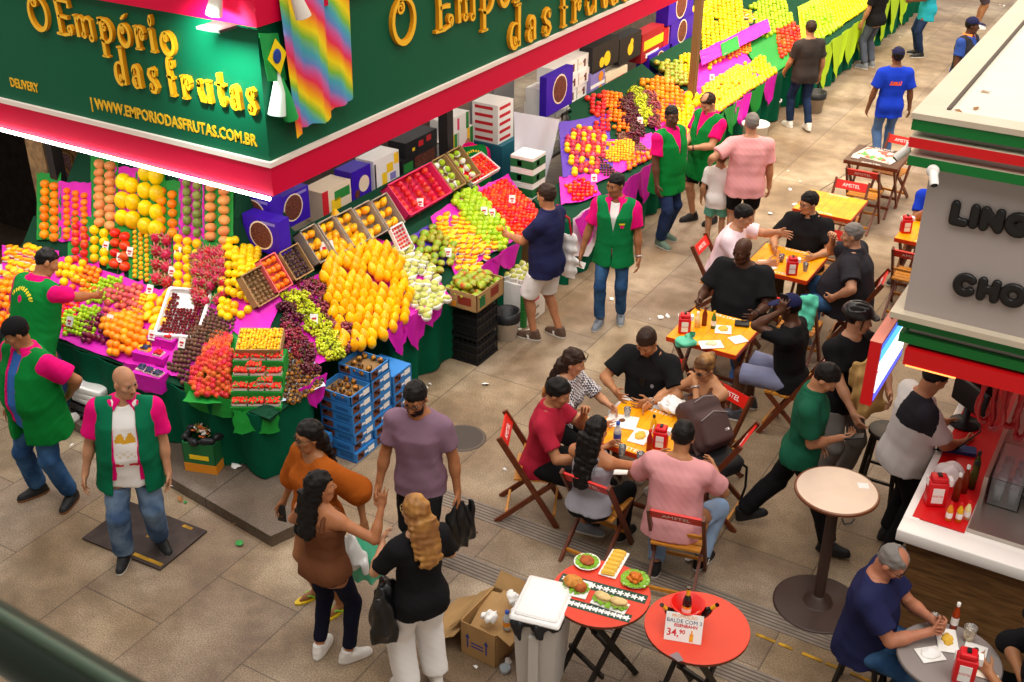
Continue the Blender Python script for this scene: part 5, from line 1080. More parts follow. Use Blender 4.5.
shelf_box(374, 400, 178, .40, .24, LABW, 'white carton with yellow squares and blue fruit print', [('f', .30, .5, .1, .55, YEP), ('f', .5, .75, .5, .75, YEP), ('f', .8, .98, .65, .95, YEP), ('f', .62, .85, .25, .45, LILAC), ('f', .02, .08, .1, .9, BLKC)])
shelf_box(402, 437, 164, .24, .24, BLKC, 'dark case of cherries with green stripes on the shelf', [('f', .04, .30, .15, .8, GRP), ('f', .36, .95, .1, .9, DATE)])
shelf_box(406, 438, 162, .18, .24, BLKC, 'dark case printed with red cherries, topmost on the shelf', [('f', .4, .55, .4, .75, REDP), ('f', .65, .8, .5, .85, REDP), ('f', .2, .28, .3, .5, YEP)], z=1.575)
shelf_box(439, 458, 154, .24, .22, LABW, 'white carton with yellow and green stripes, lower, beside the cherry cases', [('f', .70, .82, 0, 1, YEP), ('f', .82, .98, 0, 1, GRP), ('f', .42, .5, .2, .8, REDP)])
shelf_box(459, 474, 147, .24, .22, LABW, 'white carton with green stripe next to the dark post', [('f', .75, .95, 0, 1, GRP), ('f', .55, .72, 0, 1, YEP)])
shelf_box(446, 470, 148, .20, .22, LABW, 'white carton with pink lettering stripe stacked on the white pair', [('f', .05, .13, 0, 1, GRP), ('f', .48, .56, .15, .85, PINKC), ('f', .85, .97, 0, 1, GRP)], z=1.575)
for (a, c, l, kx) in (((366, 203), (390, 196), 'flat white carton with green label lying before the purple carton', 0), ((392, 188), (413, 180), 'flat white carton with green label lying before the dark cherry case', 1)):
 p, q = atx(*a, -7.05), atx(*c, -7.05); carton(l, ((p.x+q.x)/2, (p.y+q.y)/2, 1.335), ((q-p).length, .14, .09), LABW, [('f', .1, .5, .2, .8, GRP), ('f', .0, .14, .1, .9, ORP), ('t', .2, .9, .3, .7, GRP)], rz=PI/2)
DRY = mat('dried_fruit_mass', '#4a2a30', .7, col2='#8a6a6a', nscale=45, bump=.8, bscale=50); LATH = mat('lath_wood', '#9a7440', .7)
for i, (px0, px1, py0, py1) in enumerate(((55, 74, 150, 175), (75, 107, 152, 178), (56, 75, 177, 196), (76, 105, 179, 200))):
 p, q = aty(px0, py1, 8.1), aty(px1, py1, 8.1); t_ = aty(px0, py0, 8.1); w_, h_ = q.x-p.x, t_.z-p.z
 rt = empty('dried_fruit_crate', ['upper small', 'upper wide', 'lower small', 'lower wide'][i]+' crate of dark dried fruit with diagonal lath, behind the orange nets', 'crate', ((p.x+q.x)/2, 8.1, p.z)); b = MB(DRY); b.box(-w_/2+.01, w_/2-.01, .02, .22, .01, h_-.01); b.build('dried_fruit', rt)
 b = MB(LATH); b.box(-w_/2, w_/2, 0, .24, 0, .012); b.box(-w_/2, w_/2, 0, .24, h_-.012, h_); b.box(-w_/2, -w_/2+.012, 0, .24, 0, h_); b.box(w_/2-.012, w_/2, 0, .24, 0, h_); b.bar((-w_/2, .005, h_), (w_/2, .005, 0), .03, .012, 0, (0, 1, 0)); b.build('lath_frame', rt)
for i, (px0, px1, py, Y, c, l) in enumerate(((60, 80, 146, 8.3, PURPC, 'violet carton on top of the dried fruit crates, half hidden by the sign'), (36, 52, 178, 8.2, LABW, 'white sack like carton left of the dried fruit crates'), (170, 195, 178, 8.0, BLKC, 'dark carton with pink stripe behind the orange column'), (238, 258, 192, 8.0, BLKC, 'dark carton with red stripe behind the purple date boxes'), (108, 122, 160, 8.15, PURPC, 'violet carton behind the tall cantaloupe net'))):
 p, q = aty(px0, py, Y), aty(px1, py, Y); carton(l, ((p.x+q.x)/2, Y+.1, p.z-.12), (q.x-p.x, .2, .3), c, [('f', .1, .9, .5, .75, PINKC if c != LABW else GREYCARD)])
# ---- strawberry stand at the corner, stepped under green paper
r0 = at(257, 406, .80); RZ = bearing(0)+PI
def stp(x, y, z): return Matrix.Translation((r0.x, r0.y, 0)) @ Matrix.Rotation(RZ, 4, 'Z') @ Vector((x, y, z))
st = empty('strawberry_stand', 'stepped stand covered in green paper holding strawberry punnets at the stall corner', 'display stand', (r0.x, r0.y, 0), RZ)
b = MB(M_GRNP)
for i in range(4): b.box(-.215, .215, -.06+.085*i, .42, .78 if i == 0 else .82+.10*(i-1), .82+.10*i)
b.build('steps', st); b = MB(M_GRNP); rows = [[(-.19+.38*j/10+.01*math.sin(i*2+j), -.075-.02*math.sin(j*1.1)-.01*i, .80-.19*i/5+.01*math.sin(j*2)) for j in range(11)] for i in range(6)]; b.grid(rows, 0, True, thick=.003); b.build('hanging_paper', st)
STRAW = mat('strawberry_red', '#e01818', .35, col2='#f03a20', nscale=30, objvary=.15); CLEARP = mat('punnet_plastic', '#e8d8d0', .2, .5); SM = MB(STRAW, GRP); SM.lathe([(0, -.018), (.008, -.014), (.014, -.002), (.015, .006), (.010, .013), (0, .014)], 8, 0, None, True, False); SM.lathe([(.011, .0125), (.004, .016), (0, .017)], 6, 1, None, True, False); SME = SM.mesh('strawberry')
PUNM = MB(CLEARP);
for q in ((-.064, .064, -.045, .045, 0, .003), (-.064, .064, -.045, -.042, 0, .024), (-.064, .064, .042, .045, 0, .024), (-.064, -.061, -.045, .045, 0, .024), (.061, .064, -.045, .045, 0, .024)): PUNM.box(*q)
PUNM = PUNM.mesh('punnet')
def punnet(x, y, z, label, seed):
 p = stp(x, y, z); link('punnet', PUNM, None, p, (0, 0, RZ), label, 'punnet', 'strawberry punnets on the green stand'); rr = random.Random(seed)
 for i in range(5):
  for j in range(4):
   c = stp(x-.050+.025*i+rr.uniform(-.004, .004), y-.034+.0225*j+rr.uniform(-.004, .004), z+.030+rr.uniform(0, .018)); link('strawberry', SME, None, c, (rr.uniform(-1.5, 1.5), rr.uniform(-1.5, 1.5), rr.uniform(0, 6)), 'bright red strawberry in a punnet on the stepped green stand', 'fruit', 'strawberries on the green stand', scale=(1.15,)*3)
ROWN = ['lowest', 'second lowest', 'third', 'highest']
for i in range(4):
 for j in range(3): punnet(-.14+.14*j, .0+.085*i, .822+.10*i, 'strawberry punnet on the '+ROWN[i]+' step of the green stand, '+['left', 'middle', 'right'][j]+' one', i*3+j)
punnet(-.03, .02+.085*2, .822+.20+.045, 'strawberry punnet set on top of the third step', 91); punnet(.07, .02+.085, .822+.10+.045, 'strawberry punnet set on top of the second step', 92)
gp = stp(0, .38, 1.17); gc = empty('fruit_crate', 'wooden crate brimming with tiny golden berries on top of the strawberry stand', 'crate', gp, RZ); gc.rotation_euler = (R(18), 0, RZ)
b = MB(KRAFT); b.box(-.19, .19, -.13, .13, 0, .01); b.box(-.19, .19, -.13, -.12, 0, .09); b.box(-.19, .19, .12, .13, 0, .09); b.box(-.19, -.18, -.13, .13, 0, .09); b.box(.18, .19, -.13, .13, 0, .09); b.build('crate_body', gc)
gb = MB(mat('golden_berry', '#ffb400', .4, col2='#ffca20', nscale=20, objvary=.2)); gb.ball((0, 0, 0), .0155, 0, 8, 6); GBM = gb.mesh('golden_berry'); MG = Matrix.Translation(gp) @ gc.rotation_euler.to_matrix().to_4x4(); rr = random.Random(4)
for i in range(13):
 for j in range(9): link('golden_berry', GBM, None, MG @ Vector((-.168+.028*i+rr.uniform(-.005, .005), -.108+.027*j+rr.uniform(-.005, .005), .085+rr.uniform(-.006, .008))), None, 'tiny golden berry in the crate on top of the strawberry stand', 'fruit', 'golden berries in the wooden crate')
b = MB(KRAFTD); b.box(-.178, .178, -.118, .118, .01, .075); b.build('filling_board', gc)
# ---- white foam tray of cherries
c0 = hit(184, 314, .05); ct = empty('foam_tray', 'white foam tray of dark red cherries in the front display', 'tray', c0, R(22)); ct.rotation_euler = (R(30), 0, R(22)); F_ = Field((-.30, -.34, -.06), (.30, .34, .10), .010)
F_.put(rbox((0, 0, .0), (.22, .27, .045), None, .03), 0); F_.put(rbox((0, 0, .045), (.185, .235, .055), None, .03), .01, 'sub'); link('tray_body', F_.mesh('tray_body', [FOAM]), ct)
ch = MB(mat('cherry_red', '#4a0a14', .25, col2='#8a1420', nscale=20, objvary=.25)); ch.ball((0, 0, 0), .0155, 0, 8, 6); CHM = ch.mesh('cherry'); Mc = Matrix.Translation(c0) @ ct.rotation_euler.to_matrix().to_4x4(); rr = random.Random(8)
for i in range(11):
 for j in range(14):
  x, y = -.16+.031*i+rr.uniform(-.005, .005), -.20+.0305*j+rr.uniform(-.005, .005)
  if y > .06 and abs(x+.01) < .07+.2*(y-.06): continue
  link('cherry', CHM, None, Mc @ Vector((x, y, .002+rr.uniform(0, .012))), None, 'dark red cherry in the white foam tray', 'fruit', 'cherries in the foam tray')
# ---- blueberries and raspberries in stepped magenta boxes
BLUEB = mat('blueberry', '#232a4a', .6, col2='#4a5272', nscale=40); RASP = mat('raspberry', '#d81828', .5)
def berries(m, w_, l_, r, n, seed, name):
 b = MB(m); rr = random.Random(seed)
 for i in range(n): b.ball((rr.uniform(-w_, w_), rr.uniform(-l_, l_), rr.uniform(0, .018)), r, 0, 6, 5)
 return b.mesh(name)
for i, (px, py, z, l) in enumerate(((150, 372, .06, 'lowest magenta box holding blueberry punnets at the front edge'), (152, 352, .06, 'middle magenta step box with blueberries and raspberries'), (164, 336, .06, 'upper magenta step box with blueberries and raspberries'))):
 p = hit(px, py, z); w_ = (.15, .17, .14)[i]; b = MB(M_MAG); b.box(-w_, w_, -.07, .10, -.16, 0); b.build('step_box', loc=p, rot=(0, 0, R(8)), label=l, cat='box')
 for j in range(3 if i == 0 else 2):
  x = (-w_+.055+.095*j) if i == 0 else (-w_*.45, w_*.5)[j]; q = p+Vector((x, 0, .001)); red = (i > 0 and j == 1); pn = empty('berry_punnet', ('raspberry' if red else 'blueberry')+' punnet on the '+['lowest', 'middle', 'upper'][i]+' magenta box'+(', '+['left', 'centre', 'right'][j]+' one of three' if i == 0 else ''), 'punnet', q, R(8)); link('punnet_tray', PUNM, pn, scale=(.68, .9, .6)); o = link('berries', berries(RASP if red else BLUEB, .032, .03, .009, 46, i*3+j, 'berries'), pn, (0, 0, .018)); o['kind'] = 'stuff'
# ---- blue cartons stacked on the ground by the corner
def bluebox(label, loc, rz, opn=False):
 return carton(label, loc, (.36, .29, .098), BLUE, [('f', .0, 1, .0, .12, BLUED), ('r', .08, .40, .15, .85, FRUITP), ('r', .14, .24, .5, .8, ORP), ('r', .28, .36, .25, .55, ORP), ('r', .62, .92, .22, .75, LABW), ('f', .06, .38, .2, .85, FRUITP), ('f', .10, .2, .5, .8, ORP), ('f', .5, .9, .3, .7, BLUED), ('r', .44, .6, .4, .6, LABW)], rz=rz, group='blue fruit cartons stacked by the corner', opentop=opn)
rr = random.Random(2); BX = ((6.93, 7, 'nearest the curb'), (7.23, 8, 'in the middle'), (7.54, 6, 'nearest the crate'))
for y, n, l in BX:
 for k in range(n): bluebox('blue fruit carton in the stack '+l+', '+('bottom one' if k == 0 else 'topmost' if k == n-1 else '%s from the bottom' % ['', 'second', 'third', 'fourth', 'fifth', 'sixth', 'seventh'][k]), (-5.80+rr.uniform(-.012, .012), y+rr.uniform(-.006, .006), .1*k+.001), 0, k == n-1 and y < 7.5)
for y, n in ((6.93, 7), (7.23, 8)):
 for i in range(3):
  for j in range(4):
   if rr.random() < .85: put('fig', (-5.80-.085+.085*i+rr.uniform(-.01, .01), y-.13+.086*j+rr.uniform(-.01, .01), .1*(n-1)+.072), (rr.uniform(-1, 1), rr.uniform(-1, 1), 0), 'brown yellow mangosteen in the open top blue carton '+('nearest the curb' if y < 7 else 'of the tallest stack'), 'mangosteens in the blue carton at '+str(y), 1.15)
for k in range(3): bluebox('blue fruit carton in the low pile leaning at the skirt, '+['bottom one', 'middle one', 'top one'][k], (-5.98+.01*k, 6.55, .1*k+.001), PI/2)
# ---- black crates under the mango carton
def plastic_crate(label, loc, size, m, rz=0, group=None, cat='crate'):
 sx, sy, sz = size; root = empty('plastic_crate', label, cat, loc, rz, group); b = MB(m); t = .014
 b.box(-sx/2, sx/2, -sy/2, sy/2, 0, .012)
 for z in (0, sz*.33, sz*.62, sz-.035):
  h = .022 if z < sz-.04 else .035
  b.box(-sx/2, sx/2, -sy/2, -sy/2+t, z, z+h); b.box(-sx/2, sx/2, sy/2-t, sy/2, z, z+h); b.box(-sx/2, -sx/2+t, -sy/2+t, sy/2-t, z, z+h); b.box(sx/2-t, sx/2, -sy/2+t, sy/2-t, z, z+h)
 n = 6
 for i in range(n+1):
  x = -sx/2+.008+(sx-.016)*i/n; y = -sy/2+.008+(sy-.016)*i/n
  for s_ in (-1, 1): b.box(x-.007, x+.007, s_*(sy/2-t)-.002, s_*(sy/2-t)+.002+t*.2, 0, sz); b.box(s_*(sx/2-t)-.002, s_*(sx/2-t)+.002, y-.007, y+.007, 0, sz)
 b.build('crate_frame', root); b = MB(m); b.box(-sx/2+t+.004, sx/2-t-.004, -sy/2+t+.004, sy/2-t-.004, .012, sz*.75); b.build('inner_wall', root); return root
plastic_crate('black plastic crate on the ground under the mango carton', (-5.79, 9.04, 0), (.37, .41, .32), BLK); plastic_crate('black plastic crate stacked directly under the mango carton', (-5.79, 9.04, .322), (.37, .41, .32), BLK)
mc = carton('brown and green carton full of mangoes on two black crates', (-5.80, 9.04, .646), (.46, .52, .20), KRAFT, [('f', .05, .3, .55, .9, GRNC), ('f', .5, .85, .3, .75, mat('print_maroon', '#8a3020', .6)), ('r', .1, .3, .2, .8, GRNC), ('r', .5, .8, .35, .85, mat('print_maroon', '#8a3020', .6)), ('f', .35, .45, .1, .4, ORP)], opentop=True)
rr = random.Random(12)
for i in range(4):
 for j in range(5):
  for lay in range(2):
   if lay == 1 and (i in (0, 3) and j in (0, 4)): continue
   x, y = -.165+.11*i+lay*.02+rr.uniform(-.015, .015), -.20+.10*j+rr.uniform(-.015, .015); put('mango', (-5.80+x*(1-.15*lay), 9.04+y*(1-.15*lay), .646+.155+lay*.078), (PI/2+rr.uniform(-.4, .4), rr.uniform(-.4, .4), rr.uniform(-1.2, 1.2)+.6), 'red green mango in the brown carton on the black crates', 'mangoes in the brown carton', .98)
def bucket(label, loc, r0, r1, h, m, lid=None, band=None):
 rt = empty('bucket', label, 'bucket', loc); b = MB(m, BLK); b.lathe([(0, .0), (r0, 0), (r1, h), (r1+.012, h), (r1+.012, h-.03), (r1-.006, h-.03), (r0-.01, .012), (0, .012)], 20, 0, None, True, False); b.build('bucket_body', rt)
 if lid: b = MB(lid); b.lathe([(0, h+.012), (r1*.8, h+.012), (r1+.018, h+.004), (r1+.018, h-.02), (r1+.012, h-.02)], 20, 0, None, True, False); b.build('lid', rt)
 else: b = MB(BLK); b.lathe([(r1+.016, h-.10), (r1+.018, h+.008), (r1-.012, h+.006), (r1*.7, h*.5), (0, h*.45)], 18, 0, None, True, False); b.build('bin_liner', rt)
 if band: b = MB(band); b.lathe([(r0+(r1-r0)*.25+.003, h*.25), (r0+(r1-r0)*.7+.003, h*.7)], 20, 0, None, True, False); b.build('label_band', rt)
 return rt
p = at(506, 340); bucket('white waste bucket with black liner between the black crates and netted cartons', (p.x-.02, p.y+.05, 0), .10, .13, .32, M_WHITE)
for k in range(5):
 p = at(517, 330); carton('white carton with green edge stacked low behind the navy polo man, '+['bottom one', 'second up', 'third up', 'fourth up', 'top one'][k], (p.x-.12, p.y+.30, .102*k), (.34, .46, .10), LABW, [('r', .0, .12, 0, 1, GRP), ('r', .3, .7, .3, .6, PINKC if k in (2, 3) else GREYCARD), ('f', .85, 1, 0, 1, GRP)], group='white cartons behind the navy polo man')
for i in range(3):
 for j in range(4): put('sugarapple', (p.x-.12-.10+.10*i, p.y+.30-.17+.11*j, .51+.045), (rr.uniform(-.4, .4), rr.uniform(-.4, .4), 0), 'netted pale fruit on the stacked white cartons by the aisle', 'netted fruit on the white cartons')
# ---- inside the stall by the aisle
def stack(px, py, z0, n, size, m, prints, label, rz, g, X=None, dy=0):
 p = at(px, py, z0)
 for k in range(n): carton(label+', '+(['bottom one', 'second up', 'third up', 'fourth up', 'fifth up', 'sixth up', 'seventh up'][k] if k < n-1 else 'topmost'), (p.x, p.y+dy, z0+size[2]*k*1.01), size, m, prints, (), rz, g)
K4 = [Vector(q) for q in ((-6.62, 11.26, 1.88), (-6.62, 12.41, 1.46), (-6.56, 11.17, 1.16), (-6.56, 11.9, .80))]; rows = [[(K4[0]*(1-j/9)+K4[1]*j/9)*(1-i/8)+(K4[2]*(1-j/9)+K4[3]*j/9)*i/8+Vector((.014*math.sin(j*1.3+i*.4), 0, 0)) for j in range(10)] for i in range(9)]; b = MB(mat('pale_grey_cloth', '#c4c6d4', .8)); b.grid(rows, 0, True, thick=.004); b.build('hanging_cloth', label='pale grey cloth hanging in the aisle gap behind the green cartons', cat='cloth')
for k in range(5): carton('white and green carton in the pillar at the aisle corner, '+['lowest', 'second', 'third', 'fourth', 'topmost'][k], (-6.42, 11.26, .56+.172*k), (.30, .30, .17), LABW, [('f', 0, 1, .2, .78, GRNC), ('r', 0, 1, .2, .78, GRNC), ('f', .3, .5, .3, .68, LABW), ('r', .3, .5, .3, .68, LABW)], group='white green cartons at the aisle corner')
carton('plain crate holding up the white and green cartons', (-6.42, 11.26, 0), (.30, .30, .555), KRAFT)
stack(493, 138, 1.35, 5, (.36, .36, .095), LABW, [('f', .1, .8, .3, .7, REDP), ('r', .1, .8, .3, .7, REDP)], 'white and red carton stacked inside behind the dark post', 0, 'white red cartons behind the post')
carton('teal lidded carton under the white and red ones', (at(493, 138, 1.35).x, at(493, 138, 1.35).y, .6), (.5, .4, .745), mat('teal_card', '#1a6a80', .6))
carton('tall grey cabinet inside the shop behind the post', (-7.9, 12.6, 0), (.7, .5, 1.9), mat('cabinet_grey', '#8a8a8c', .5), [('f', .05, .48, .05, .95, GREYCARD), ('f', .52, .95, .05, .95, GREYCARD)], name='cabinet')
for c_ in range(5):
 for k in range(6):
  if c_ == 0 and k > 4: continue
  carton('white carton with brown motif, %s, %s' % (['column beside the pale cloth', 'second column from the cloth', 'middle column', 'fourth column from the cloth', 'column at the pomegranates'][c_], ['bottom', 'second row', 'third row', 'fourth row', 'fifth row', 'top'][k]), (-7.10-.02*(k % 2), 12.75+.315*c_, .78+.19*k), (.305, .26, .186), LABW, [('f', .58, .74, .15, .7, FRUITP), ('f', .50, .60, .45, .6, FRUITP), ('f', .08, .42, .4, .55, CREAM), ('f', .0, .04, .1, .9, GREYCARD)], rz=PI/2, group='wall of white motif cartons')
b = MB(GREYCARD); b.box(-7.35, -6.98, 12.5, 15.38, .735, .775)
for y in (12.6, 14.0, 15.3): b.box(-7.2, -7.1, y-.05, y+.05, 0, .735)
b.build('shelf', label='long shelf board under the wall of white cartons', cat='shelf')
def wb(px0, px1, pyb, h, m, label, prints=(), discs=(), X=-6.93, dep=.2):
 p, q = atx(px0, pyb, X), atx(px1, pyb, X); return carton(label, (X-dep/2, (p.y+q.y)/2, (p.z+q.z)/2), (abs(q.y-p.y)-.01, dep, h), m, prints, discs, rz=PI/2)
wb(546, 572, 110, .50, PURPC, 'purple date carton in front of the white carton wall', (), DD('f', .5, .55, .17), X=-6.86, dep=.1)
wb(592, 618, 68, .36, BLKC, 'black carton with a yellow lemon picture over the carton wall', (), [('f', .55, .35, .10, YEP), ('f', .35, .30, .07, YEP)]); wb(619, 640, 60, .36, BLKC, 'black carton with a yellow pear picture next to the dates', (), [('f', .5, .45, .09, YEP), ('f', .55, .7, .05, YEP)])
wb(590, 604, 98, .38, LILAC, 'lilac carton with an orange mango picture', [('f', 0, 1, .44, .56, LABW)], [('f', .7, .25, .07, ORP), ('f', .7, .75, .07, ORP)]); wb(605, 626, 97, .38, CREAM, 'cream carton with red band and brown nut picture', [('f', .12, .88, .62, .74, REDP), ('f', .62, .9, .15, .35, REDP), ('f', .1, .5, .12, .38, FRUITP)])
wb(641, 662, 58, .42, mat('deep_red_card', '#a01020', .6), 'deep red carton with a band of yellow fruit', [('f', .1, 1, .40, .72, YEP), ('f', .2, .8, .10, .26, LABW)]); wb(663, 672, 50, .36, REDP, 'bright red carton edge leaning by the date cartons', [('f', .5, 1, 0, 1, CREAM)])
for px0, px1, py, h, l in ((668, 692, 20, .46, 'purple date carton highest by the brown post'), (670, 692, 44, .40, 'purple date carton under the highest one by the brown post'), (672, 692, 66, .36, 'purple date carton lowest by the brown post'), (648, 670, 72, .34, 'purple date carton low behind the green mangoes')): wb(px0, px1, py, h, PURPC, l, (), DD('f', .5, .5, h*.40), X=-6.90)
rows = [[(FX+.215+.01*math.sin(j*1.4)+.02*i/8, 11.03+.75*j/10, .84-.62*i/8*(1-.25*abs(j-5)/5)) for j in range(11)] for i in range(9)]; b = MB(mat('white_cloth', '#efeaf0', .8)); b.grid(rows, 0, True, thick=.004); b.build('table_cloth', label='white cloth hanging at the corner of the second stall section', cat='cloth')
def hang(x, y, L_, w_, m, label, s_='R', seed=0, z=.84):
 rr = random.Random(seed); rows = []
 w_ *= 1.35; L_ *= 1.25
 for i in range(7):
  f = i/6; rows.append([((x+.03+.02*math.sin(j*1.7+seed)+.02*f) if s_ == 'R' else x-w_/2+w_*j/6, (y-w_/2+w_*(j/6)*(1-.55*f)+w_*.28*f) if s_ == 'R' else (y-.03-.02*math.sin(j*1.7+seed)-.02*f), z+.03*(1-f)-L_*f*(1-.35*abs(j-3)/3)) for j in range(7)])
 b = MB(m); b.grid(rows, 0, True, thick=.003); return b.build('hanging_paper_sheet', label=label, cat='paper')
xr = FX+.22
for i, (px, L_, w_) in enumerate(((560, .34, .45), (580, .42, .4), (600, .30, .35))): p = atx(px, 215-i*10, xr+.02); hang(xr+.03, 11.25+.34*i, L_, w_, M_MAG, 'magenta paper hanging over the white cloth, '+NTH[i]+' from the aisle', seed=i)
for i, y in enumerate((12.0, 12.45, 12.9, 13.35, 13.8, 14.3, 14.8)): hang(xr, y, .38, .46, M_MAG, 'magenta paper over the second stall edge, '+NTH[i]+' of the row from the white cloth', seed=i+4)
for i, (y, m, l) in enumerate(((15.9, M_GRNP, 'green paper corner hanging at the white drum'), (16.3, M_MAG, 'magenta paper corner right of the green one'), (16.9, M_GRNP, 'second green paper corner on the third stall'), (17.5, M_MAG, 'pale magenta paper beside the man in black tee'), (15.3, M_GRNP, 'green paper hanging at the brown post'))): hang(xr, y, .34, .5, m, l, seed=i+9)
ML_ = mat('lime_tissue', '#b4dc14', .6)
for i in range(9): hang(FX+.36, 19.2+.75*i, .60, .72, ML_, 'lime green paper point hanging from the farthest stall, '+['first', 'second', 'third', 'fourth', 'fifth', 'sixth', 'seventh', 'eighth', 'ninth'][i]+' along', seed=i+20)
for i, (y, L_, w_) in enumerate(((7.85, .24, .30), (8.12, .30, .32), (8.40, .20, .36))): hang(FX, y, L_, w_, M_MAG, 'magenta paper point hanging under the papaya heap, '+NTH[i]+' along', seed=i+40)
for i, (y, L_) in enumerate(((9.5, .2), (9.9, .18))): hang(FX, y, L_, .5, M_MAG, 'magenta paper edge under the '+['passion fruit', 'tomatoes'][i], seed=i+50)
hang(FX-.02, 6.62, .20, .26, M_MAG, 'magenta paper point beside the blue cartons', seed=61); hang(-6.55, FY, .16, .42, M_GRNP, 'green plastic lining hanging under the rambutans', 'L', 62); hang(-7.35, FY, .18, .30, M_MAG, 'magenta paper hanging under the blueberries', 'L', 63)
p = at(752, 158); bucket('tall white drum in front of the third stall', (p.x, p.y, .12), .17, .19, .42, M_WHITE, FOAM); b = MB(BLK); b.box(-.18, .18, -.18, .18, 0, .12); b.build('drum_stand', loc=(p.x, p.y, 0), label='low black stand under the tall white drum', cat='stand')
p = at(771, 116); bucket('small white paint bucket with orange label near the man in black tee', (p.x, p.y, 0), .11, .13, .28, M_WHITE, FOAM, mat('label_orange', '#f06a28', .6)); p = at(806, 118); bucket('grey bucket with white bag beside the man in black tee', (p.x, p.y+.4, 0), .13, .16, .34, GREYCARD)
plastic_crate('yellow plastic crate beside the walking vendor', (at(592, 250).x-.02, at(592, 250).y+.1, 0), (.40, .32, .30), mat('yellow_plastic', '#d8b414', .5))
b = MB(BLK); p = at(806, 112)
for dx_ in (0, .5): b.bar((0, dx_, .75), (.28, dx_, 0), .04, .03); b.bar((.28, dx_, .75), (0, dx_, 0), .04, .03)
b.bar((.14, 0, .38), (.14, .5, .38), .03, .03); b.bar((0, 0, .75), (.28, 0, .75), .03, .03); b.bar((0, .5, .75), (.28, .5, .75), .03, .03); b.build('trestle', loc=(p.x-.35, p.y+.5, 0), label='black folding trestle beside the man in black tee', cat='trestle')
# ---- on the pavement by the long side
sb = at(96, 416, .11); plastic_crate('low black crate under the white foam boxes', (sb.x, sb.y+.05, .11), (.40, .34, .16), BLK)
for k in range(3): F_ = MB(FOAM); F_.box(-.18, .18, -.14, .14, 0, .062, bev=.012); F_.build('foam_box', loc=(sb.x+.004*k, sb.y+.05, .272+.064*k), rot=(0, 0, .05*k), label='white foam box stacked on the low black crate, '+['bottom one', 'middle one', 'top one'][k], cat='box', group='white foam boxes on the crate')
F_ = MB(FOAM); F_.box(-.17, .17, -.01, .012, 0, .20, bev=.008); F_.build('foam_sheet', loc=(sb.x-.08, sb.y+.16, .464), rot=(R(-18), 0, .1), label='white foam cover standing upright behind the foam boxes', cat='cover')
gb_ = at(196, 472, .11); carton('green and yellow carton with waste in front of the rambutans', (gb_.x, gb_.y+.16, .11), (.30, .30, .30), GRNC, [('f', 0, 1, 0, .3, ORP), ('r', 0, 1, 0, .3, ORP), ('f', .2, .8, .45, .6, YEP)], rz=R(18), opentop=True)
F_ = Field((-.25, -.25, -.1), (.25, .25, .35), .012)
for i in range(14): a = i*.9; F_.put(cone((.14*math.cos(a), .14*math.sin(a), .14+.02*math.sin(i*2.1)), (.165*math.cos(a+.45), .165*math.sin(a+.45), .15), .028, .028), .02)
o = link('waste_bag', F_.mesh('waste_bag', [BLK]), None, (gb_.x, gb_.y+.16, .28), None, 'black bag edge rolled over the green waste carton', 'bag')
b = MB(mat('peel_orange', '#c8642a', .7), mat('peel_leaf', '#8a7a3a', .7), LABW); rr = random.Random(31)
for i in range(46): a, q = rr.uniform(0, 6.28), rr.uniform(0, .11); b.box(-.02, .02, -.012, .012, 0, .006, rr.choice((0, 0, 1, 2)), T(q*math.cos(a), q*math.sin(a), .135+rr.uniform(0, .05)+.02, rr.uniform(-1, 1), rr.uniform(-1, 1), rr.uniform(0, 6)))
b.build('fruit_waste', loc=(gb_.x, gb_.y+.16, .28), label='fruit peel and leaf waste filling the green carton', cat='waste', kind='stuff')
CARDS = ((104, 256, 'below the yellow basket'), (128, 262, 'beside the persimmons'), (176, 262, 'right of the dragon fruit'), (170, 282, 'under the dragon fruit'), (118, 268, 'over the limes'), (148, 300, 'between little plums and papayas'), (108, 330, 'behind the plums'), (150, 346, 'right of the orange heap'), (68, 332, 'on the tray next to the bending vendor'), (180, 354, 'at the foam tray'), (314, 330, 'on the red grapes'), (262, 354, 'on the golden berry crate'), (448, 262, 'on the mango pile'), (484, 220, 'on the guavas'), (512, 208, 'on the tomatoes'), (492, 222, 'at the tomato edge'), (640, 128, 'in the far grapes'), (594, 186, 'in the corner tomatoes'), (672, 118, 'in the far oranges'), (712, 84, 'on the third stall mangoes'), (420, 212, 'by the cut fruit'))
for px, py, l in CARDS: tag_card(px, py, 'white price card '+l, rz=R(30) if px > 290 else R(10))
p = hit(325, 258, .05); b = MB(M_WHITE, REDP); b.box(-.07, .07, -.002, .002, 0, .13); b.box(-.05, -.01, -.004, -.002, .02, .08, 1); b.box(.0, .05, -.004, -.002, .06, .08, 1); b.build('price_card', loc=p+Vector((.05, 0, .05)), rot=(R(-30), 0, R(60)), label='big white price card with red numerals on the first mango crate', cat='price card')
pc = at(145, 538); b = MB(mat('rusty_steel', '#4a3e3a', .6, .3, metal=.3, vary=.3, nscale=6), M_YEL); b.box(-.42, .42, -.28, .28, 0, .018, bev=.004); b.box(.10, .40, -.25, -.215, .018, .020, 1); b.box(.03, .16, -.02, .012, .018, .020, 1); b.box(.2, .3, .22, .25, .018, .020, 1); b.build('steel_plate', loc=(pc.x-.02, pc.y+.02, .001), rot=(0, 0, R(3)), label='dark steel cover plate with worn yellow marks under the bald vendor', cat='plate')
pc = at(462, 438); b = MB(mat('iron_cover', '#4c443e', .6, metal=.4), M_GROOVE); b.lathe([(0, .007), (.22, .007), (.23, .0)], 32, 0, None, False); b.lathe([(.20, .0072), (.205, .009), (.215, .009), (.22, .0072)], 32, 1, None, False, False); b.build('manhole_cover', loc=pc, label='round iron manhole cover behind the man in the lavender tee', cat='cover')
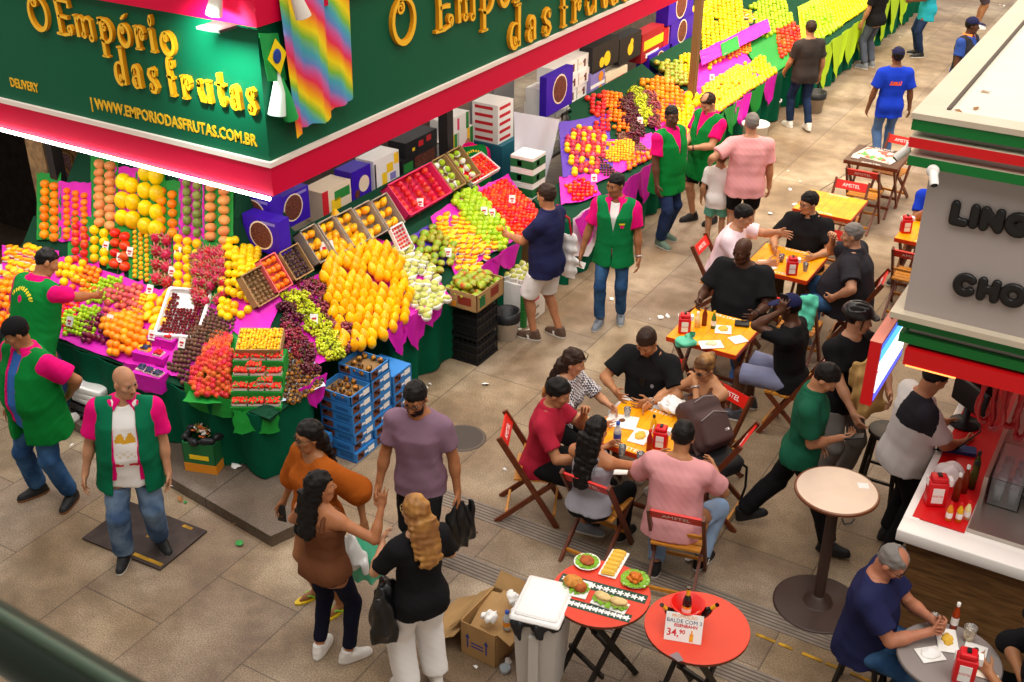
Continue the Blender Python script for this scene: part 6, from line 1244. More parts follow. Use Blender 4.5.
b = MB(LABW, mat('litter_brown', '#9a6a3a', .8), GRP); rr = random.Random(77)
def bit(px, py, z=0.0, mi=0, s_=.03):
 p = at(px, py, z); M = T(p.x, p.y, z+.008, rr.uniform(-.4, .4), rr.uniform(-.4, .4), rr.uniform(0, 6)); n = 5; b.add([(math.cos(a)*s_*rr.uniform(.5, 1.2), math.sin(a)*s_*rr.uniform(.5, 1.2), rr.uniform(0, .015)) for a in [k*6.28/n for k in range(n)]]+[(0, 0, .018)], [(k, (k+1) % n, n) for k in range(n)], mi, False, M)
for q in ((62, 470, 0, 0), (72, 446, .11, 0), (200, 452, .11, 0), (208, 462, .11, 0), (236, 466, .11, 0), (240, 468, .11, 0), (244, 464, .11, 0), (175, 487, .0, 0), (180, 500, 0, 1), (185, 503, 0, 2), (235, 525, 0, 1), (425, 388, 0, 0), (430, 385, 0, 0), (520, 330, 0, 0), (528, 332, 0, 0), (650, 320, 0, 0), (661, 318, 0, 0), (668, 317, 0, 0), (455, 610, 0, 0), (475, 668, 0, 0), (508, 662, 0, 0), (520, 668, 0, 0), (800, 182, 0, 0), (790, 190, 0, 0), (795, 205, 0, 0), (770, 214, 0, 0), (788, 172, 0, 0), (845, 62, 0, 0), (852, 66, 0, 0), (842, 68, 0, 0), (860, 62, 0, 0), (900, 38, 0, 0), (1000, 5, 0, 0), (1004, 6, 0, 0), (505, 470, 0, 0), (870, 88, 0, 1), (440, 420, 0, 0), (762, 430, 0, 0), (240, 545, 0, 2), (690, 560, 0, 0), (715, 212, 0, 0), (612, 300, 0, 0), (485, 385, 0, 0), (300, 470, 0, 0)): bit(*q, s_=rr.uniform(.02, .05))
b.build('litter', label='scraps of paper and peel scattered over the pavement', cat='litter', kind='stuff')
# ------------------------------------------------------------------ seating, tables, bar
CH_D = mat('chair_wood_dark', '#6e3216', .45, .4, vary=.25, nscale=18); CH_L = mat('chair_wood_light', '#c8832c', .45, .4, vary=.2, nscale=14); CH_R = mat('chair_red_slat', '#d81e10', .4, .4); WTXT = mat('white_print', '#f4f0ec', .5); TB_T = mat('table_top_yellow', '#ffb00c', .4, .3, col2='#f59c06', nscale=7); TB_E = mat('table_edge_red', '#c83a10', .45); GAPM = mat('table_gap', '#7a4208', .8); DKT = mat('dark_table_top', '#5a3c22', .45, vary=.2)
LOGO = None
def chair_bm():
 parts = []
 for s in (-1, 1):
  b = MB(CH_D); b.bar((s*.205, -.27, .86), (s*.205, .22, .0), .024, .045, 0, (0, 1, 0)); parts.append(('back_post', b.mesh('back_post')))
  b = MB(CH_D); b.bar((s*.178, .20, .445), (s*.178, -.30, .0), .022, .042, 0, (0, 1, 0)); parts.append(('leg', b.mesh('leg')))
 d = Vector((0, -.27+.0, .86))-Vector((0, .22, 0)); d.normalize(); u = Vector((1, 0, 0)); n = u.cross(d); c = Vector((0, -.27, .86))-d*.075
 b = MB(CH_R); h, t = .055, .009; b.add([c+u*a*.205+d*e*h+n*f*t for f in (-1, 1) for e in (-1, 1) for a in (-1, 1)], [(0, 2, 3, 1), (4, 5, 7, 6), (0, 1, 5, 4), (2, 6, 7, 3), (0, 4, 6, 2), (1, 3, 7, 5)]); parts.append(('backrest', b.mesh('backrest')))
 b = MB(CH_L)
 for k in range(5): y0 = -.15+.075*k; b.box(-.19, .19, y0, y0+.066, .44, .458)
 parts.append(('seat', b.mesh('seat')))
 for nm, p, w_ in (('stretcher', (.19, .12), .39), ('stretcher', (-.215, .075), .35), ('seat_rail', (-.09, .545), .39)):
  b = MB(CH_L); y, z = p; b.box(-w_/2, w_/2, y-.010, y+.010, z-.014, z+.014); parts.append((nm, b.mesh(nm)))
 global LOGO
 M = Matrix(((*u,), (*d,), (*(-n),))).transposed().to_4x4()   # lettering faces the rear
 tx = text('AMSTEL', .062, WTXT, Matrix.Identity(4), None, 'lettering', .0008, 'CENTER'); LOGO = tx.data; bpy.data.objects.remove(tx)
 zz = u.cross(d)
 Ma = Matrix.Translation(c+zz*(t+.001)-d*.022) @ Matrix(((u.x, d.x, zz.x), (u.y, d.y, zz.y), (u.z, d.z, zz.z))).to_4x4()
 ur = -u; Mb = Matrix.Translation(c-zz*(t+.001)-d*.022) @ Matrix(((ur.x, d.x, -zz.x), (ur.y, d.y, -zz.y), (ur.z, d.z, -zz.z))).to_4x4()
 return parts, Ma, Mb
CHP = chair_bm()
def chair(x, y, a, label):
 root = empty('folding_chair', label, 'chair', (x, y, 0), bearing(a), 'wooden folding chairs with red backs')
 for nm, me in CHP[0]:
  o = link(nm, me, root)
  if nm == 'backrest':
   for M in CHP[1:]: q = link('lettering', LOGO, o); q.matrix_local = M
 return root
def table(x, y, label, top=TB_T, rz=0, txt=True, w_=.35):
 root = empty('folding_table', label, 'table', (x, y, 0), rz, 'square folding tables'); b = MB(top, TB_E if top is TB_T else CH_D, GAPM); n = 7
 for k in range(n): x0 = -w_+2*w_*k/n; b.box(x0+.001, x0+2*w_/n-.002, -w_, w_, .735, .752)
 b.box(-w_+.01, w_-.01, -w_+.01, w_-.01, .728, .736, 2); b.box(-w_, w_, -w_-.006, -w_+.012, .705, .748, 1); b.box(-w_, w_, w_-.012, w_+.006, .705, .748, 1); b.box(-w_-.004, -w_+.012, -w_, w_, .705, .748, 1); b.box(w_-.012, w_+.004, -w_, w_, .705, .748, 1); tp = b.build('table_top', root)
 if txt:
  for sg_, r in ((-1, 0), (1, PI)): o = text('AMSTEL', .06, WTXT, Matrix.Translation((0, sg_*(w_-.035) , .7535)) @ Matrix.Rotation(r, 4, 'Z') @ Matrix.Translation((0, -.02, 0)), tp, 'lettering', .0006, 'CENTER', 1.25)
 for s in (-1, 1):
  for e in (-1, 1): b = MB(CH_D); b.bar((s*(w_-.05-.03*(e > 0)), e*(w_-.07), .705), (s*(w_-.05-.03*(e > 0)), -e*(w_-.09), 0), .024, .045, 0, (0, 1, 0)); b.build('leg', root)
 for e in (-1, 1): b = MB(CH_D); b.box(-w_+.06, w_-.06, e*.20-.012, e*.20+.012, .12, .155); b.build('stretcher', root)
 return root
TT = .753
TBL = dict(t1=(-3.18, 7.58), t2=(-3.33, 9.51), t3=(-3.27, 11.38), t4=(-3.35, 13.22), t5=(-3.32, 15.18), t6=(-2.08, 12.98))
table(*TBL['t1'], 'yellow folding table crowded with food and drinks in front of the woman in sunglasses'); table(*TBL['t2'], 'yellow folding table with a mint plastic bag, before the bald man in black tee'); table(*TBL['t3'], 'yellow folding table with one red napkin holder between three seated men'); table(*TBL['t4'], 'bare yellow folding table behind the man with black polo and glasses'); table(*TBL['t5'], 'dark brown folding table with a large menu sheet', DKT); table(*TBL['t6'], 'yellow folding table half hidden by the grey kiosk wall')
chair(-3.90, 7.01, 84, 'red backed folding chair under the man in the dark red polo'); chair(-3.20, 6.84, 148, 'red backed folding chair under the woman with long black hair'); chair(-2.50, 6.80, 162, 'red backed folding chair under the man in the pink tee, back to the viewer'); chair(-2.83, 8.20, -52, 'red backed folding chair of the woman wearing sunglasses'); chair(-3.50, 8.42, -30, 'folding chair hidden behind the man in black polo with white shorts'); 0
chair(-3.42, 10.44, -30, 'folding chair hidden by the large bald man in black'); chair(-2.46, 9.36, -122, 'red backed folding chair seen edge on under the man in the navy cap'); chair(-2.82, 10.58, 150, 'empty folding chair with a mint towel on its back, behind the man in the cap')
chair(-3.94, 11.20, 62, 'red backed folding chair under the man in the pale pink shirt'); chair(-3.10, 12.02, -30, 'folding chair under the man in black polo with glasses'); chair(-2.46, 11.30, -115, 'red backed folding chair under the heavy grey haired man')
chair(-3.28, 13.60, -30, 'empty folding chair at the far side of the bare yellow table'); chair(-3.28, 14.55, 150, 'empty folding chair between the bare yellow table and the dark table'); chair(-3.20, 15.62, -38, 'empty folding chair at the far side of the dark table with the menu'); chair(-2.12, 12.36, 150, 'empty folding chair beside the grey kiosk wall'); chair(-2.14, 13.62, -30, 'folding chair of the person in blue at the kiosk wall'); chair(-2.62, 7.80, 240, 'folding chair holding the brown backpack')
RT = mat('red_table_cover', '#e0442c', .45, .35, vary=.06, nscale=3); BLKW = mat('black_wood', '#1c1512', .5); SCARF = mat('runner_green', '#274a3a', .7, vary=.1)
def round_red(x, y, r, rz, label):
 root = empty('round_table', label, 'table', (x, y, 0), rz, 'round red folding tables'); b = MB(RT, CH_D); b.lathe([(0, .722), (r-.01, .722), (r, .728), (r, .748), (r-.004, .75), (0, .75)], 40, 0, None, False, False, [1, 1, 1, 0, 0]); b.build('table_top', root)
 for s in (-1, 1):
  for e in (-1, 1): b = MB(BLKW); b.bar((s*(.155-.02*(e > 0)), e*.20, .722), (s*(.155-.02*(e > 0)), -e*.235, 0), .022, .042, 0, (0, 1, 0)); b.build('leg', root)
 for e in (-1, 1): b = MB(BLKW); b.box(-.19, .19, e*.10-.012, e*.10+.012, .16 if e < 0 else .19, .195 if e < 0 else .225); b.build('stretcher', root)
 return root
rt1 = round_red(-2.575, 5.60, .338, R(-25), 'round red table with plates of sample food'); rt2 = round_red(-1.885, 5.63, .345, R(-15), 'round red table with beer bucket and price sign')
b = MB(SCARF, WTXT); c1 = Vector((-2.575, 5.60, .7505)); ax = Vector((RT0.x, RT0.y, 0)); ay = Vector((-RT0.y, RT0.x, 0)); ax, ay = (ax*.93-ay*.37).normalized(), (ay*.93+ax*.37).normalized()
for off, h_ in ((.045, .045), (-.175, .04)):
 L_ = math.sqrt(.334**2-off**2)-.01
 b.add([c1+ax*u+ay*(off+v) for v in (-h_, h_) for u in (-L_*.96, L_*.96)], [(0, 1, 3, 2)], 0)
 n = 12
 for k in range(n):
  q = c1+ax*(-L_*.85+1.7*L_*k/(n-1))+ay*off+Vector((0, 0, .0012)); m_ = 20
  b.add([q]+[q+(ax*math.cos(a)+ay*math.sin(a))*.021*(1+.42*math.cos(5*a)) for a in [2*PI*j/m_ for j in range(m_)]], [(0, 1+j, 1+(j+1) % m_) for j in range(m_)], 1)
b.build('table_runner', label='dark green runner strips with white leaf print on the food table', cat='runner')
PLATE = mat('white_plate', '#f6f4ee', .3, .5); BRD = mat('bread_crust', '#d89038', .6, vary=.3, nscale=30); LET_ = mat('lettuce', '#8cc030', .6, vary=.25, nscale=20); MEAT = mat('fried_meat', '#b85a1c', .6, vary=.35, nscale=25); PAST = mat('fried_pastry', '#f0c040', .5, vary=.2, nscale=12); BALLM = mat('fried_ball', '#e07a1c', .55, vary=.25, nscale=30)
def on1(px, py): return at(px, py, .757)
def food(label, px, py, w_, l_, rz, round_=False, z=.752, plate=True):
 p = at(px, py, z+.005); root = empty('food_plate', label, 'plate of food', (p.x, p.y, z), rz); b = MB(PLATE)
 if round_: b.lathe([(0, .004), (w_*.7, .004), (w_, .018), (w_-.004, .021), (w_*.68, .009), (0, .009)], 28, 0, None, True, False)
 else: b.box(-w_/2, w_/2, -l_/2, l_/2, .001, .012, bev=.005)
 b.build('plate', root); return root
def leafy(root, rx, ry, n, seed, z=.012):
 b = MB(LET_); rr = random.Random(seed)
 for i in range(n):
  a = 6.28*i/n; c = Vector((rx*math.cos(a), ry*math.sin(a), z)); M = T(c.x, c.y, c.z, rr.uniform(-.3, .3), rr.uniform(-.3, .3), a); b.grid([[(-.025+.05*u/3, -.02+.04*v/3, .006*math.sin(u*2.5+v*3)+.008) for v in range(4)] for u in range(4)], 0, True, M, .002)
 b.build('lettuce', root)
RC = math.atan2(RT0.y, RT0.x)
f = food('round plate with fried cutlet on lettuce, on the food table', 587, 563, .095, 0, 0, True); leafy(f, .06, .06, 12, 1); F_ = Field((-.1, -.1, 0), (.1, .1, .09), .005); F_.put(ell((0, 0, .03), (.055, .05, .02)), 0); F_.ripple(.003, 90, 2); link('cutlet', F_.mesh('cutlet', [MEAT]), f)
f = food('square white plate with bread roll full of mortadella', 576, 588, .19, .18, RC-.35); leafy(f, .07, .05, 10, 2); F_ = Field((-.12, -.12, 0), (.12, .12, .14), .005); F_.put(ell((-.025, .01, .05), (.07, .055, .035)), 0); F_.ripple(.0025, 70, 3); link('bread_roll', F_.mesh('bread_roll', [BRD]), f); F_ = Field((-.12, -.12, 0), (.12, .12, .14), .005); F_.put(ell((.035, -.02, .040), (.045, .05, .030)), 0); F_.ripple(.006, 80, 4); link('sliced_meat', F_.mesh('sliced_meat', [MEAT]), f)
f = food('long white plate with a row of folded yellow pastries', 614, 564, .13, .30, RC-.42)
for i in range(6): F_ = Field((-.08, -.04, 0), (.08, .04, .06), .005); F_.put(ell((0, 0, .022), (.052, .019, .017)), 0); F_.put(ell((0, -.018, .016), (.055, .012, .005)), .008); link('pastry', F_.mesh('pastry', [PAST]), f, (0, -.118+.047*i, .004), (0, 0, .1))
f = food('round plate heaped with small fried balls', 635, 581, .095, 0, 0, True); leafy(f, .075, .075, 14, 5, .016); bb = MB(BALLM); bb.ball((0, 0, 0), .019, 0, 10, 8); me = bb.mesh('fried_ball'); rr = random.Random(9)
for i in range(19): rad = .055*math.sqrt((i+.5)/19) if i < 13 else .03*math.sqrt((i-12)/7); a = i*2.4; link('fried_ball', me, f, (rad*math.cos(a), rad*math.sin(a), .03 if i < 13 else .055), (rr.random()*3, rr.random()*3, 0))
f = food('white tray with two sandwich halves and lettuce', 610, 604, .25, .11, RC-.47)
for s in (-1, 1): F_ = Field((-.09, -.07, 0), (.09, .07, .1), .005); F_.put(ell((0, 0, .045), (.062, .036, .020)), 0); F_.put(ell((0, 0, .022), (.060, .038, .012)), 0); F_.ripple(.002, 80, 7); link('sandwich_half', F_.mesh('sandwich_half', [mat('pale_bread', '#e4c484', .6, vary=.2, nscale=25)]), f, (s*.058, .005, .006), (0, 0, s*.12))
leafy(f, .10, .035, 12, 8, .020)
BB = empty('beer_bucket', 'bright red bucket with beer bottles on the round red table', 'bucket', (-1.93+.02, 5.63+.13, .75)); pb_ = at(687, 610, .86); BB.location = (pb_.x, pb_.y, .75); b = MB(mat('bucket_red', '#e8180c', .35, .5)); b.lathe([(0, 0), (.075, 0), (.108, .16), (.115, .165), (.115, .172), (.104, .172), (.072, .01), (0, .01)], 28, 0, None, True, False); b.build('bucket_body', BB)
BOT = mat('bottle_black', '#140c0a', .15, .6); GOLD = mat('bottle_gold', '#f0b020', .4); bt = MB(BOT, GOLD, LABW); bt.lathe([(0, 0), (.03, 0), (.031, .004), (.031, .125), (.026, .155), (.014, .185), (.0125, .23), (.014, .232), (.014, .243), (0, .243)], 14, 0, None, True, False, [0, 0, 0, 0, 0, 1, 0, 0, 0]); bt.lathe([(.0315, .045), (.0315, .105)], 14, 1, None, True, False); bt.lathe([(.0318, .06), (.0318, .088)], 14, 2, None, True, False); BTM = bt.mesh('beer_bottle')
for (dx, dy, rx, ry, l) in ((0, .02, -.08, .02, 'dark beer bottle standing upright in the red bucket'), (-.045, -.01, .25, -.62, 'dark beer bottle leaning to the left in the red bucket'), (.045, -.005, .25, .62, 'dark beer bottle leaning to the right in the red bucket')): link('beer_bottle', BTM, None, (pb_.x+dx*RT0.x*1-dy*RT0.y, pb_.y+dx*RT0.y+dy*RT0.x, .775), (rx, ry, RC), l, 'bottle', 'beer bottles in the red bucket')
ps = at(683, 634, .82); sgn = empty('price_sign', 'white price sign with red and orange lettering on the round red table', 'sign', (ps.x, ps.y, .752), RC-.22); sgn.scale = (1.2,)*3; b = MB(M_WHITE); w_, h_ = .20, .155; Mt = Matrix.Rotation(R(-26), 4, 'X'); b.box(-w_/2, w_/2, -.002, .002, 0, h_, 0, Mt); b.box(-w_/2, w_/2, 0, .07, 0, .003); b.build('card', sgn)
Mx = Mt @ Matrix(((1, 0, 0, 0), (0, 0, -1, -.003), (0, 1, 0, 0), (0, 0, 0, 1)))
OR_ = mat('sign_orange', '#f09a30', .6); GY_ = mat('sign_grey', '#5a5a78', .6); RD_ = mat('sign_red', '#d83038', .6)
text('PROMOÇÃO', .024, OR_, Mx @ Matrix.Translation((0, .130, 0)), sgn, 'lettering', .0003, 'CENTER'); text('BALDE COM 3', .030, GY_, Mx @ Matrix.Translation((0, .102, 0)), sgn, 'lettering', .0003, 'CENTER'); text('EISENBAHN', .024, RD_, Mx @ Matrix.Translation((.01, .080, 0)), sgn, 'lettering', .0003, 'CENTER', off=.0006); text('34,', .055, RD_, Mx @ Matrix.Translation((-.09, .028, 0)), sgn, 'lettering', .0003, off=.0008); text('90', .032, RD_, Mx @ Matrix.Translation((-.022, .044, 0)), sgn, 'lettering', .0003, off=.0008)
b = MB(OR_, GOLD); b.box(.035, .055, -.0035, -.002, .008, .05, 0, Mt); b.box(.041, .049, -.0035, -.002, .05, .068, 0, Mt); b.box(.035, .055, -.004, -.0035, .018, .036, 1, Mt); b.build('bottle_picture', sgn)
b = MB(mat('grey_patch', '#8a7a7c', .7)); q = at(669, 655, .7515); b.add([q+ax*.0, q+ax*.07-ay*.035, q-ay*.01+ax*.10, q+ax*.045+ay*.05], [(0, 1, 2, 3)]); b.build('grey_patch', rt2); bpy.data.objects['grey_patch'].matrix_parent_inverse = (Matrix.Translation(rt2.location) @ Matrix.Rotation(rt2.rotation_euler.z, 4, 'Z')).inverted()
HT = empty('high_round_table', 'high round table with pale top, brown rim and heavy round foot', 'table', (-1.455, 7.12, 0)); BRN = mat('brown_metal', '#43302a', .45, .4); b = MB(mat('pale_laminate', '#d8c0ac', .35, .4, vary=.05), mat('rim_brown', '#6e3a1c', .35)); b.lathe([(0, 1.055), (.29, 1.055), (.302, 1.062), (.302, 1.078), (.296, 1.083), (.285, 1.083), (0, 1.083)], 48, 0, None, True, False, [1, 1, 1, 1, 1, 0]); b.build('table_top', HT)
b = MB(BRN); b.lathe([(.042, .05), (.042, 1.055)], 20, 0, None, True, False); b.build('pole', HT); b = MB(BRN); b.lathe([(0, .0), (.335, 0), (.335, .012), (.32, .018), (.12, .03), (.105, .035), (.10, .065), (.06, .075), (.058, .10), (.0, .10)], 44, 0, None, True, False); b.build('base_plate', HT); b = MB(BLK); b.tube([(.12, -.27, 1.05), (.15, -.285, 1.02), (.19, -.26, 1.03), (.20, -.23, 1.05)], .006, 6); b.build('bag_hook', HT); b = MB(LABW); b.add([(.10, .16, 1.084), (.17, .19, 1.084), (.20, .13, 1.084), (.13, .10, 1.084)], [(0, 3, 2, 1)]); b.build('sticker', HT)
GT = empty('round_table', 'grey round table with leftovers before the wood front of the bar', 'table', (-.40, 6.20, 0)); b = MB(mat('grey_laminate', '#8f8682', .4, .35), mat('grey_rim', '#6a6260', .5)); b.lathe([(0, .72), (.315, .72), (.325, .73), (.325, .745), (.318, .75), (0, .75)], 44, 0, None, True, False, [1, 1, 1, 1, 0]); b.build('table_top', GT); b = MB(BRN); b.lathe([(.04, .03), (.04, .72)], 18, 0, None, True, False); b.build('pole', GT); b = MB(BRN); b.lathe([(0, 0), (.26, 0), (.26, .015), (.07, .035), (0, .035)], 36, 0, None, True, False); b.build('base_plate', GT)
def stool(x, y, label, h=.45, m=BLKW):
 root = empty('stool', label, 'stool', (x, y, 0)); b = MB(m); b.lathe([(0, h-.04), (.15, h-.04), (.16, h-.03), (.16, h-.005), (.15, h), (0, h)], 24, 0, None, True, False); b.build('seat', root)
 for s in (-1, 1):
  for e in (-1, 1): b = MB(m); b.bar((s*.10, e*.10, h-.03), (s*.16, e*.16, 0), .028, .028); b.build('leg', root)
 for s in (-1, 1): b = MB(m); b.box(-.135, .135, s*.135-.01, s*.135+.01, h*.35, h*.35+.025); b.build('stretcher', root)
 for s in (-1, 1): b = MB(m); b.box(s*.135-.01, s*.135+.01, -.135, .135, h*.45, h*.45+.025); b.build('stretcher', root)
stool(-.93, 6.33, 'black stool under the man in navy tee at the grey table'); stool(-3.98, 7.63, 'dark stool under the woman in the checked shirt'); stool(.20, 6.34, 'black stool under the person in black at the picture edge'); stool(-1.45, 8.72, 'tall black stool behind the waiter in the white polo', .70)
NR = mat('napkin_red', '#d8101c', .4, .4)
def napkin(label, x, y, z, rz, h=.20, w_=.115):
 root = empty('napkin_holder', label, 'napkin holder', (x, y, z), rz); b = MB(NR); b.box(-w_/2, w_/2, -.05, .05, 0, h*.82, bev=.012); b.box(-w_*.4, w_*.4, -.045, .045, h*.80, h, bev=.014); b.build('holder_body', root)
 b = MB(LABW);
 b.box(-w_*.28, w_*.28, -.053, -.049, h*.14, h*.66)
 b.build('front_label', root); b = MB(LABW)
 for s in (-1, 1): b.box(s*w_*.50-.006, s*w_*.50+.016*s+.006, -.03, .03, h*.70, h*.92)
 b.build('napkins', root); b = MB(BLK); b.box(-w_*.10, w_*.10, -.02, .02, h, h+.012); b.build('slot', root)
 tx = text('AMSTEL', .022, NR, Matrix(((1, 0, 0, 0), (0, 0, -1, -.0535), (0, 1, 0, h*.36), (0, 0, 0, 1))), root, 'lettering', .0003, 'CENTER')
def px_t(px, py, z=TT): p = at(px, py, z); return p.x, p.y
napkin('red napkin holder on the crowded table beside the brown backpack', *px_t(660, 447), TT, RC-.3); napkin('red napkin holder on the table with the mint plastic bag', *px_t(684, 332), TT, RC-.1); napkin('red napkin holder on the table of the three men', *px_t(791, 274), TT, RC-.1); napkin('red napkin holder next to the grey kiosk wall', *px_t(905, 232), TT, RC); napkin('tall red napkin holder on the grey round table', *px_t(962, 680, .752), .752, RC-.35, .24, .13); napkin('big red napkin holder on the red bar mat', *px_t(934, 503, 1.055), 1.056, RC-.1, .24, .14)
GLASS = mat('clear_glass', '#ffffff', .05, .5, trans=.92); BEER = mat('beer', '#e8b040', .15, trans=.3); WATER = mat('water_plastic', '#e8f2fa', .12, .5, trans=.55)
def bottle(label, px, py, z, m, h=.2, r=.027, cap=None, lab=None, name='sauce_bottle'):
 p = at(px, py, z); b = MB(m, cap or m, lab or m); b.lathe([(0, 0), (r, 0), (r, h*.55), (r*.9, h*.62), (r*.45, h*.78), (r*.42, h*.86)], 14, 0, None, True, False); b.lathe([(r*.5, h*.86), (r*.5, h*.98), (0, h)], 12, 1, None, True, False)
 if lab: b.lathe([(r+.001, h*.18), (r+.001, h*.45)], 14, 2, None, True, False)
 return b.build(name, loc=(p.x, p.y, z), label=label, cat='bottle')
def cup(label, px, py, z, h=.09, r=.032, fill=None, tilt=0):
 p = at(px, py, z); root = empty('cup', label, 'cup', (p.x, p.y, z)); b = MB(GLASS); b.lathe([(0, .001), (r*.75, .001), (r, h), (r-.002, h), (r*.75-.002, .004), (0, .004)], 16, 0, None, True, False); b.build('glass', root)
 if fill: b = MB(fill); b.lathe([(0, .005), (r*.73, .005), (r*.85, h*.45), (0, h*.45)], 14, 0, None, True, False); b.build('drink', root)
KET = mat('ketchup', '#a01410', .3); SAUCE = mat('hot_sauce', '#7a2c10', .2); MUST = mat('mustard', '#e8b010', .4); CAPW = mat('cap_white', '#f2efe8', .5)
bottle('dark red sauce bottle standing next to the red napkin holder', 649, 450, TT, KET, .20, .024, CH_R); bottle('amber sauce bottle with white cap behind the red sauce bottle', 653, 432, TT, MUST, .17, .026, BLK); bottle('clear water bottle with blue label on the crowded table', 617, 442, TT, WATER, .20, .032, mat('cap_blue', '#2a50b0', .5), mat('label_blue', '#3a4a9a', .5), 'water_bottle')
bottle('brown sauce bottle in the middle of the table with the mint bag', 704, 325, TT, SAUCE, .20, .026, CH_D); bottle('pale yellow mustard bottle beside the red napkin holder', 697, 327, TT, mat('pale_mustard', '#f0e0a0', .4), .17, .028, CAPW); bottle('green cap bottle with pale label near the fries', 713, 328, TT, mat('green_glass', '#5a7a3a', .2), .19, .024, MUST, LABW)
for l, q, fi in (('clear plastic cup by the water bottle', (627, 417), None), ('clear plastic cup with drink near the man in black polo', (650, 408), BEER), ('clear cup in front of the woman with black hair', (622, 455), None), ('clear cup by the woman in sunglasses', (668, 412), None), ('empty clear cup in front of the phone', (640, 462), None), ('small clear cup in front of the heavy man', (805, 271), None), ('small clear cup next to the napkin holder of the three men', (781, 262), SAUCE)): cup(l, *q, TT, fill=fi)
def flatplate(label, px, py, z, w_, l_, rz, m=PLATE, foodm=None, fr=.6, name='plate'):
 p = at(px, py, z); root = empty('food_plate', label, 'plate of food', (p.x, p.y, z), rz); b = MB(m); b.box(-w_/2, w_/2, -l_/2, l_/2, .001, .010, bev=.004); b.build('plate', root)
 if foodm: F_ = Field((-w_/2, -l_/2, 0), (w_/2, l_/2, .07), .006); F_.put(ell((0, 0, .012), (w_/2*fr, l_/2*fr, .022)), 0); F_.ripple(.006, 110, 4); link('food', F_.mesh('food', [foodm]), root)
flatplate('white tray with yellow fries in the middle of the crowded table', 640, 437, TT, .15, .22, RC-.45, foodm=PAST); flatplate('white paper sheet with crumbs by the water bottle', 622, 422, TT, .26, .20, RC-.3, foodm=mat('crumb_brown', '#7a4a30', .7), fr=.18); flatplate('white plate at the front edge of the crowded table', 617, 470, TT, .18, .14, RC)
flatplate('square white plate of fries before the bald man', 723, 330, TT, .16, .17, RC-.15, foodm=PAST); flatplate('white tray with leftovers at the front of the mint bag table', 711, 345, TT, .22, .15, RC+.1, foodm=mat('leftover_pale', '#e8dcb0', .6), fr=.5); flatplate('white paper with cutlery next to the leftovers tray', 738, 340, TT, .15, .14, RC+.4)
F_ = Field((-.15, -.12, 0), (.15, .12, .14), .007); F_.put(ell((0, 0, .045), (.105, .075, .05)), 0); F_.put(cone((.03, .0, .08), (.06, .01, .12), .02, .03), .03); F_.ripple(.008, 60, 5); p = px_t(685, 346); link('plastic_bag', F_.mesh('plastic_bag', [mat('mint_plastic', '#5cc8a0', .4, .4)]), None, (*p, TT), (0, 0, RC), 'mint green plastic bag lying on the yellow table', 'bag')
F_ = Field((-.2, -.16, 0), (.2, .16, .16), .008); F_.put(ell((0, 0, .05), (.15, .10, .06)), 0); F_.put(ell((-.06, .03, .06), (.08, .06, .06)), .03); F_.ripple(.010, 45, 6); p = px_t(676, 412); link('plastic_bag', F_.mesh('plastic_bag', [mat('white_plastic_bag', '#ecebe8', .4)]), None, (*p, TT), (0, 0, RC-.5), 'white plastic bag on the table in front of the woman in sunglasses', 'bag')
def phone(label, px, py, z, rz):
 p = at(px, py, z); root = empty('phone', label, 'phone', (p.x, p.y, z), rz); b = MB(LABW); b.box(-.042, .042, -.08, .08, 0, .010, bev=.004); b.build('phone_case', root); b = MB(BLK); b.box(-.034, .034, -.066, .066, .0095, .0105); b.build('screen', root)
phone('white phone with dark screen beside the man in the pink tee', 662, 460, TT, RC-1.9); p = px_t(742, 325); b = MB(BLK); b.box(-.07, .07, -.05, .05, 0, .03, bev=.01); b.build('wallet', loc=(*p, TT), rot=(0, 0, RC-.2), label='black wallet under the hand of the bald man', cat='wallet')
flatplate('crumpled napkins before the man in the pale pink shirt', 764, 262, TT, .12, .08, RC); flatplate('white napkin sheet on the table of the three men', 773, 268, TT, .07, .07, RC+.5)
mn = bpy.data.materials.new('menu_print'); mn.use_nodes = True; nt = mn.node_tree; vo = nt.nodes.new('ShaderNodeTexVoronoi'); vo.inputs['Scale'].default_value = 14; tc_ = nt.nodes.new('ShaderNodeTexCoord'); nt.links.new(tc_.outputs['Object'], vo.inputs['Vector']); rp = nt.nodes.new('ShaderNodeValToRGB'); nt.links.new(vo.outputs['Color'], rp.inputs['Fac'])
for i, c in enumerate(('#f4ead8', '#e85a48', '#f0e0c0', '#5aa048', '#f2a060')):
 q = rp.color_ramp.elements.new(i/4) if i not in (0, 4) else rp.color_ramp.elements[0 if i == 0 else -1]; q.color = (*lin(c), 1)
rp.color_ramp.interpolation = 'CONSTANT'; nt.links.new(rp.outputs['Color'], nt.nodes['Principled BSDF'].inputs['Base Color'])
b = MB(mn, LABW); b.box(-.26, .26, -.20, .20, 0, .003); b.box(-.27, .27, -.21, .21, 0, .002, 1); b.build('menu_sheet', loc=(-3.32, 15.22, TT), rot=(0, 0, R(-12)), label='large colourful menu sheet on the dark brown table', cat='menu'); b = MB(LABW); b.box(-.05, .05, -.03, .03, 0, .012); b.build('napkin_pack', loc=(-3.56, 14.98, TT), label='small white napkin pack at the corner of the dark table', cat='napkin')
GZ = .752
cup('tall clear glass with beer next to the seated man in navy', 932, 630, GZ, .12, .04, BEER); cup('clear glass with pale drink behind the red napkin holder', 968, 640, GZ, .11, .042, mat('pale_drink', '#f0d8b0', .3)); bottle('hot sauce bottle with white paper on top, at the far rim of the grey table', 953, 628, GZ, mat('hot_sauce_red', '#a83a12', .2), .22, .024, CAPW, LABW)
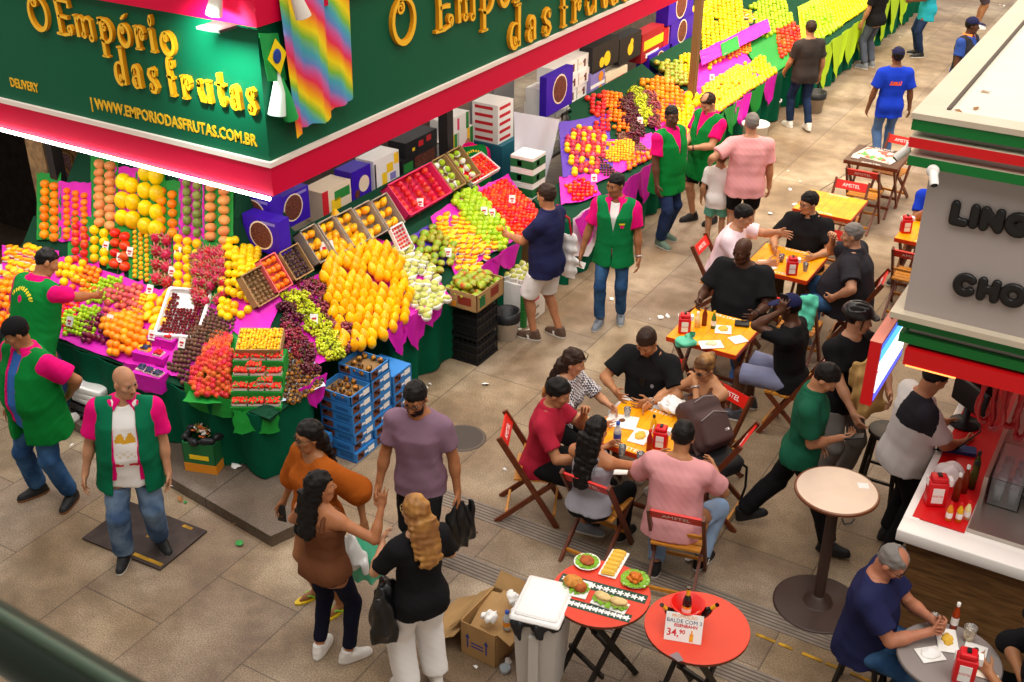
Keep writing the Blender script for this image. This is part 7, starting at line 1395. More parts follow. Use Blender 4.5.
flatplate('long white plate with a yellow pastry on the grey table', 947, 641, GZ, .13, .22, RC-.2, foodm=PAST, fr=.55); flatplate('white plate with rests right of the red napkin holder', 975, 652, GZ, .14, .14, RC-.5, foodm=mat('dark_rest', '#3a3428', .6), fr=.25); flatplate('crumpled white papers at the front of the grey table', 930, 655, GZ, .16, .13, RC+.2, foodm=LABW, fr=.8); flatplate('colourful place card at the front rim of the grey table', 985, 676, GZ, .16, .06, RC-.4, m=mn)
F_ = Field((-.15, -.08, -.3), (.15, .12, .15), .010); F_.put(rbox((0, 0, -.06), (.10, .03, .16), None, .025), 0); F_.put(ell((.02, .0, .08), (.06, .05, .06)), .04); F_.ripple(.008, 40, 2); p = at(815, 313, .80); link('towel', F_.mesh('towel', [mat('mint_cloth', '#58c8a8', .8)]), None, (-2.69, 10.31, .82), (R(-20), 0, 0), 'mint green towel hanging over an empty chair behind the man in the cap', 'towel')
F_ = Field((-.3, -.3, -.05), (.3, .35, .55), .009); F_.put(rbox((0, 0, .20), (.18, .13, .225), rotx(R(0)), .08), 0); F_.put(rbox((0, -.12, .15), (.15, .07, .14), None, .05), .03); F_.put(rbox((0, -.02, .20), (.187, .010, .23), None, .01), .004)
bp_ = empty('backpack', 'brown backpack set on a chair at the crowded table', 'backpack', (-2.66, 7.80, .63), R(35)); bp_.rotation_euler = (R(-38), R(0), R(62)); BPM = mat('brown_nylon', '#4e3a38', .7, .3, bump=.3, bscale=180); link('bag_body', F_.mesh('bag_body', [BPM]), bp_); b = MB(mat('zip_grey', '#8a8080', .5)); b.tube([(-.14, -.192, .24), (0, -.197, .285), (.14, -.192, .24)], .005, 6); b.tube([(-.10, -.13, .40), (0, -.13, .425), (.10, -.13, .40)], .005, 6); b.build('zip', bp_); b = MB(BPM); b.tube([(-.04, .05, .42), (-.04, .06, .47), (.04, .06, .47), (.04, .05, .42)], .012, 8); b.build('handle', bp_); b = MB(LABW); b.box(.06, .10, -.190, -.186, .10, .12); b.build('logo_patch', bp_)
F_ = Field((-.3, -.25, -.05), (.3, .25, .3), .010); F_.put(rbox((0, 0, .08), (.21, .15, .075), None, .06), 0); F_.put(rbox((.05, -.13, .07), (.12, .05, .055), None, .04), .03); F_.ripple(.006, 40, 5); b2 = empty('backpack', 'flat black bag squeezed under the brown backpack', 'bag', (-2.60, 7.74, .462), R(62)); link('bag_body', F_.mesh('bag_body', [mat('black_nylon', '#191719', .7)]), b2); b = MB(BLK); b.tube([(.18, -.08, .08), (.26, -.12, .0), (.27, -.12, -.20), (.25, -.10, -.36)], .012, 6); b.tube([(-.15, -.12, .05), (-.20, -.18, -.1), (-.16, -.17, -.28)], .008, 6); b.build('strap', b2)
ot = empty('round_table', 'brown wooden table with a white plate at the left picture edge behind the display', 'table', (-10.12, 6.85, 0)); b = MB(CH_D); b.lathe([(0, .86), (.33, .86), (.34, .87), (.34, .89), (0, .895)], 32, 0, None, True, False); b.build('table_top', ot); b = MB(CH_D); b.lathe([(.16, 0), (.05, .05), (.04, .86)], 16, 0, None, True, True); b.build('pedestal', ot); b = MB(PLATE); b.lathe([(0, .002), (.06, .002), (.10, .015), (.097, .018), (.06, .006), (0, .006)], 24, 0, None, True, False); b.build('plate', loc=(-9.98, 6.72, .896), label='white plate on the brown table at the left picture edge', cat='plate')
BINM = mat('bin_plastic', '#c9c3bc', .5, .35); BN = empty('waste_bin', 'pale grey waste bin with white lid beside the cardboard box', 'bin', (-2.87, 5.33, 0), R(12)); b = MB(BINM);
b.lathe([(0, 0), (.19, 0), (.235, .70), (.235, .71)], 4, 0, Matrix.Rotation(PI/4, 4, 'Z') @ Matrix.Diagonal((1.0, 1.0, 1, 1)), False, True); b.v = [(x*.92, y*1.18, z) for x, y, z in b.v]; b.box(-.03, .03, -.235, -.20, .05, .62); b.build('bin_body', BN); b = MB(mat('bin_lid', '#f4f1ee', .4)); b.box(-.175, .175, -.225, .225, .715, .755, bev=.02); b.box(-.15, .15, -.195, .195, .745, .775, bev=.02); b.box(.15, .19, -.05, .05, .70, .74, bev=.01); b.build('lid', BN)
F_ = Field((-.25, -.3, .5), (.25, .3, .75), .010); F_.put(rbox((0, 0, .70), (.170, .215, .02), None, .012), 0); F_.put(cone((-.12, -.21, .69), (-.10, -.235, .60), .04, .02), .03); F_.put(cone((.02, -.22, .69), (.06, -.235, .62), .035, .012), .03); F_.ripple(.006, 60, 3); link('bin_liner', F_.mesh('bin_liner', [BLK]), BN)
CB = empty('cardboard_box', 'open brown cardboard box stuffed with flattened card', 'box', (-3.36, 5.50, 0), R(-2)); sx_, sy_, sz_ = .30, .44, .30; b = MB(KRAFT, mat('print_blue', '#28348a', .7)); t = .006
for q in ((-sx_/2, sx_/2, -sy_/2, -sy_/2+t, 0, sz_), (-sx_/2, sx_/2, sy_/2-t, sy_/2, 0, sz_), (-sx_/2, -sx_/2+t, -sy_/2, sy_/2, 0, sz_), (sx_/2-t, sx_/2, -sy_/2, sy_/2, 0, sz_), (-sx_/2, sx_/2, -sy_/2, sy_/2, 0, .006)): b.box(*q)
for xx in (-.09, .07): b.box(xx-.006, xx+.006, -sy_/2-.001, -sy_/2, .08, .17, 1); b.add([(xx-.02, -sy_/2-.001, .17), (xx+.02, -sy_/2-.001, .17), (xx, -sy_/2-.001, .21)], [(0, 1, 2)], 1)
for zz in (.10, .13): b.box(-.06, .045, -sy_/2-.001, -sy_/2, zz, zz+.012, 1)
b.box(sx_/2, sx_/2+.001, .0, .12, .06, .10, 1); b.build('box_body', CB)
for i, (a, c, d_, e) in enumerate((((-.15, -.22, .30), (.15, -.22, .30), (.15, -.30, .28), (-.15, -.30, .26)), ((.15, -.2, .30), (.15, .2, .30), (.26, .2, .27), (.26, -.2, .25)), ((-.15, -.2, .30), (-.15, .2, .30), (-.25, .18, .22), (-.25, -.22, .18)), ((-.15, .22, .30), (.15, .22, .30), (.14, .29, .40), (-.14, .30, .40)))):
 if i == 0: continue
 b = MB(KRAFT); b.grid([[Vector(a), Vector(c)], [Vector(e), Vector(d_)]], 0, False, None, .005); b.build('flap', CB)
for i, (x, rz_, tl, ln) in enumerate(((-.04, .1, 12, .40), (.03, -.06, 9, .42), (.08, -.12, 16, .36))):
 b = MB(KRAFT); b.box(-.10, .10, -ln/2, ln/2, 0, .007); b.box(-.10, .10, -.03, -.025, .007, .0085); b.build('cardboard_sheet', loc=(-3.36+x, 5.50+.01*i, .245+.025*i), rot=(R(tl), R(-6+4*i), rz_), label='flattened cardboard lying in the open box, '+['lowest sheet', 'middle sheet', 'top sheet'][i], cat='cardboard')
F_ = Field((-.1, -.1, 0), (.1, .1, .1), .007); F_.put(ell((0, 0, .03), (.06, .05, .04)), 0); F_.ripple(.01, 70, 3); me_ = F_.mesh('crumpled_paper', [LABW])
for i, (px, py, z, l) in enumerate(((490, 620, .34, 'crumpled white paper on the cardboard sheets'), (513, 608, .40, 'crumpled white paper between cardboard box and bin'), (475, 637, .0, 'crumpled white paper on the pavement left of the bin') if False else (508, 600, .42, 'upper crumpled white paper by the bin'))): p = at(px, py, z); link('crumpled_paper', me_, None, p, (i, i*2, i), l, 'paper')
p = at(507, 632, .30); bottle('blue capped plastic bottle thrown in the cardboard box', 507, 628, .31, WATER, .16, .03, mat('cap_blue', '#2a50b0', .5), ORP, 'plastic_bottle'); p = at(505, 672); b = MB(WATER); b.lathe([(0, 0), (.03, 0), (.04, .05), (.037, .05), (.028, .004), (0, .004)], 16, 0, None, True, False); b.build('plastic_cup', loc=(p.x, p.y, 0), label='clear plastic cup lying on the pavement before the bin', cat='cup')
b = MB(KRAFT); b.grid([[(-.22, -.25, .02), (-.22, .25, .02)], [(-.02, -.25, .10), (-.02, .25, .16)], [(.12, -.25, .20), (.12, .25, .24)]], 0, False, None, .006); b.build('cardboard_sheet', loc=(-3.64, 5.47, 0), rot=(0, 0, R(-4)), label='flattened cardboard leaning on the left of the open box', cat='cardboard')
# ------------------------------------------------------------------ kiosk bar
KX, KY = -1.22, 7.05
KG = mat('kiosk_green', '#04702c', .4, .35); KR = mat('kiosk_red', '#d40c14', .4, .4); KC = mat('kiosk_cream', '#c9bca6', .5, vary=.06, nscale=3); KW = mat('kiosk_panel', '#aca19c', .45, .4, vary=.05, nscale=2); ROOF = mat('roof_membrane', '#e6dcc8', .7, vary=.05, nscale=2); BLKL = mat('black_letter', '#100e0e', .35)
kr = empty('kiosk', 'market kiosk with cream roof, green and red bands and grey lettered wall', 'kiosk', (0, 0, 0))
b = MB(KW); b.box(KX, 3.2, KY, 12.2, 2.64, 3.66); b.build('wall_panel', kr)
for z0, z1, m, o, n in ((3.86, 3.93, KG, .13, 'green_band'), (3.755, 3.815, KR, .13, 'red_band'), (3.64, 3.70, KG, .12, 'green_band')):
 b = MB(m, KC); b.box(KX-o, 3.2, KY-o, 12.2, z0, z1, 0); b.box(KX-o+.002, 3.2, KY-o+.002, 12.2, z1, z1+.004, 1); b.build(n, kr)
b = MB(KW); b.box(KX-.06, 3.2, KY-.06, 12.2, 3.66, 3.87); b.build('recess_band', kr)
b = MB(KC); b.box(KX-.14, 3.2, KY-.14, KY+.02, 3.93, 3.965); b.box(KX-.14, KX+.02, KY+.02, 12.2, 3.93, 3.965); b.build('roof_edge', kr); b = MB(ROOF); b.box(KX+.03, 3.2, KY+.03, 12.2, 3.90, 3.945); b.build('roof_membrane', kr); b = MB(M_GROOVE); b.box(KX+.018, KX+.036, KY+.05, 12.2, 3.925, 3.967); b.build('gutter', kr)
for i, (px, py) in enumerate(((980, 92), (975, 110), (963, 113))): p = at(px, py, 3.95); b = MB(mat('litter_brown', '#9a6a3a', .8)); b.add([(0, 0, .002), (.05, .01, .008), (.06, .04, .002), (.01, .03, .006)], [(0, 1, 2, 3)]); b.build('dead_leaf', loc=p, rot=(0, 0, i), label='dry leaf on the cream kiosk roof, '+['upper', 'middle', 'lower'][i]+' of three', cat='leaf')
b = MB(KC); b.box(KX-.07, 3.2, KY-.07, 12.2, 2.60, 2.64); b.build('ledge', kr)
for z0, z1, m, o, n in ((2.53, 2.60, KG, .02, 'green_band'), (2.475, 2.53, KW, -.05, 'recess_band'), (2.41, 2.475, KG, .0, 'green_band'), (2.375, 2.41, M_GROOVE, -.06, 'shadow_gap')):
 b = MB(m); b.box(KX-o, 3.2, KY-o, 12.2, z0, z1); b.build(n, kr)
b = MB(KR); b.box(KX+.06, 3.2, KY-.03, 12.2, 2.27, 2.385); b.build('red_band', kr); b = MB(mat('led_strip', '#ff9a50', .5, emit=1.5)); b.box(KX+.08, KX+.40, KY-.034, KY-.02, 2.262, 2.272); b.build('led_strip', kr)
def rounded_letter(ch, x, z, w_, h_):
 S_ = {'L': [[(0, 1), (0, 0), (.9, 0)]], 'I': [[(.5, 1), (.5, 0)]], 'N': [[(0, 0), (0, 1), (1, 0), (1, 1)]], 'G': [arc(.5, .5, .5, .5, 45, 315, 16)+[(.95, .45), (.60, .45)]], 'C': [arc(.5, .5, .5, .5, 45, 315, 16)], 'H': [[(0, 0), (0, 1)], [(1, 0), (1, 1)], [(0, .5), (1, .5)]], 'O': [arc(.5, .5, .5, .5, 0, 360, 22)]}[ch]
 F_ = Field((-.06, -.06, -.03), (w_+.06, h_+.06, .05), .008)
 for st_ in S_:
  for a, c in zip(st_, st_[1:]):
   q = cone((a[0]*w_, a[1]*h_, 0), (c[0]*w_, c[1]*h_, 0), .029, .029); F_.put(q, 0)
 F_.cut(lambda x_, y_, z_: np.abs(z_)-.018+0*x_+0*y_); o = link('letter', F_.mesh('letter', [BLKL]), kr); o.matrix_local = Matrix(((1, 0, 0, x), (0, 0, -1, KY-.02), (0, 1, 0, z), (0, 0, 0, 1)))
for ch, x, z, w_ in (('L', -1.03, 3.31, .07), ('I', -.925, 3.31, .02), ('N', -.855, 3.31, .085), ('G', -.715, 3.31, .105), ('C', -.93, 2.86, .095), ('H', -.785, 2.86, .08), ('O', -.655, 2.86, .105)): rounded_letter(ch, x, z, w_, .105)
def cam_(label, x, y, z, rz, base=True):
 root = empty('security_camera', label, 'camera', (x, y, z), rz); root.scale = (.75,)*3; b = MB(CAPW); b.lathe([(0, -.01), (.05, -.01), (.05, .02), (.03, .03), (0, .03)], 16, 0, Matrix.Rotation(PI/2, 4, 'X'), True, False); b.build('mount', root); b = MB(CAPW, BLK); M = Matrix.Rotation(R(25), 4, 'Z') @ Matrix.Rotation(R(125), 4, 'X'); b.lathe([(0, 0), (.032, 0), (.036, .01), (.036, .12), (.030, .14)], 14, 0, M, True, False); b.lathe([(.028, .139), (0, .139)], 14, 1, M, True, False); b.build('camera_body', root)
cam_('white security camera on the green band above the kiosk letters', KX+.04, KY-.14, 3.64, 0); cam_('white security camera hanging at the outer kiosk corner', KX-.17, KY+.12, 3.66, R(-70))
SCR = bpy.data.materials.new('menu_screen'); SCR.use_nodes = True; nt = SCR.node_tree; B_ = nt.nodes['Principled BSDF']; tc_ = nt.nodes.new('ShaderNodeTexCoord'); s_ = nt.nodes.new('ShaderNodeSeparateXYZ'); nt.links.new(tc_.outputs['Object'], s_.inputs['Vector']); rp = nt.nodes.new('ShaderNodeValToRGB'); mr = nt.nodes.new('ShaderNodeMapRange'); mr.inputs['From Min'].default_value = -.2; mr.inputs['From Max'].default_value = .2; nt.links.new(s_.outputs['Z'], mr.inputs['Value']); nt.links.new(mr.outputs['Result'], rp.inputs['Fac']); rp.color_ramp.interpolation = 'CONSTANT'
for i, (p_, c) in enumerate(((0, '#4a50c8'), (.12, '#ffffff'), (.50, '#e87080'), (.54, '#ffffff'), (.72, '#4aa0e8'), (.95, '#3060c8'))):
 q = rp.color_ramp.elements[0] if i == 0 else (rp.color_ramp.elements[-1] if i == 5 else rp.color_ramp.elements.new(p_)); q.position = p_; q.color = (*lin(c), 1)
nt.links.new(rp.outputs['Color'], B_.inputs['Emission Color']); B_.inputs['Emission Strength'].default_value = 1.6; B_.inputs['Base Color'].default_value = (0, 0, 0, 1)
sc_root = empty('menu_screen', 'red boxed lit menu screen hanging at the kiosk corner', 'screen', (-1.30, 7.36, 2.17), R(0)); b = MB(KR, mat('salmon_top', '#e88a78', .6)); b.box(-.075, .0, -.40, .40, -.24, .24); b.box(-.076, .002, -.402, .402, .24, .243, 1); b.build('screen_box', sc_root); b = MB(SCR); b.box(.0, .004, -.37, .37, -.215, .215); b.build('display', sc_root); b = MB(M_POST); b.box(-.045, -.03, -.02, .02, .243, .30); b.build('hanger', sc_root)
CW = mat('counter_white', '#f4efe8', .35, .4); CT = empty('bar_counter', 'kiosk bar counter with white edge, red mat and brown wood front', 'counter', (0, 0, 0)); WOODF = bpy.data.materials.new('counter_wood'); WOODF.use_nodes = True; nt = WOODF.node_tree; tc_ = nt.nodes.new('ShaderNodeTexCoord'); mp = nt.nodes.new('ShaderNodeMapping'); mp.inputs['Scale'].default_value = (2.0, 2.0, 26); nt.links.new(tc_.outputs['Object'], mp.inputs['Vector']); nz = nt.nodes.new('ShaderNodeTexNoise'); nz.inputs['Scale'].default_value = 1.6; nz.inputs['Detail'].default_value = 6; nz.inputs['Distortion'].default_value = 1.0; nt.links.new(mp.outputs['Vector'], nz.inputs['Vector']); rp = nt.nodes.new('ShaderNodeValToRGB'); nt.links.new(nz.outputs['Fac'], rp.inputs['Fac']); rp.color_ramp.elements[0].position = .3; rp.color_ramp.elements[0].color = (*lin('#4e3216'), 1); rp.color_ramp.elements[1].position = .7; rp.color_ramp.elements[1].color = (*lin('#8a6238'), 1); nt.links.new(rp.outputs['Color'], nt.nodes['Principled BSDF'].inputs['Base Color']); nt.nodes['Principled BSDF'].inputs['Roughness'].default_value = .5
b = MB(WOODF); b.box(-.90, 3, 7.0, 7.05, 0, .955); b.box(-.90, -.85, 7.05, 11.5, 0, .955); b.build('wood_front', CT); b = MB(CW); b.box(-.97, 3, 6.93, 7.10, .955, 1.05, bev=.008); b.box(-.97, -.86, 7.10, 11.5, .955, 1.05, bev=.008); b.box(-.86, 3, 7.1, 11.5, .97, 1.04); b.build('counter_top', CT); b = MB(KR); b.box(-.915, -.56, 7.13, 9.9, 1.045, 1.053); b.build('red_mat', CT)
STEEL = mat('steel', '#b8b0a8', .28, .5, metal=.85); b = MB(STEEL); b.box(-.55, 3, 7.16, 7.95, 1.042, 1.06); b.box(-.55, 3, 7.16, 7.19, 1.06, 1.075); b.box(-.55, -.52, 7.5, 9.2, 1.06, 1.30); b.box(-.05, 3, 7.95, 9.0, 1.06, 1.10); b.build('steel_top', CT)
kg = empty('steel_urn', 'tall steel drum on the bar at the picture edge', 'urn', (-.10, 7.88, 1.06)); b = MB(STEEL); b.lathe([(0, 0), (.22, 0), (.23, .02), (.23, .42), (.21, .44), (0, .45)], 32, 0, None, True, False); b.build('urn_body', kg); b = MB(STEEL); b.lathe([(.09, .452), (.17, .452), (.17, .47), (.09, .47)], 24, 0, None, True, True); b.build('lid_ring', kg)
gs = empty('glass_case', 'clear glass case with frosty glasses on the steel bar top', 'glass case', (-.395, 7.80, 1.06)); b = MB(GLASS); b.box(-.11, .11, -.26, .26, 0, .006); b.box(-.11, .11, -.26, -.254, 0, .22); b.box(-.11, .11, .254, .26, 0, .22); b.box(-.11, -.104, -.26, .26, 0, .22); b.box(.104, .11, -.26, .26, 0, .22); b.box(-.11, .11, -.26, .26, .22, .226); b.build('case_glass', gs)
for i in range(2):
 for j in range(4): b = MB(WATER); b.lathe([(0, .008), (.028, .008), (.036, .14), (.033, .14), (.026, .012), (0, .012)], 14, 0, None, True, False); b.build('drinking_glass', loc=(-.395-.05+.1*i, 7.80-.18+.12*j, 1.066), label='frosty drinking glass inside the clear case', cat='glass', group='glasses in the clear case')
mo = empty('terminal', 'black payment screen on a bent arm at the bar', 'terminal', (-.86, 8.55, 1.055), R(-40)); b = MB(BLK); b.box(-.19, .19, -.02, .015, .14, .36, bev=.012); b.build('screen_back', mo); b = MB(BLK); b.lathe([(0, 0), (.12, 0), (.12, .015), (.03, .03), (.028, .15), (0, .15)], 18, 0, None, True, False); b.build('stand', mo); b = MB(BLK); b.tube([(.1, 0, .15), (.28, -.10, .12), (.32, -.35, .03), (.22, -.5, .01)], .006, 6); b.build('cable', mo)
b = MB(mat('device_blue', '#2a3048', .4)); b.box(-.12, .12, -.05, .05, 0, .09, bev=.012); b.box(-.11, .11, -.05, .05, .09, .13, bev=.01); b.build('card_reader', loc=(-.93, 8.98, 1.26), rot=(0, 0, R(-20)), label='dark blue device perched above the payment screen', cat='device')
b = MB(BLK); b.box(-.09, .09, -.06, .06, 0, .20); b.build('device_stand', loc=(-.93, 8.98, 1.055), rot=(0, 0, R(-20)), label='black block carrying the blue device', cat='stand')
F_ = Field((-.2, -.2, 0), (.2, .2, .2), .010); F_.put(ell((0, 0, .08), (.10, .10, .085)), 0); F_.ripple(.016, 45, 4); p = at(945, 478, 1.1); link('plastic_bag', F_.mesh('plastic_bag', [mat('clear_bag', '#e4dcd8', .3, .5)]), None, (p.x+.02, p.y+.03, 1.055), None, 'clear crumpled plastic bag behind the red napkin holder on the bar', 'bag')
p = at(945, 465, 1.06); b = MB(mat('tray_blue', '#28407a', .5)); b.box(-.14, .14, -.05, .05, 0, .03); b.build('blue_tray', loc=(p.x+.03, p.y+.25, 1.055), rot=(0, 0, .2), label='small blue tray behind the clear plastic bag', cat='tray')
for i, (px, py, m, c, l) in enumerate(((948, 520, ORP, KR, 'amber sauce bottle with red cap, first of the row on the bar'), (958, 521, MUST, KR, 'yellow sauce bottle in the row on the bar'), (966, 519, mat('pale_mustard', '#f0e0a0', .4), KR, 'pale sauce bottle last of the short row on the bar'), (955, 500, SAUCE, CAPW, 'brown bottle with white cap behind the sauce row'), (963, 492, SAUCE, CAPW, 'second brown bottle with white cap behind the sauce row'), (971, 488, mat('olive_glass', '#4a4a18', .2), BLK, 'dark olive bottle at the back of the bar row'), (974, 478, mat('olive_glass', '#4a4a18', .2), BLK, 'rear dark olive bottle beside the steel panel'))): bottle(l, px, py, 1.055, m, .16 if i < 3 else .24, .022 if i < 3 else .027, c, LABW if i < 3 else None)
SAUS = mat('sausage_red', '#a81014', .35, .5, vary=.2, nscale=12); rl = empty('hanging_rail', 'steel rail with hooks under the kiosk awning', 'rail', (0, 0, 0)); b = MB(STEEL); b.tube([(-.75, 7.62, 2.24), (2, 7.62, 2.24)], .012, 8); b.build('rail_bar', rl)
for q in (-.7, .4, 1.5): b = MB(STEEL); b.tube([(q, 7.62, 2.24), (q, 7.62, 2.40)], .008, 6); b.build('hook', rl)
sb_ = MB(SAUS); pts = []
for k in range(26): f = k/25; pts.append((.05*math.sin(f*PI*2), .018*math.cos(f*19), -.02-.56*math.sin(f*PI)))
sb_.tube(pts, [.022*(1-.45*(k % 5 == 0)) for k in range(26)], 10); SBM = sb_.mesh('sausage_string'); rr = random.Random(6)
for k in range(16): link('sausage_string', SBM, None, (-.66+.085*k, 7.62+rr.uniform(-.02, .02), 2.24), (0, 0, rr.uniform(-.7, .7)), 'string of glossy red sausages hanging under the kiosk awning', 'sausages', 'sausage strings under the awning', scale=(1, 1, rr.uniform(.85, 1.15)))
b = MB(mat('teal_bag', '#1a9a88', .6)); b.box(-.10, .10, -.06, .06, 0, .22, bev=.03); p = at(948, 395, 1.3); b.build('teal_bag', loc=(-.80, 9.5, 1.055), label='teal bag on the bar behind the payment screen', cat='bag')
hd = MB(mat('beige_board', '#cdb89c', .6)); hd.lathe([(0, 0), (.24, 0), (.25, .01), (.25, .03), (0, .03)], 28, 0, None, True, False); hd.build('tray', loc=(-.80, 9.05, 1.52), rot=(R(28), R(-12), 0), label='round beige tray beside the waiter in white polo', cat='tray'); b = MB(BLK); b.box(-.06, .06, -.06, .06, 0, .40); b.build('tray_rack', loc=(-.80, 9.12, 1.055), label='black rack holding the round beige tray', cat='rack')
b = MB(M_WALL); b.box(3.23, 3.33, 6, 12.3, 0, 3.9); b.build('wall_right', kind='structure')
area('bar_lamp', (.4, 7.9, 2.3), 2.2, .5, 26, (0, 0, 0), (1, .9, .8))
RAILM = mat('rail_green', '#0f3a26', .5); ra = empty('balcony_rail', 'dark green balcony rail blurred in the lower left corner', 'railing', (0, 0, 0)); o_ = CAM; da, db = ray(-60, 598), ray(170, 742); pa, pb2 = o_+da*.85, o_+db*.62
b = MB(RAILM); b.tube([pa, pb2], .020, 14); b.build('top_rail', ra); b = MB(mat('rail_streak', '#6a8a72', .4)); v = Vector((0, 0, .020)); b.tube([pa+v*1.02, pb2+v*1.02], .0045, 8); b.build('rail_streak', ra); b = MB(RAILM); b.tube([pa-Vector((0, 0, .09)), pb2-Vector((0, 0, .09))], .012, 10); b.build('lower_rail', ra)  # thin paler green streak laid along the top of the rail
# ------------------------------------------------------------------ the people
VG = mat('vest_green', '#0b7a32', .85, .1, bump=.1, bscale=300); VG2 = mat('vest_dark_green', '#0a6a48', .85, .1); VP = mat('polo_pink', '#e00f72', .85, .1); VY = mat('vest_yellow_print', '#f0d820', .7); CWH = mat('cloth_white', '#e9e5e2', .85, .1); CBK = mat('cloth_black', '#1a1a1c', .85, .1); CGR = mat('cloth_charcoal', '#2e2d33', .85, .1); JN = mat('jeans_blue', '#27466e', .85, .1, col2='#3f6590', nscale=5); JD = mat('jeans_dark', '#1c2a44', .85, .1, col2='#28385a', nscale=5); JL = mat('jeans_light', '#8fa6c4', .85, .1, col2='#7a94b6', nscale=5); NAVY = mat('cloth_navy', '#23264a', .85, .1); RUST = mat('knit_rust', '#a8561c', .95, .05, bump=.6, bscale=160); LAV = mat('cloth_lavender', '#85687a', .85, .1); PNK = mat('cloth_pale_pink', '#d9989a', .85, .1); PPK = mat('cloth_very_pale_pink', '#ecd4dc', .85, .1); REDC = mat('cloth_dark_red', '#a52338', .85, .1); BRT = mat('cloth_brown', '#6e432c', .85, .1); GRN = mat('cloth_bottle_green', '#1c5a42', .85, .1); BLU = mat('cloth_royal_blue', '#1a3cc0', .85, .1); TEA = mat('cloth_teal', '#2aa4b8', .85, .1); MNT = mat('cloth_mint', '#6ab8a4', .85, .1); GRT = mat('cloth_grey', '#9a98a0', .85, .1); SHG = mat('cloth_grey_blue', '#8286a4', .85, .1); BEI = mat('cloth_beige', '#d8cdbb', .85, .1); TRG = mat('trouser_grey', '#7a7672', .85, .1)
SBK = mat('shoe_black', '#1b1b1d', .6); SWH = mat('shoe_white', '#e6e2dc', .6); SOL = mat('sole_white', '#d8d4cc', .6); SBR = mat('shoe_brown', '#5a4436', .7); SGY = mat('shoe_grey', '#7a8088', .7); SGN = mat('shoe_green', '#5a7060', .7); GUM = mat('sole_gum', '#8a5a34', .7)
HK = mat('hair_black', '#0e0a08', .55, .25, bump=.5, bscale=90); HBR = mat('hair_brown', '#2e1c12', .55, .25, bump=.5, bscale=90); HBL = mat('hair_blond_brown', '#8a5a2c', .5, .4, col2='#b8843c', nscale=6); HGY = mat('hair_grey', '#77716c', .6); HOM = mat('hair_ombre', '#a8682c', .5); GLS = mat('glasses_frame', '#1a1614', .4); DLN = mat('dark_lens', '#140e0a', .1, .6); CKM = bpy.data.materials.new('checked_cloth'); CKM.use_nodes = True
_n = CKM.node_tree; _c = _n.nodes.new('ShaderNodeTexChecker'); _c.inputs['Scale'].default_value = 58; _c.inputs['Color1'].default_value = (.75, .72, .72, 1); _c.inputs['Color2'].default_value = (.03, .03, .05, 1); _t = _n.nodes.new('ShaderNodeTexCoord'); _n.links.new(_t.outputs['Object'], _c.inputs['Vector']); _n.links.new(_c.outputs['Color'], _n.nodes['Principled BSDF'].inputs['Base Color']); _n.nodes['Principled BSDF'].inputs['Roughness'].default_value = .8
def backlogo(x, f, u):
 r = np.hypot(x, u-.30); m = np.zeros(len(x), int); m[(f < 0) & (np.abs(r-.125) < .016) & (u > .34) & (np.sin(np.arctan2(x, u-.30)*26) > -.35)] = 1; m[(f < 0) & (np.hypot(x, (u-.335)*.8) < .026)] = 2; return m
def chestlogo(x, f, u):
 m = np.zeros(len(x), int); m[(f > 0) & (np.hypot(x+.095, u-.27) < .022)] = 2; m[(f > 0) & (np.abs(u-.305) < .010) & (np.abs(x+.095) < .03)] = 1; return m
def crown(x, f, u):
 m = np.zeros(len(x), int); m[(f > 0) & (np.abs(x) < .075) & (u > .245) & (u < .275+.05*np.abs(np.sin(x*42)))] = 1; m[(f > 0) & (np.abs(x) < .07) & (np.abs(u-.15) < .03) & (np.sin(x*110)*np.sin(u*130) > .2)] = 2; m[(f > 0) & (np.abs(u-.06) < .012) & (np.abs(x) < .09) & (np.abs(x) > .02)] = 3; return m
def backword(x, f, u): m = np.zeros(len(x), int); m[(f < 0) & (np.abs(u-.32) < .030) & (np.abs(x) < .085) & ((np.sin(x*170) > -.75) | (u < .315))] = 1; return m
def badge(x, f, u): m = np.zeros(len(x), int); m[(f > 0) & (np.hypot(x+.09, u-.30) < .016)] = 1; return m
def tee(m, name='t_shirt', **k): return dict(t='tee', name=name, mat=m, **k)
def pants(m, name='trousers', **k): return dict(t='pants', name=name, mat=m, **k)
def shoes(m=None, s=None, **k): return dict(t='shoes', mat=m or SBK, sole=s or SOL, **k)
def vest(m=None, logo=None, **k): return dict(t='vest', name='vest', mat=[m or VG, VY, VP], pick=logo, **k)
POLO = lambda **k: tee(VP, 'polo_shirt', sl=.68, collar=VP, **k)
H_ = lambda m=None, st='short', **k: dict(mat=m or HK, style=st, **k)
def G0(px, py, z=0): p = at(px, py, z); return (p.x, p.y)
SIT = dict(feet=((.13, .40, 0, 8), (-.13, .36, 0, 8)))
def pel(H, s=.45): return (0, 0, s+.105*H/1.75)
person('vendor in green vest over blue shirt and black cap, standing by the curb', G0(58, 496), -32, 1.76, g=.045, sk='#a8704a', head=(30, 22), hands=((.34, .04, .80), (-.16, -.20, .98)), elb=((.6, -1, 0), (-1, -.5, 0)), feet=((.16, .06, 0, 16), (-.17, -.02, 0, 22)), wear=(tee(mat('cloth_blue', '#2a62b0', .85), sl=.12, r=.056, d=.015), tee(VP, 'polo_shirt', sl=.74, d=.028, r=.078, open=.05, collar=VP, hem=-.1), vest(open=.07, d=.044, hem=-.26), pants(JN, 'jeans', loose=.014), shoes(SBK, GUM), dict(t='cap', mat=CBK)), hair=H_(th=.008))
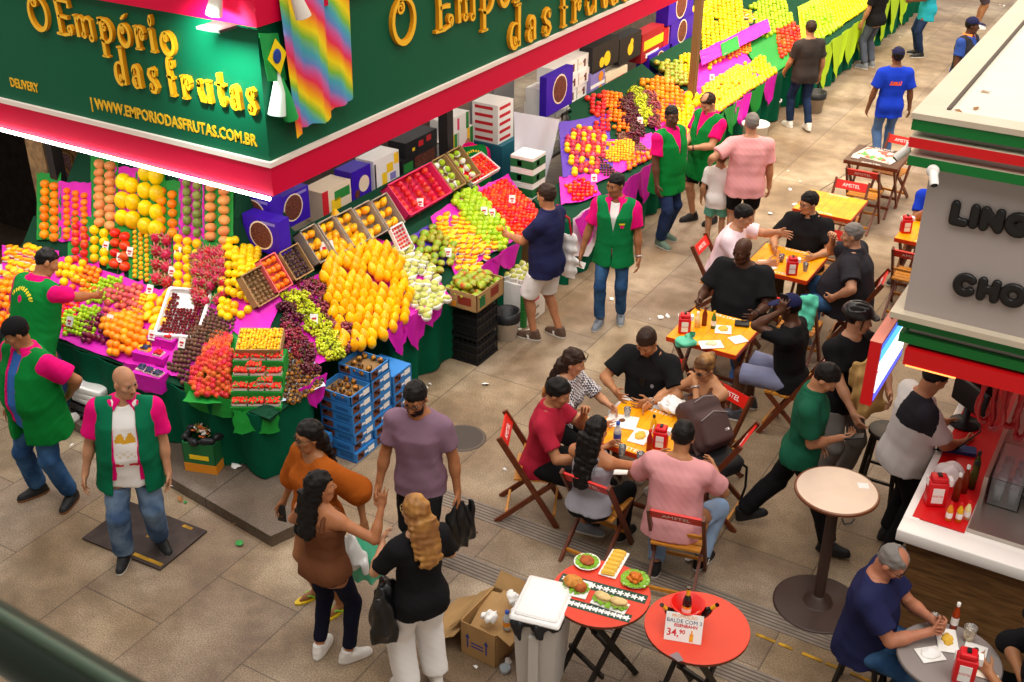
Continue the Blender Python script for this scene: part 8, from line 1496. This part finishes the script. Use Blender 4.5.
p_ = G0(50, 424, .11); h_ = hit(108, 296, .08); person('vendor in green vest bending over the long display, back turned', p_, 148, 1.76, z0=.11, g=.03, sk='#a8704a', lean=24, head=(30, 15), hands=(local_of(p_, 148, h_, .11), (-.26, .18, .85)), elb=((.5, -.3, -1), (-.5, -1, 0)), feet=((.12, .05, 0, 5), (-.12, -.06, 0, 5)), wear=(POLO(), vest(logo=backlogo, closed=1, hem=-.22, d=.040), pants(JD, 'jeans'), shoes(SWH, SOL, stripe=SBK)), hair=H_(th=.006))
person('bald vendor in green vest and white crown print tee on the steel plate', G0(143, 552), 12, 1.74, pelvis=(-.03, 0, .925), side=-4, g=.035, sk='#c08a68', head=(-42, 8), hands=((.32, .08, .80), (-.31, .10, .80)), feet=((.13, .08, 0, 10), (-.14, -.06, 0, 25)), wear=(tee([CWH, mat('print_gold', '#d8a020', .6), mat('print_pale', '#d8ccb8', .7), REDP], pick=crown, sl=.12, r=.056, d=.018, hem=-.16), tee(VP, 'polo_shirt', sl=.74, d=.029, open=.085, r=.080, hem=-.1, collar=VP), vest(VG2, open=.10, flare=.03, d=.044, hem=-.22), pants(mat('jeans_faded', '#40587a', .85, .1, col2='#7088a4', nscale=5), 'jeans', loose=.022), shoes(SBK, SOL)), hair=dict(mat=HGY, style='none', brow=1))
p4 = G0(326, 603); q4 = at(370, 614); J4 = person('woman in rust puff sleeve sweater and black shorts, glasses, facing left', p4, -48, 1.66, 'f', .03, '#a87048', head=(8, 5), hands=((.36, .10, .74), local_of(p4, -48, (q4.x, q4.y, .88))), feet=((.12, .0, 0, 6), (-.13, -.05, 0, 10)), wear=(tee(RUST, 'sweater', sl=1.05, r=.082, r2=.112, bust=1, hem=-.06, neck=.085, nd=.07, nf=.05), pants(CBK, 'shorts', len=.26, loose=.012), dict(t='flip', mat=mat('flip_yellow', '#e0c020', .6), strap=mat('flip_green', '#8adf4a', .5))), hair=H_(st='long', len=.42, w=.075)); glasses(J4, GLS)
person('woman in brown tank top and dark leggings waving, back turned', G0(334, 656), 152, 1.63, 'f', .0, '#b87850', head=(42, 0), hands=((.36, .20, 1.36), (-.18, .24, .96)), elb=((.7, -.3, -1), (-1, -.3, -.3)), hdir=((.05, .05, 1), None), hpalm=((-.2, .9, 0), None), curl=(.12, .5), feet=((.12, .02, 0, 34), (-.10, -.03, 0, 10)), wear=(tee(BRT, 'tank_top', bare=.40, straps=1, bust=1, hem=-.09), pants(mat('leggings_dark', '#17182a', .8, .1), 'leggings', ra=.046, len=.94, top=.10), shoes(SWH, SOL)), hair=H_(st='long', len=.34, w=.085))
J6 = person('woman in black tee and white wide trousers holding a black bag, light brown hair', G0(424, 688), -148, 1.66, 'f', .01, '#c8926e', head=(-10, 5), hands=((.20, .26, .95), (-.12, .30, 1.12)), elb=((.6, -1, 0), (-.8, -.6, -.5)), feet=((.10, .0, 0, 10), (-.12, .0, 0, 14)), wear=(tee(CBK, 'blouse', sl=.8, bust=1, hem=-.14), pants(CWH, 'trousers', loose=.035, len=.97), shoes(SWH, SOL)), hair=H_(HBL, 'long', len=.34, w=.10)); glasses(J6, mat('frame_gold', '#a88a50', .4))
J7 = person('man in lavender tee and black trousers walking with a black bag', G0(424, 572), -14, 1.79, sk='#a86c46', head=(4, 22), hands=((.30, .14, .82), (-.30, .02, .84)), feet=((.09, -.22, .04, 5, -18), (-.10, .16, 0, 8)), wear=(tee(LAV, sl=.66, hem=-.14), pants(CBK, loose=.006), shoes(SBK, SOL, stripe=SWH)), hair=H_(th=.010, beard=1)); glasses(J7, GLS)
J8 = person('man in navy polo and white shorts at the tomatoes, white tote on his shoulder', G0(545, 337), -122, 1.77, g=.02, sk='#b87c58', head=(6, 12), hands=((.26, .08, .84), (-.10, .42, 1.14)), elb=((.5, -1, 0), (-.6, -.6, -1)), feet=((.10, -.12, 0, 8), (-.11, .08, 0, 8)), wear=(tee(NAVY, 'polo_shirt', sl=.72, hem=-.17, collar=NAVY), pants(CWH, 'shorts', len=.48, loose=.022), shoes(SBR, SOL, stripe=SWH)), hair=H_(HBR))
J9 = person('vendor in green vest with white collar shirt and jeans walking towards the viewer', G0(610, 322), -14, 1.76, sk='#9c6440', head=(32, 8), hands=((.34, .16, .80), (-.29, .10, .80)), feet=((.10, .10, 0, 10), (-.10, -.10, 0, 10)), wear=(tee(CWH, 'inner_shirt', sl=.1, r=.054, d=.014, hem=0), tee(VP, 'polo_shirt', sl=.74, d=.028, r=.076, open=.045, collar=VP, hem=-.1), vest(mat('vest_mid_green', '#107840', .85, .1), logo=chestlogo, open=.003, vneck=1, d=.040), pants(JN, 'jeans', rk=.066, ra=.056), shoes(SGY, SOL, lace=SBK)), hair=H_(th=.008)); band(J9, 1, mat('watch_silver', '#c8c8cc', .3, metal=.8))
person('dark skinned vendor in bright green vest standing sideways near the second stall', G0(662, 242), 42, 1.80, g=.02, sk='#5a3824', head=(24, 6), hands=((.29, .10, .82), (-.27, .02, .82)), feet=((.11, .06, 0, 8), (-.11, -.08, 0, 8)), wear=(POLO(r=.072), vest(vneck=1, d=.042, hem=-.24), pants(JD, loose=.006), shoes(SGN, SOL)), hair=H_(th=.005))
J11 = person('vendor in green vest and black shorts looking down at his hands', G0(700, 222), -58, 1.78, g=.03, sk='#c08c68', head=(0, 32), hands=((.02, .36, 1.10), (-.10, .36, 1.12)), elb=((.8, -.6, -.8), (-.8, -.6, -.8)), hpalm=((-.5, 0, .8), (.5, 0, .8)), feet=((.11, .04, 0, 8), (-.11, -.12, 0, 8)), wear=(POLO(r=.072), vest(vneck=1, d=.042, hem=-.30), pants(CBK, 'shorts', len=.44, loose=.016), shoes(SBK, SBK)), hair=H_(HBR, rec=.012)); band(J11, 1, SBK)
person('small boy in white tee and mint shorts, back turned', G0(713, 246), 172, 1.27, sk='#b88460', headscale=1.16, head=(-8, 0), hands=((.20, .03, .62), (-.20, .03, .62)), feet=((.08, 0, 0, 6), (-.08, 0, 0, 6)), wear=(tee(CWH, sl=.75, r=.075, hem=-.2), pants(MNT, 'shorts', len=.42, loose=.016), shoes(SGY, SOL)), hair=H_(mat('hair_light_brown', '#5a3c24', .6)))
person('man in pink tee with one arm round the boy, back turned', G0(738, 252), 176, 1.80, g=.04, sk='#c08a68', head=(-4, 4), hands=((.30, .06, .84), (-.44, .10, 1.14)), elb=((.5, -1, 0), (-.8, -.6, -.4)), wear=(tee(mat('cloth_coral_pink', '#e8a2a4', .85), sl=.74, r=.074, hem=-.18), pants(CBK, 'shorts', len=.42, loose=.012), shoes(SBK, SOL)), hair=H_(HGY, th=.008))
person('man in black tee and dark jeans at the third stall, white shoes', G0(798, 129), -166, 1.74, g=.02, sk='#b07a56', res=.011, head=(8, 6), hands=((.28, .05, .84), (-.24, .22, .90)), feet=((.10, -.14, .03, 8), (-.10, .12, 0, 8)), wear=(tee(mat('cloth_soot', '#2b2422', .85), sl=.72, hem=-.15), pants(JD, 'jeans'), shoes(SWH, SWH)), hair=H_(HBR))
person('man in royal blue shirt and cap walking away beyond the dark table', G0(880, 163), 178, 1.74, sk='#7a4e34', res=.011, hands=((.31, .04, .80), (-.30, .05, .80)), feet=((.09, .10, 0, 5), (-.09, -.12, .02, 5)), wear=(tee([BLU, mat('print_orange_red', '#e85a28', .7)], 'work_shirt', pick=backword, sl=.75, r=.078, r2=.10, hem=-.20), pants(mat('jeans_mid', '#4a6a98', .85), 'jeans'), shoes(), dict(t='cap', mat=NAVY)), hair=H_())
person('person in teal shirt at the top of the picture, head out of view', G0(919, 56), -92, 1.76, sk='#7a4e34', res=.013, hands=((.06, .34, 1.08), (-.04, .34, 1.06)), elb=((.8, -.5, -.8), (-.8, -.5, -.8)), wear=(tee(TEA, 'work_shirt', sl=.8, r=.08, hem=-.24), pants(JD), shoes()), hair=H_())
person('man in blue polo with orange collar and navy cap beyond the kiosk roof', G0(972, 22, 1.66), 42, 1.74, sk='#5a3826', res=.011, g=.02, head=(-30, 5), wear=(tee(mat('cloth_mid_blue', '#24489c', .85), 'polo_shirt', sl=.7, r=.074, collar=mat('collar_orange', '#f08a30', .8)), vest(CGR, vneck=1), pants(JD), shoes(), dict(t='cap', mat=NAVY)), hair=H_())
person('person in grey jeans by the lime paper stall, upper body cropped', G0(868, 68), -140, 1.76, sk='#a87450', res=.013, hands=((.28, .1, .84), (-.27, .1, .84)), wear=(tee(CBK, sl=.7), pants(mat('jeans_grey', '#4a5262', .85), 'jeans'), shoes(SGY, SOL)), hair=H_())
person('person in shorts at the very top edge, only legs in view', G0(974, 28), 80, 1.74, sk='#a87450', res=.014, wear=(tee(CGR, sl=.7), pants(mat('cloth_plum', '#4a3c44', .85), 'shorts', len=.46), shoes(SWH, SOL)), hair=H_())
p_ = Vector((-6.98, 11.05, 0)); person('vendor in green vest bending inside the shop behind the dark post', (p_.x, p_.y), 205, 1.74, sk='#a8704a', res=.011, lean=38, head=(0, 25), hands=((.2, .4, .8), (-.2, .4, .8)), wear=(POLO(), vest(logo=backlogo, closed=1), pants(JD), shoes()), hair=H_())
C_ = lambda x, y, a, d=0: (x, y)
J = person('man in dark red polo seated, eating, black shorts', (-3.86, 7.03), 74, 1.74, sk='#b07852', pelvis=pel(1.74), lean=10, head=(0, 14), hands=((.20, .46, .76), (-.02, .36, 1.06)), elb=((.6, -.8, -.3), (-.6, -.2, -1)), curl=(.5, .9), feet=((.15, .42, 0, 6), (-.12, .34, 0, 6)), wear=(tee(REDC, 'polo_shirt', sl=.7, hem=-.10, collar=REDC), pants(CBK, 'shorts', len=.47, loose=.014), shoes(SGY, SOL)), hair=H_()); band(J, 0, mat('watch_silver', '#c8c8cc', .3, metal=.8))
J = person('woman in black and white checked shirt with long ombre hair, seated', (-4.00, 7.62), 52, 1.66, 'f', sk='#c8906c', pelvis=pel(1.66), lean=10, head=(-22, 8), hands=((.16, .52, .82), (-.10, .48, .82)), feet=SIT['feet'], wear=(tee(CKM, 'blouse', sl=.85, r=.068, bust=1, hem=-.08), pants(CBK), shoes()), hair=H_(HBR, 'long', len=.46, w=.075, mat2=HOM, tip=.30)); glasses(J, GLS, DLN, 1)
J = person('man in black polo and white shorts seated facing the viewer', (-3.47, 8.36), -28, 1.80, g=.03, sk='#b07850', pelvis=pel(1.8), lean=12, head=(4, 24), hands=((.16, .42, .80), (-.16, .44, .80)), elb=((.9, -.3, -.4), (-.9, -.3, -.4)), feet=SIT['feet'], wear=(tee([CBK, GRT], 'polo_shirt', pick=badge, sl=.72, r=.074, hem=-.08, collar=CBK), pants(CWH, 'shorts', len=.47, loose=.016), shoes(SWH, SOL)), hair=H_(HBR, th=.009)); b = MB(GLS); b.box(-.022, .022, 0, .01, -.055, .03); b.build('glasses_case', J['root'], Vector(J['tp'](0, .155, .33)))
J = person('woman with sunglasses and brown strapless top seated, eating', (-2.85, 8.21), -50, 1.66, 'f', sk='#c88e64', pelvis=pel(1.66), lean=8, head=(6, 18), hands=((.30, .44, .80), (-.01, .24, 1.08)), elb=((.7, -.4, -.4), (-.5, .5, -1)), curl=(.4, 1.0), feet=SIT['feet'], wear=(tee(BRT, 'top', bare=.40, straps=1, bust=1, hem=-.06), pants(mat('cloth_red', '#b01828', .85), 'shorts', len=.4), shoes(SWH, SOL)), hair=H_(mat('hair_streaked', '#5a3a20', .5, col2='#a87a40', nscale=7), 'bun')); glasses(J, GLS, DLN); band(J, 1, mat('watch_silver', '#c8c8cc', .3, metal=.8))
person('woman with long straight black hair in grey tank top seated, back turned', (-3.24, 6.74), 146, 1.62, 'f', .01, '#b87850', pelvis=pel(1.62), lean=2, head=(6, 14), hands=((.34, .44, .79), (-.10, .40, .79)), feet=((.13, .34, 0, 8), (-.13, .30, 0, 8)), wear=(tee(GRT, 'tank_top', bare=.41, straps=1, bust=1, hem=-.06), pants(CBK), shoes()), hair=H_(st='long', len=.44, w=.095))
person('man in dusty pink tee seated with his back to the viewer', (-2.58, 6.84), 160, 1.76, g=.035, sk='#b07850', pelvis=pel(1.76), lean=10, head=(-6, 16), hands=((.22, .42, .79), (-.26, .40, .79)), feet=((.22, .20, 0, 20), (-.10, .0, 0, 5)), knee=((.5, 1, 0), (-.2, 1, 0)), wear=(tee(PNK, sl=.75, r=.074, hem=-.12), pants(JL, 'jeans', loose=.01), shoes(SBK, SOL, stripe=SWH)), hair=H_())
J = person('large bald man in black tee seated facing the viewer', (-3.40, 10.40), -28, 1.84, g=.075, sk='#4c2e20', pelvis=pel(1.84), lean=6, head=(22, 10), hands=((.30, .44, .78), (-.28, .46, .79)), elb=((.4, -.7, -.6), (-.4, -.7, -.6)), feet=SIT['feet'], wear=(tee(CBK, sl=.78, r=.08, hem=-.10), pants(JN, 'jeans'), shoes(mat('shoe_blue', '#2a5a9a', .6), SOL)), hair=dict(mat=HK, style='none', brow=1)); band(J, 1, SBK)
J25 = person('man in navy cap and black tee seated sideways on the phone, grey shorts', (-2.52, 9.40), -122, 1.78, sk='#5a3826', pelvis=pel(1.78), lean=6, head=(0, 8), hands=((.02, .22, .86), (-.11, .13, 1.24)), elb=((.8, -.4, -.6), (-.5, .6, -1)), hdir=(None, (.05, -.1, 1)), hpalm=(None, (1, 0, 0)), curl=(.4, .8), feet=((.14, .40, 0, 6), (-.14, .44, 0, 6)), wear=(tee(CBK, sl=.7, r=.07, hem=-.10), pants(SHG, 'shorts', len=.48, loose=.018), shoes(mat('shoe_charcoal', '#44444c', .6), SOL), dict(t='cap', mat=NAVY)), hair=H_(th=.005))
person('man in very pale pink shirt seated and pointing, dark hair', (-3.93, 11.22), 64, 1.78, g=.035, sk='#c08a68', pelvis=pel(1.78), lean=14, head=(-4, 6), hands=((.14, .52, .80), (-.10, .56, 1.08)), elb=((.6, -.5, -.6), (-.7, -.2, -.5)), hdir=(None, (.25, 1, .0)), curl=(.5, .15), feet=SIT['feet'], wear=(tee(PPK, 'shirt', sl=.72, r=.074, hem=-.10), pants(mat('trouser_olive', '#5a5238', .85)), shoes()), hair=H_())
J = person('man in black polo with glasses seated at the far side, looking left', (-3.24, 11.98), -30, 1.78, g=.03, sk='#c08c68', pelvis=pel(1.78), lean=4, head=(38, 8), hands=((.22, .44, .79), (-.20, .42, .79)), feet=SIT['feet'], wear=(tee(CBK, 'polo_shirt', sl=.72, r=.074, hem=-.10, collar=CBK), pants(mat('trouser_khaki', '#7a6a4a', .85)), shoes()), hair=H_(HK)); glasses(J, GLS)
person('heavy man with short grey hair in charcoal tee seated, chin on hand', (-2.50, 11.28), -116, 1.82, g=.10, sk='#c08c6c', pelvis=pel(1.82), lean=6, head=(-6, 6), hands=((.12, .30, 1.14), (-.36, .12, .70)), elb=((.7, .5, -1), (-1, -.6, -.2)), curl=(1.1, .6), feet=((.20, .40, 0, 14), (-.20, .38, 0, 14)), knee=((.4, 1, 0), (-.4, 1, 0)), wear=(tee(CGR, 'polo_shirt', sl=.75, r=.074, hem=-.14, collar=CGR), pants(JN, 'jeans', loose=.012), shoes(SGY, SOL)), hair=H_(HGY, th=.007))
person('person in blue shirt and pale shorts seated by the kiosk wall', (-2.18, 13.56), -34, 1.76, sk='#b07c58', res=.011, pelvis=pel(1.76), lean=14, head=(10, 15), hands=((.02, .34, .95), (-.06, .34, .93)), elb=((.7, -.3, -1), (-.7, -.3, -1)), feet=((.22, .44, 0, 10), (-.14, .38, 0, 8)), wear=(tee(BLU, 'shirt', sl=.7, hem=-.08), pants(BEI, 'shorts', len=.42, loose=.02), shoes()), hair=H_())
J32 = person('waiter in bottle green polo and black trousers walking while reading a phone', G0(788, 540), 72, 1.74, sk='#b8805c', lean=4, head=(6, 36), hands=((.02, .27, 1.08), (-.24, .10, .86)), elb=((.6, -.6, -1), (-.6, -1, 0)), hpalm=((-.3, 0, 1), None), curl=(.9, .5), feet=((.08, .32, 0, 4), (-.08, -.40, .07, 4, -24)), wear=(tee(GRN, 'polo_shirt', sl=.72, r=.072, hem=-.12, collar=GRN), pants(CBK, loose=.014), shoes(SBK, SBK)), hair=H_(th=.010))
J33 = person('courier in black bike helmet hugging a brown paper bag', G0(856, 317, 1.66), 24, 1.78, sk='#c08c6c', head=(-52, 10), hands=((.16, .34, .96), (-.14, .38, 1.10)), elb=((.8, -.4, -.8), (-.9, -.3, -.6)), hpalm=((-.7, -.5, .5), (.8, -.5, 0)), wear=(tee(CBK, sl=.72, r=.072, hem=-.14), pants(TRG, loose=.012), shoes(), dict(t='helmet', mat=mat('helmet_black', '#1a1a1c', .3, .5))), hair=H_(th=.006))
def yoke(x, f, u): m = np.zeros(len(x), int); m[(u > .30) & (x > -.02) & (f < .02)] = 1; m[(np.abs(u-.20) < .02) & (x > .22) & (f < .03)] = 2; return m
person('waiter in white polo with dark shoulder standing at the bar under the red awning', G0(884, 546), 96, 1.76, g=.03, sk='#b8805c', lean=8, head=(0, 25), hands=((.10, .42, 1.06), (-.20, .40, 1.06)), elb=((.8, -.5, -.8), (-.8, -.5, -.8)), feet=((.10, .0, 0, 6), (-.10, .06, 0, 6)), wear=(tee([mat('cloth_off_white', '#d8d4d2', .85), CGR, REDP], 'polo_shirt', pick=yoke, sl=.78, r=.074, hem=-.12), pants(CBK, loose=.012), shoes(SBK, SBK)), hair=H_())
J = person('man in navy tee with short grey hair seated at the grey round table', (-.97, 6.34), 60, 1.78, g=.03, sk='#b8785a', pelvis=pel(1.78), lean=4, head=(6, 34), hands=((.08, .42, .84), (-.02, .42, .85)), elb=((.8, -.5, -.8), (-.8, -.4, -.8)), hpalm=((-.8, .2, .3), (.8, .2, .3)), curl=(.9, .9), feet=((.16, .34, 0, 10), (-.16, .28, 0, 10)), wear=(tee(NAVY, sl=.72, r=.074, hem=-.12), pants(JN, 'jeans', loose=.01), shoes()), hair=H_(HGY, th=.007, rec=.002)); glasses(J, GLS)
person('person in black long sleeves at the lower right picture edge', (.26, 6.28), -122, 1.76, g=.03, sk='#b07850', pelvis=pel(1.76), lean=16, head=(0, 20), hands=(local_of((.26, 6.28), -122, (.03, 6.20, .79)), (-.16, .40, .79)), elb=((.9, .8, .1), (-.8, -.4, -.8)), feet=SIT['feet'], wear=(tee(CBK, 'shirt', sl=1.12, r=.066, hem=-.10), pants(CBK), shoes()), hair=H_())
def bag(label, J, i, m, w_, h_, d_=.06, drop=.05, name='carrier_bag', rz=0, fr=.012):
 """soft bag hanging from a hand"""
 P_ = world_of(J, J['wr'][i]+unit(J['wr'][i]-J['el'][i])*.08); F_ = Field((-w_/2-.05, -d_-.08, -h_-drop-.04), (w_/2+.05, d_+.08, .06), .009)
 F_.put(loft((0, 0, 0), np.eye(3), [(-h_-drop, w_*.44, d_, 0), (-h_*.75-drop, w_*.5, d_*1.25, 0), (-drop-h_*.25, w_*.40, d_*.9, 0), (-drop, w_*.24, d_*.4, 0), (.0, .018, .014, 0)], 2.4), 0); F_.ripple(fr, 34, 3)
 return link(name, F_.mesh(name, [m]), None, P_, (0, 0, J['root'].rotation_euler.z+rz), label, 'bag')
BBG = mat('black_bag', '#141416', .3, .5); bag('black bag with olive lining carried by the man in the lavender tee', J7, 1, BBG, .34, .36, .05, rz=1.1, name='shopping_bag'); o = bag('shiny black plastic bag hanging from the arm of the woman in white trousers', J6, 1, BBG, .34, .40, .08, .02, rz=.9); o.location = at(384, 582, .98); bag('mint green plastic bag held by the woman in the rust sweater', J4, 1, mat('mint_plastic', '#5cc8a0', .4, .4), .26, .38, .06, rz=.9); P2 = J4
o = bag('white plastic bag held with the mint one by the woman in the rust sweater', J4, 1, mat('white_plastic_bag', '#ecebe8', .4), .20, .26, .04, rz=.4); o.location += Vector((-.05, -.10, .02))
S_ = world_of(J8, J8['sh'][0]); tb_ = empty('tote_bag', 'white cloth tote with red straps hanging from the navy polo shoulder', 'bag', S_, J8['root'].rotation_euler.z); F_ = Field((-.06, -.25, -.78), (.22, .25, -.20), .010); F_.put(loft((.085, -.02, -.25), np.eye(3), [(-.50, .03, .14, 0), (-.35, .055, .18, 0), (-.1, .04, .15, 0), (0, .02, .12, 0)], 2.4), 0); F_.ripple(.010, 30, 2); link('bag_body', F_.mesh('bag_body', [CWH]), tb_); b = MB(mat('strap_red', '#c8182a', .7)); b.tube([(.08, .08, -.26), (.085, .05, -.10), (.05, .02, .05), (-.02, .0, .085), (-.06, -.02, .05), (.02, -.12, -.05), (.085, -.12, -.26)], .012, 8); b.build('strap', tb_)
F_ = Field((-.25, -.25, -.30), (.25, .25, .32), .009); F_.put(rbox((0, 0, 0), (.13, .085, .21), None, .03), 0); F_.put(rbox((0, 0, .22), (.11, .02, .05), None, .015), .05); F_.ripple(.014, 26, 8); pk_ = world_of(J33, V3(.03, .30, 1.14)); link('paper_bag', F_.mesh('paper_bag', [mat('paper_bag_brown', '#c09a5c', .8, vary=.15, nscale=6)]), None, pk_, (.15, .1, J33['root'].rotation_euler.z), 'crumpled brown paper bag in the arms of the helmeted courier', 'bag')
def handphone(label, J, i, off, rot):
 p = world_of(J, J['wr'][i]+V3(*off)); b = MB(BLK); b.box(-.036, .036, -.075, .075, -.005, .005, bev=.003); b.build('phone', loc=p, rot=(rot[0], rot[1], J['root'].rotation_euler.z+rot[2]), label=label, cat='phone')
handphone('black phone in the hand of the waiter in bottle green', J32, 0, (-.0, .10, .035), (.3, 0, 0)); handphone('dark phone held to the ear of the man in the navy cap', J25, 1, (.035, .0, .09), (PI/2-.2, 0, PI/2))
handphone('pale phone in the lowered hand of the woman in the rust sweater', J4, 0, (.0, .03, -.10), (PI/2, 0, .5))
b = MB(LABW); b.box(-.05, .05, -.035, .035, 0, .004); b.build('paper_slip', loc=world_of(J9, J9['wr'][0]+V3(.0, .05, -.12)), rot=(1.2, .3, .4), label='white slip of paper in the hand of the walking vendor', cat='paper'); put('orange', world_of(J8, J8['wr'][1]+V3(.0, .10, .05)), (0, 0, 0), 'orange fruit in the raised hand of the man in navy polo', 'fruit in hand', .9)
# ------------------------------------------------------------------ view
vs = sc.view_settings; vs.view_transform = 'Standard'; vs.look = 'None'; vs.exposure = EXPO; vs.gamma = 1; vs.use_curve_mapping = False
sc.display_settings.display_device = 'sRGB'
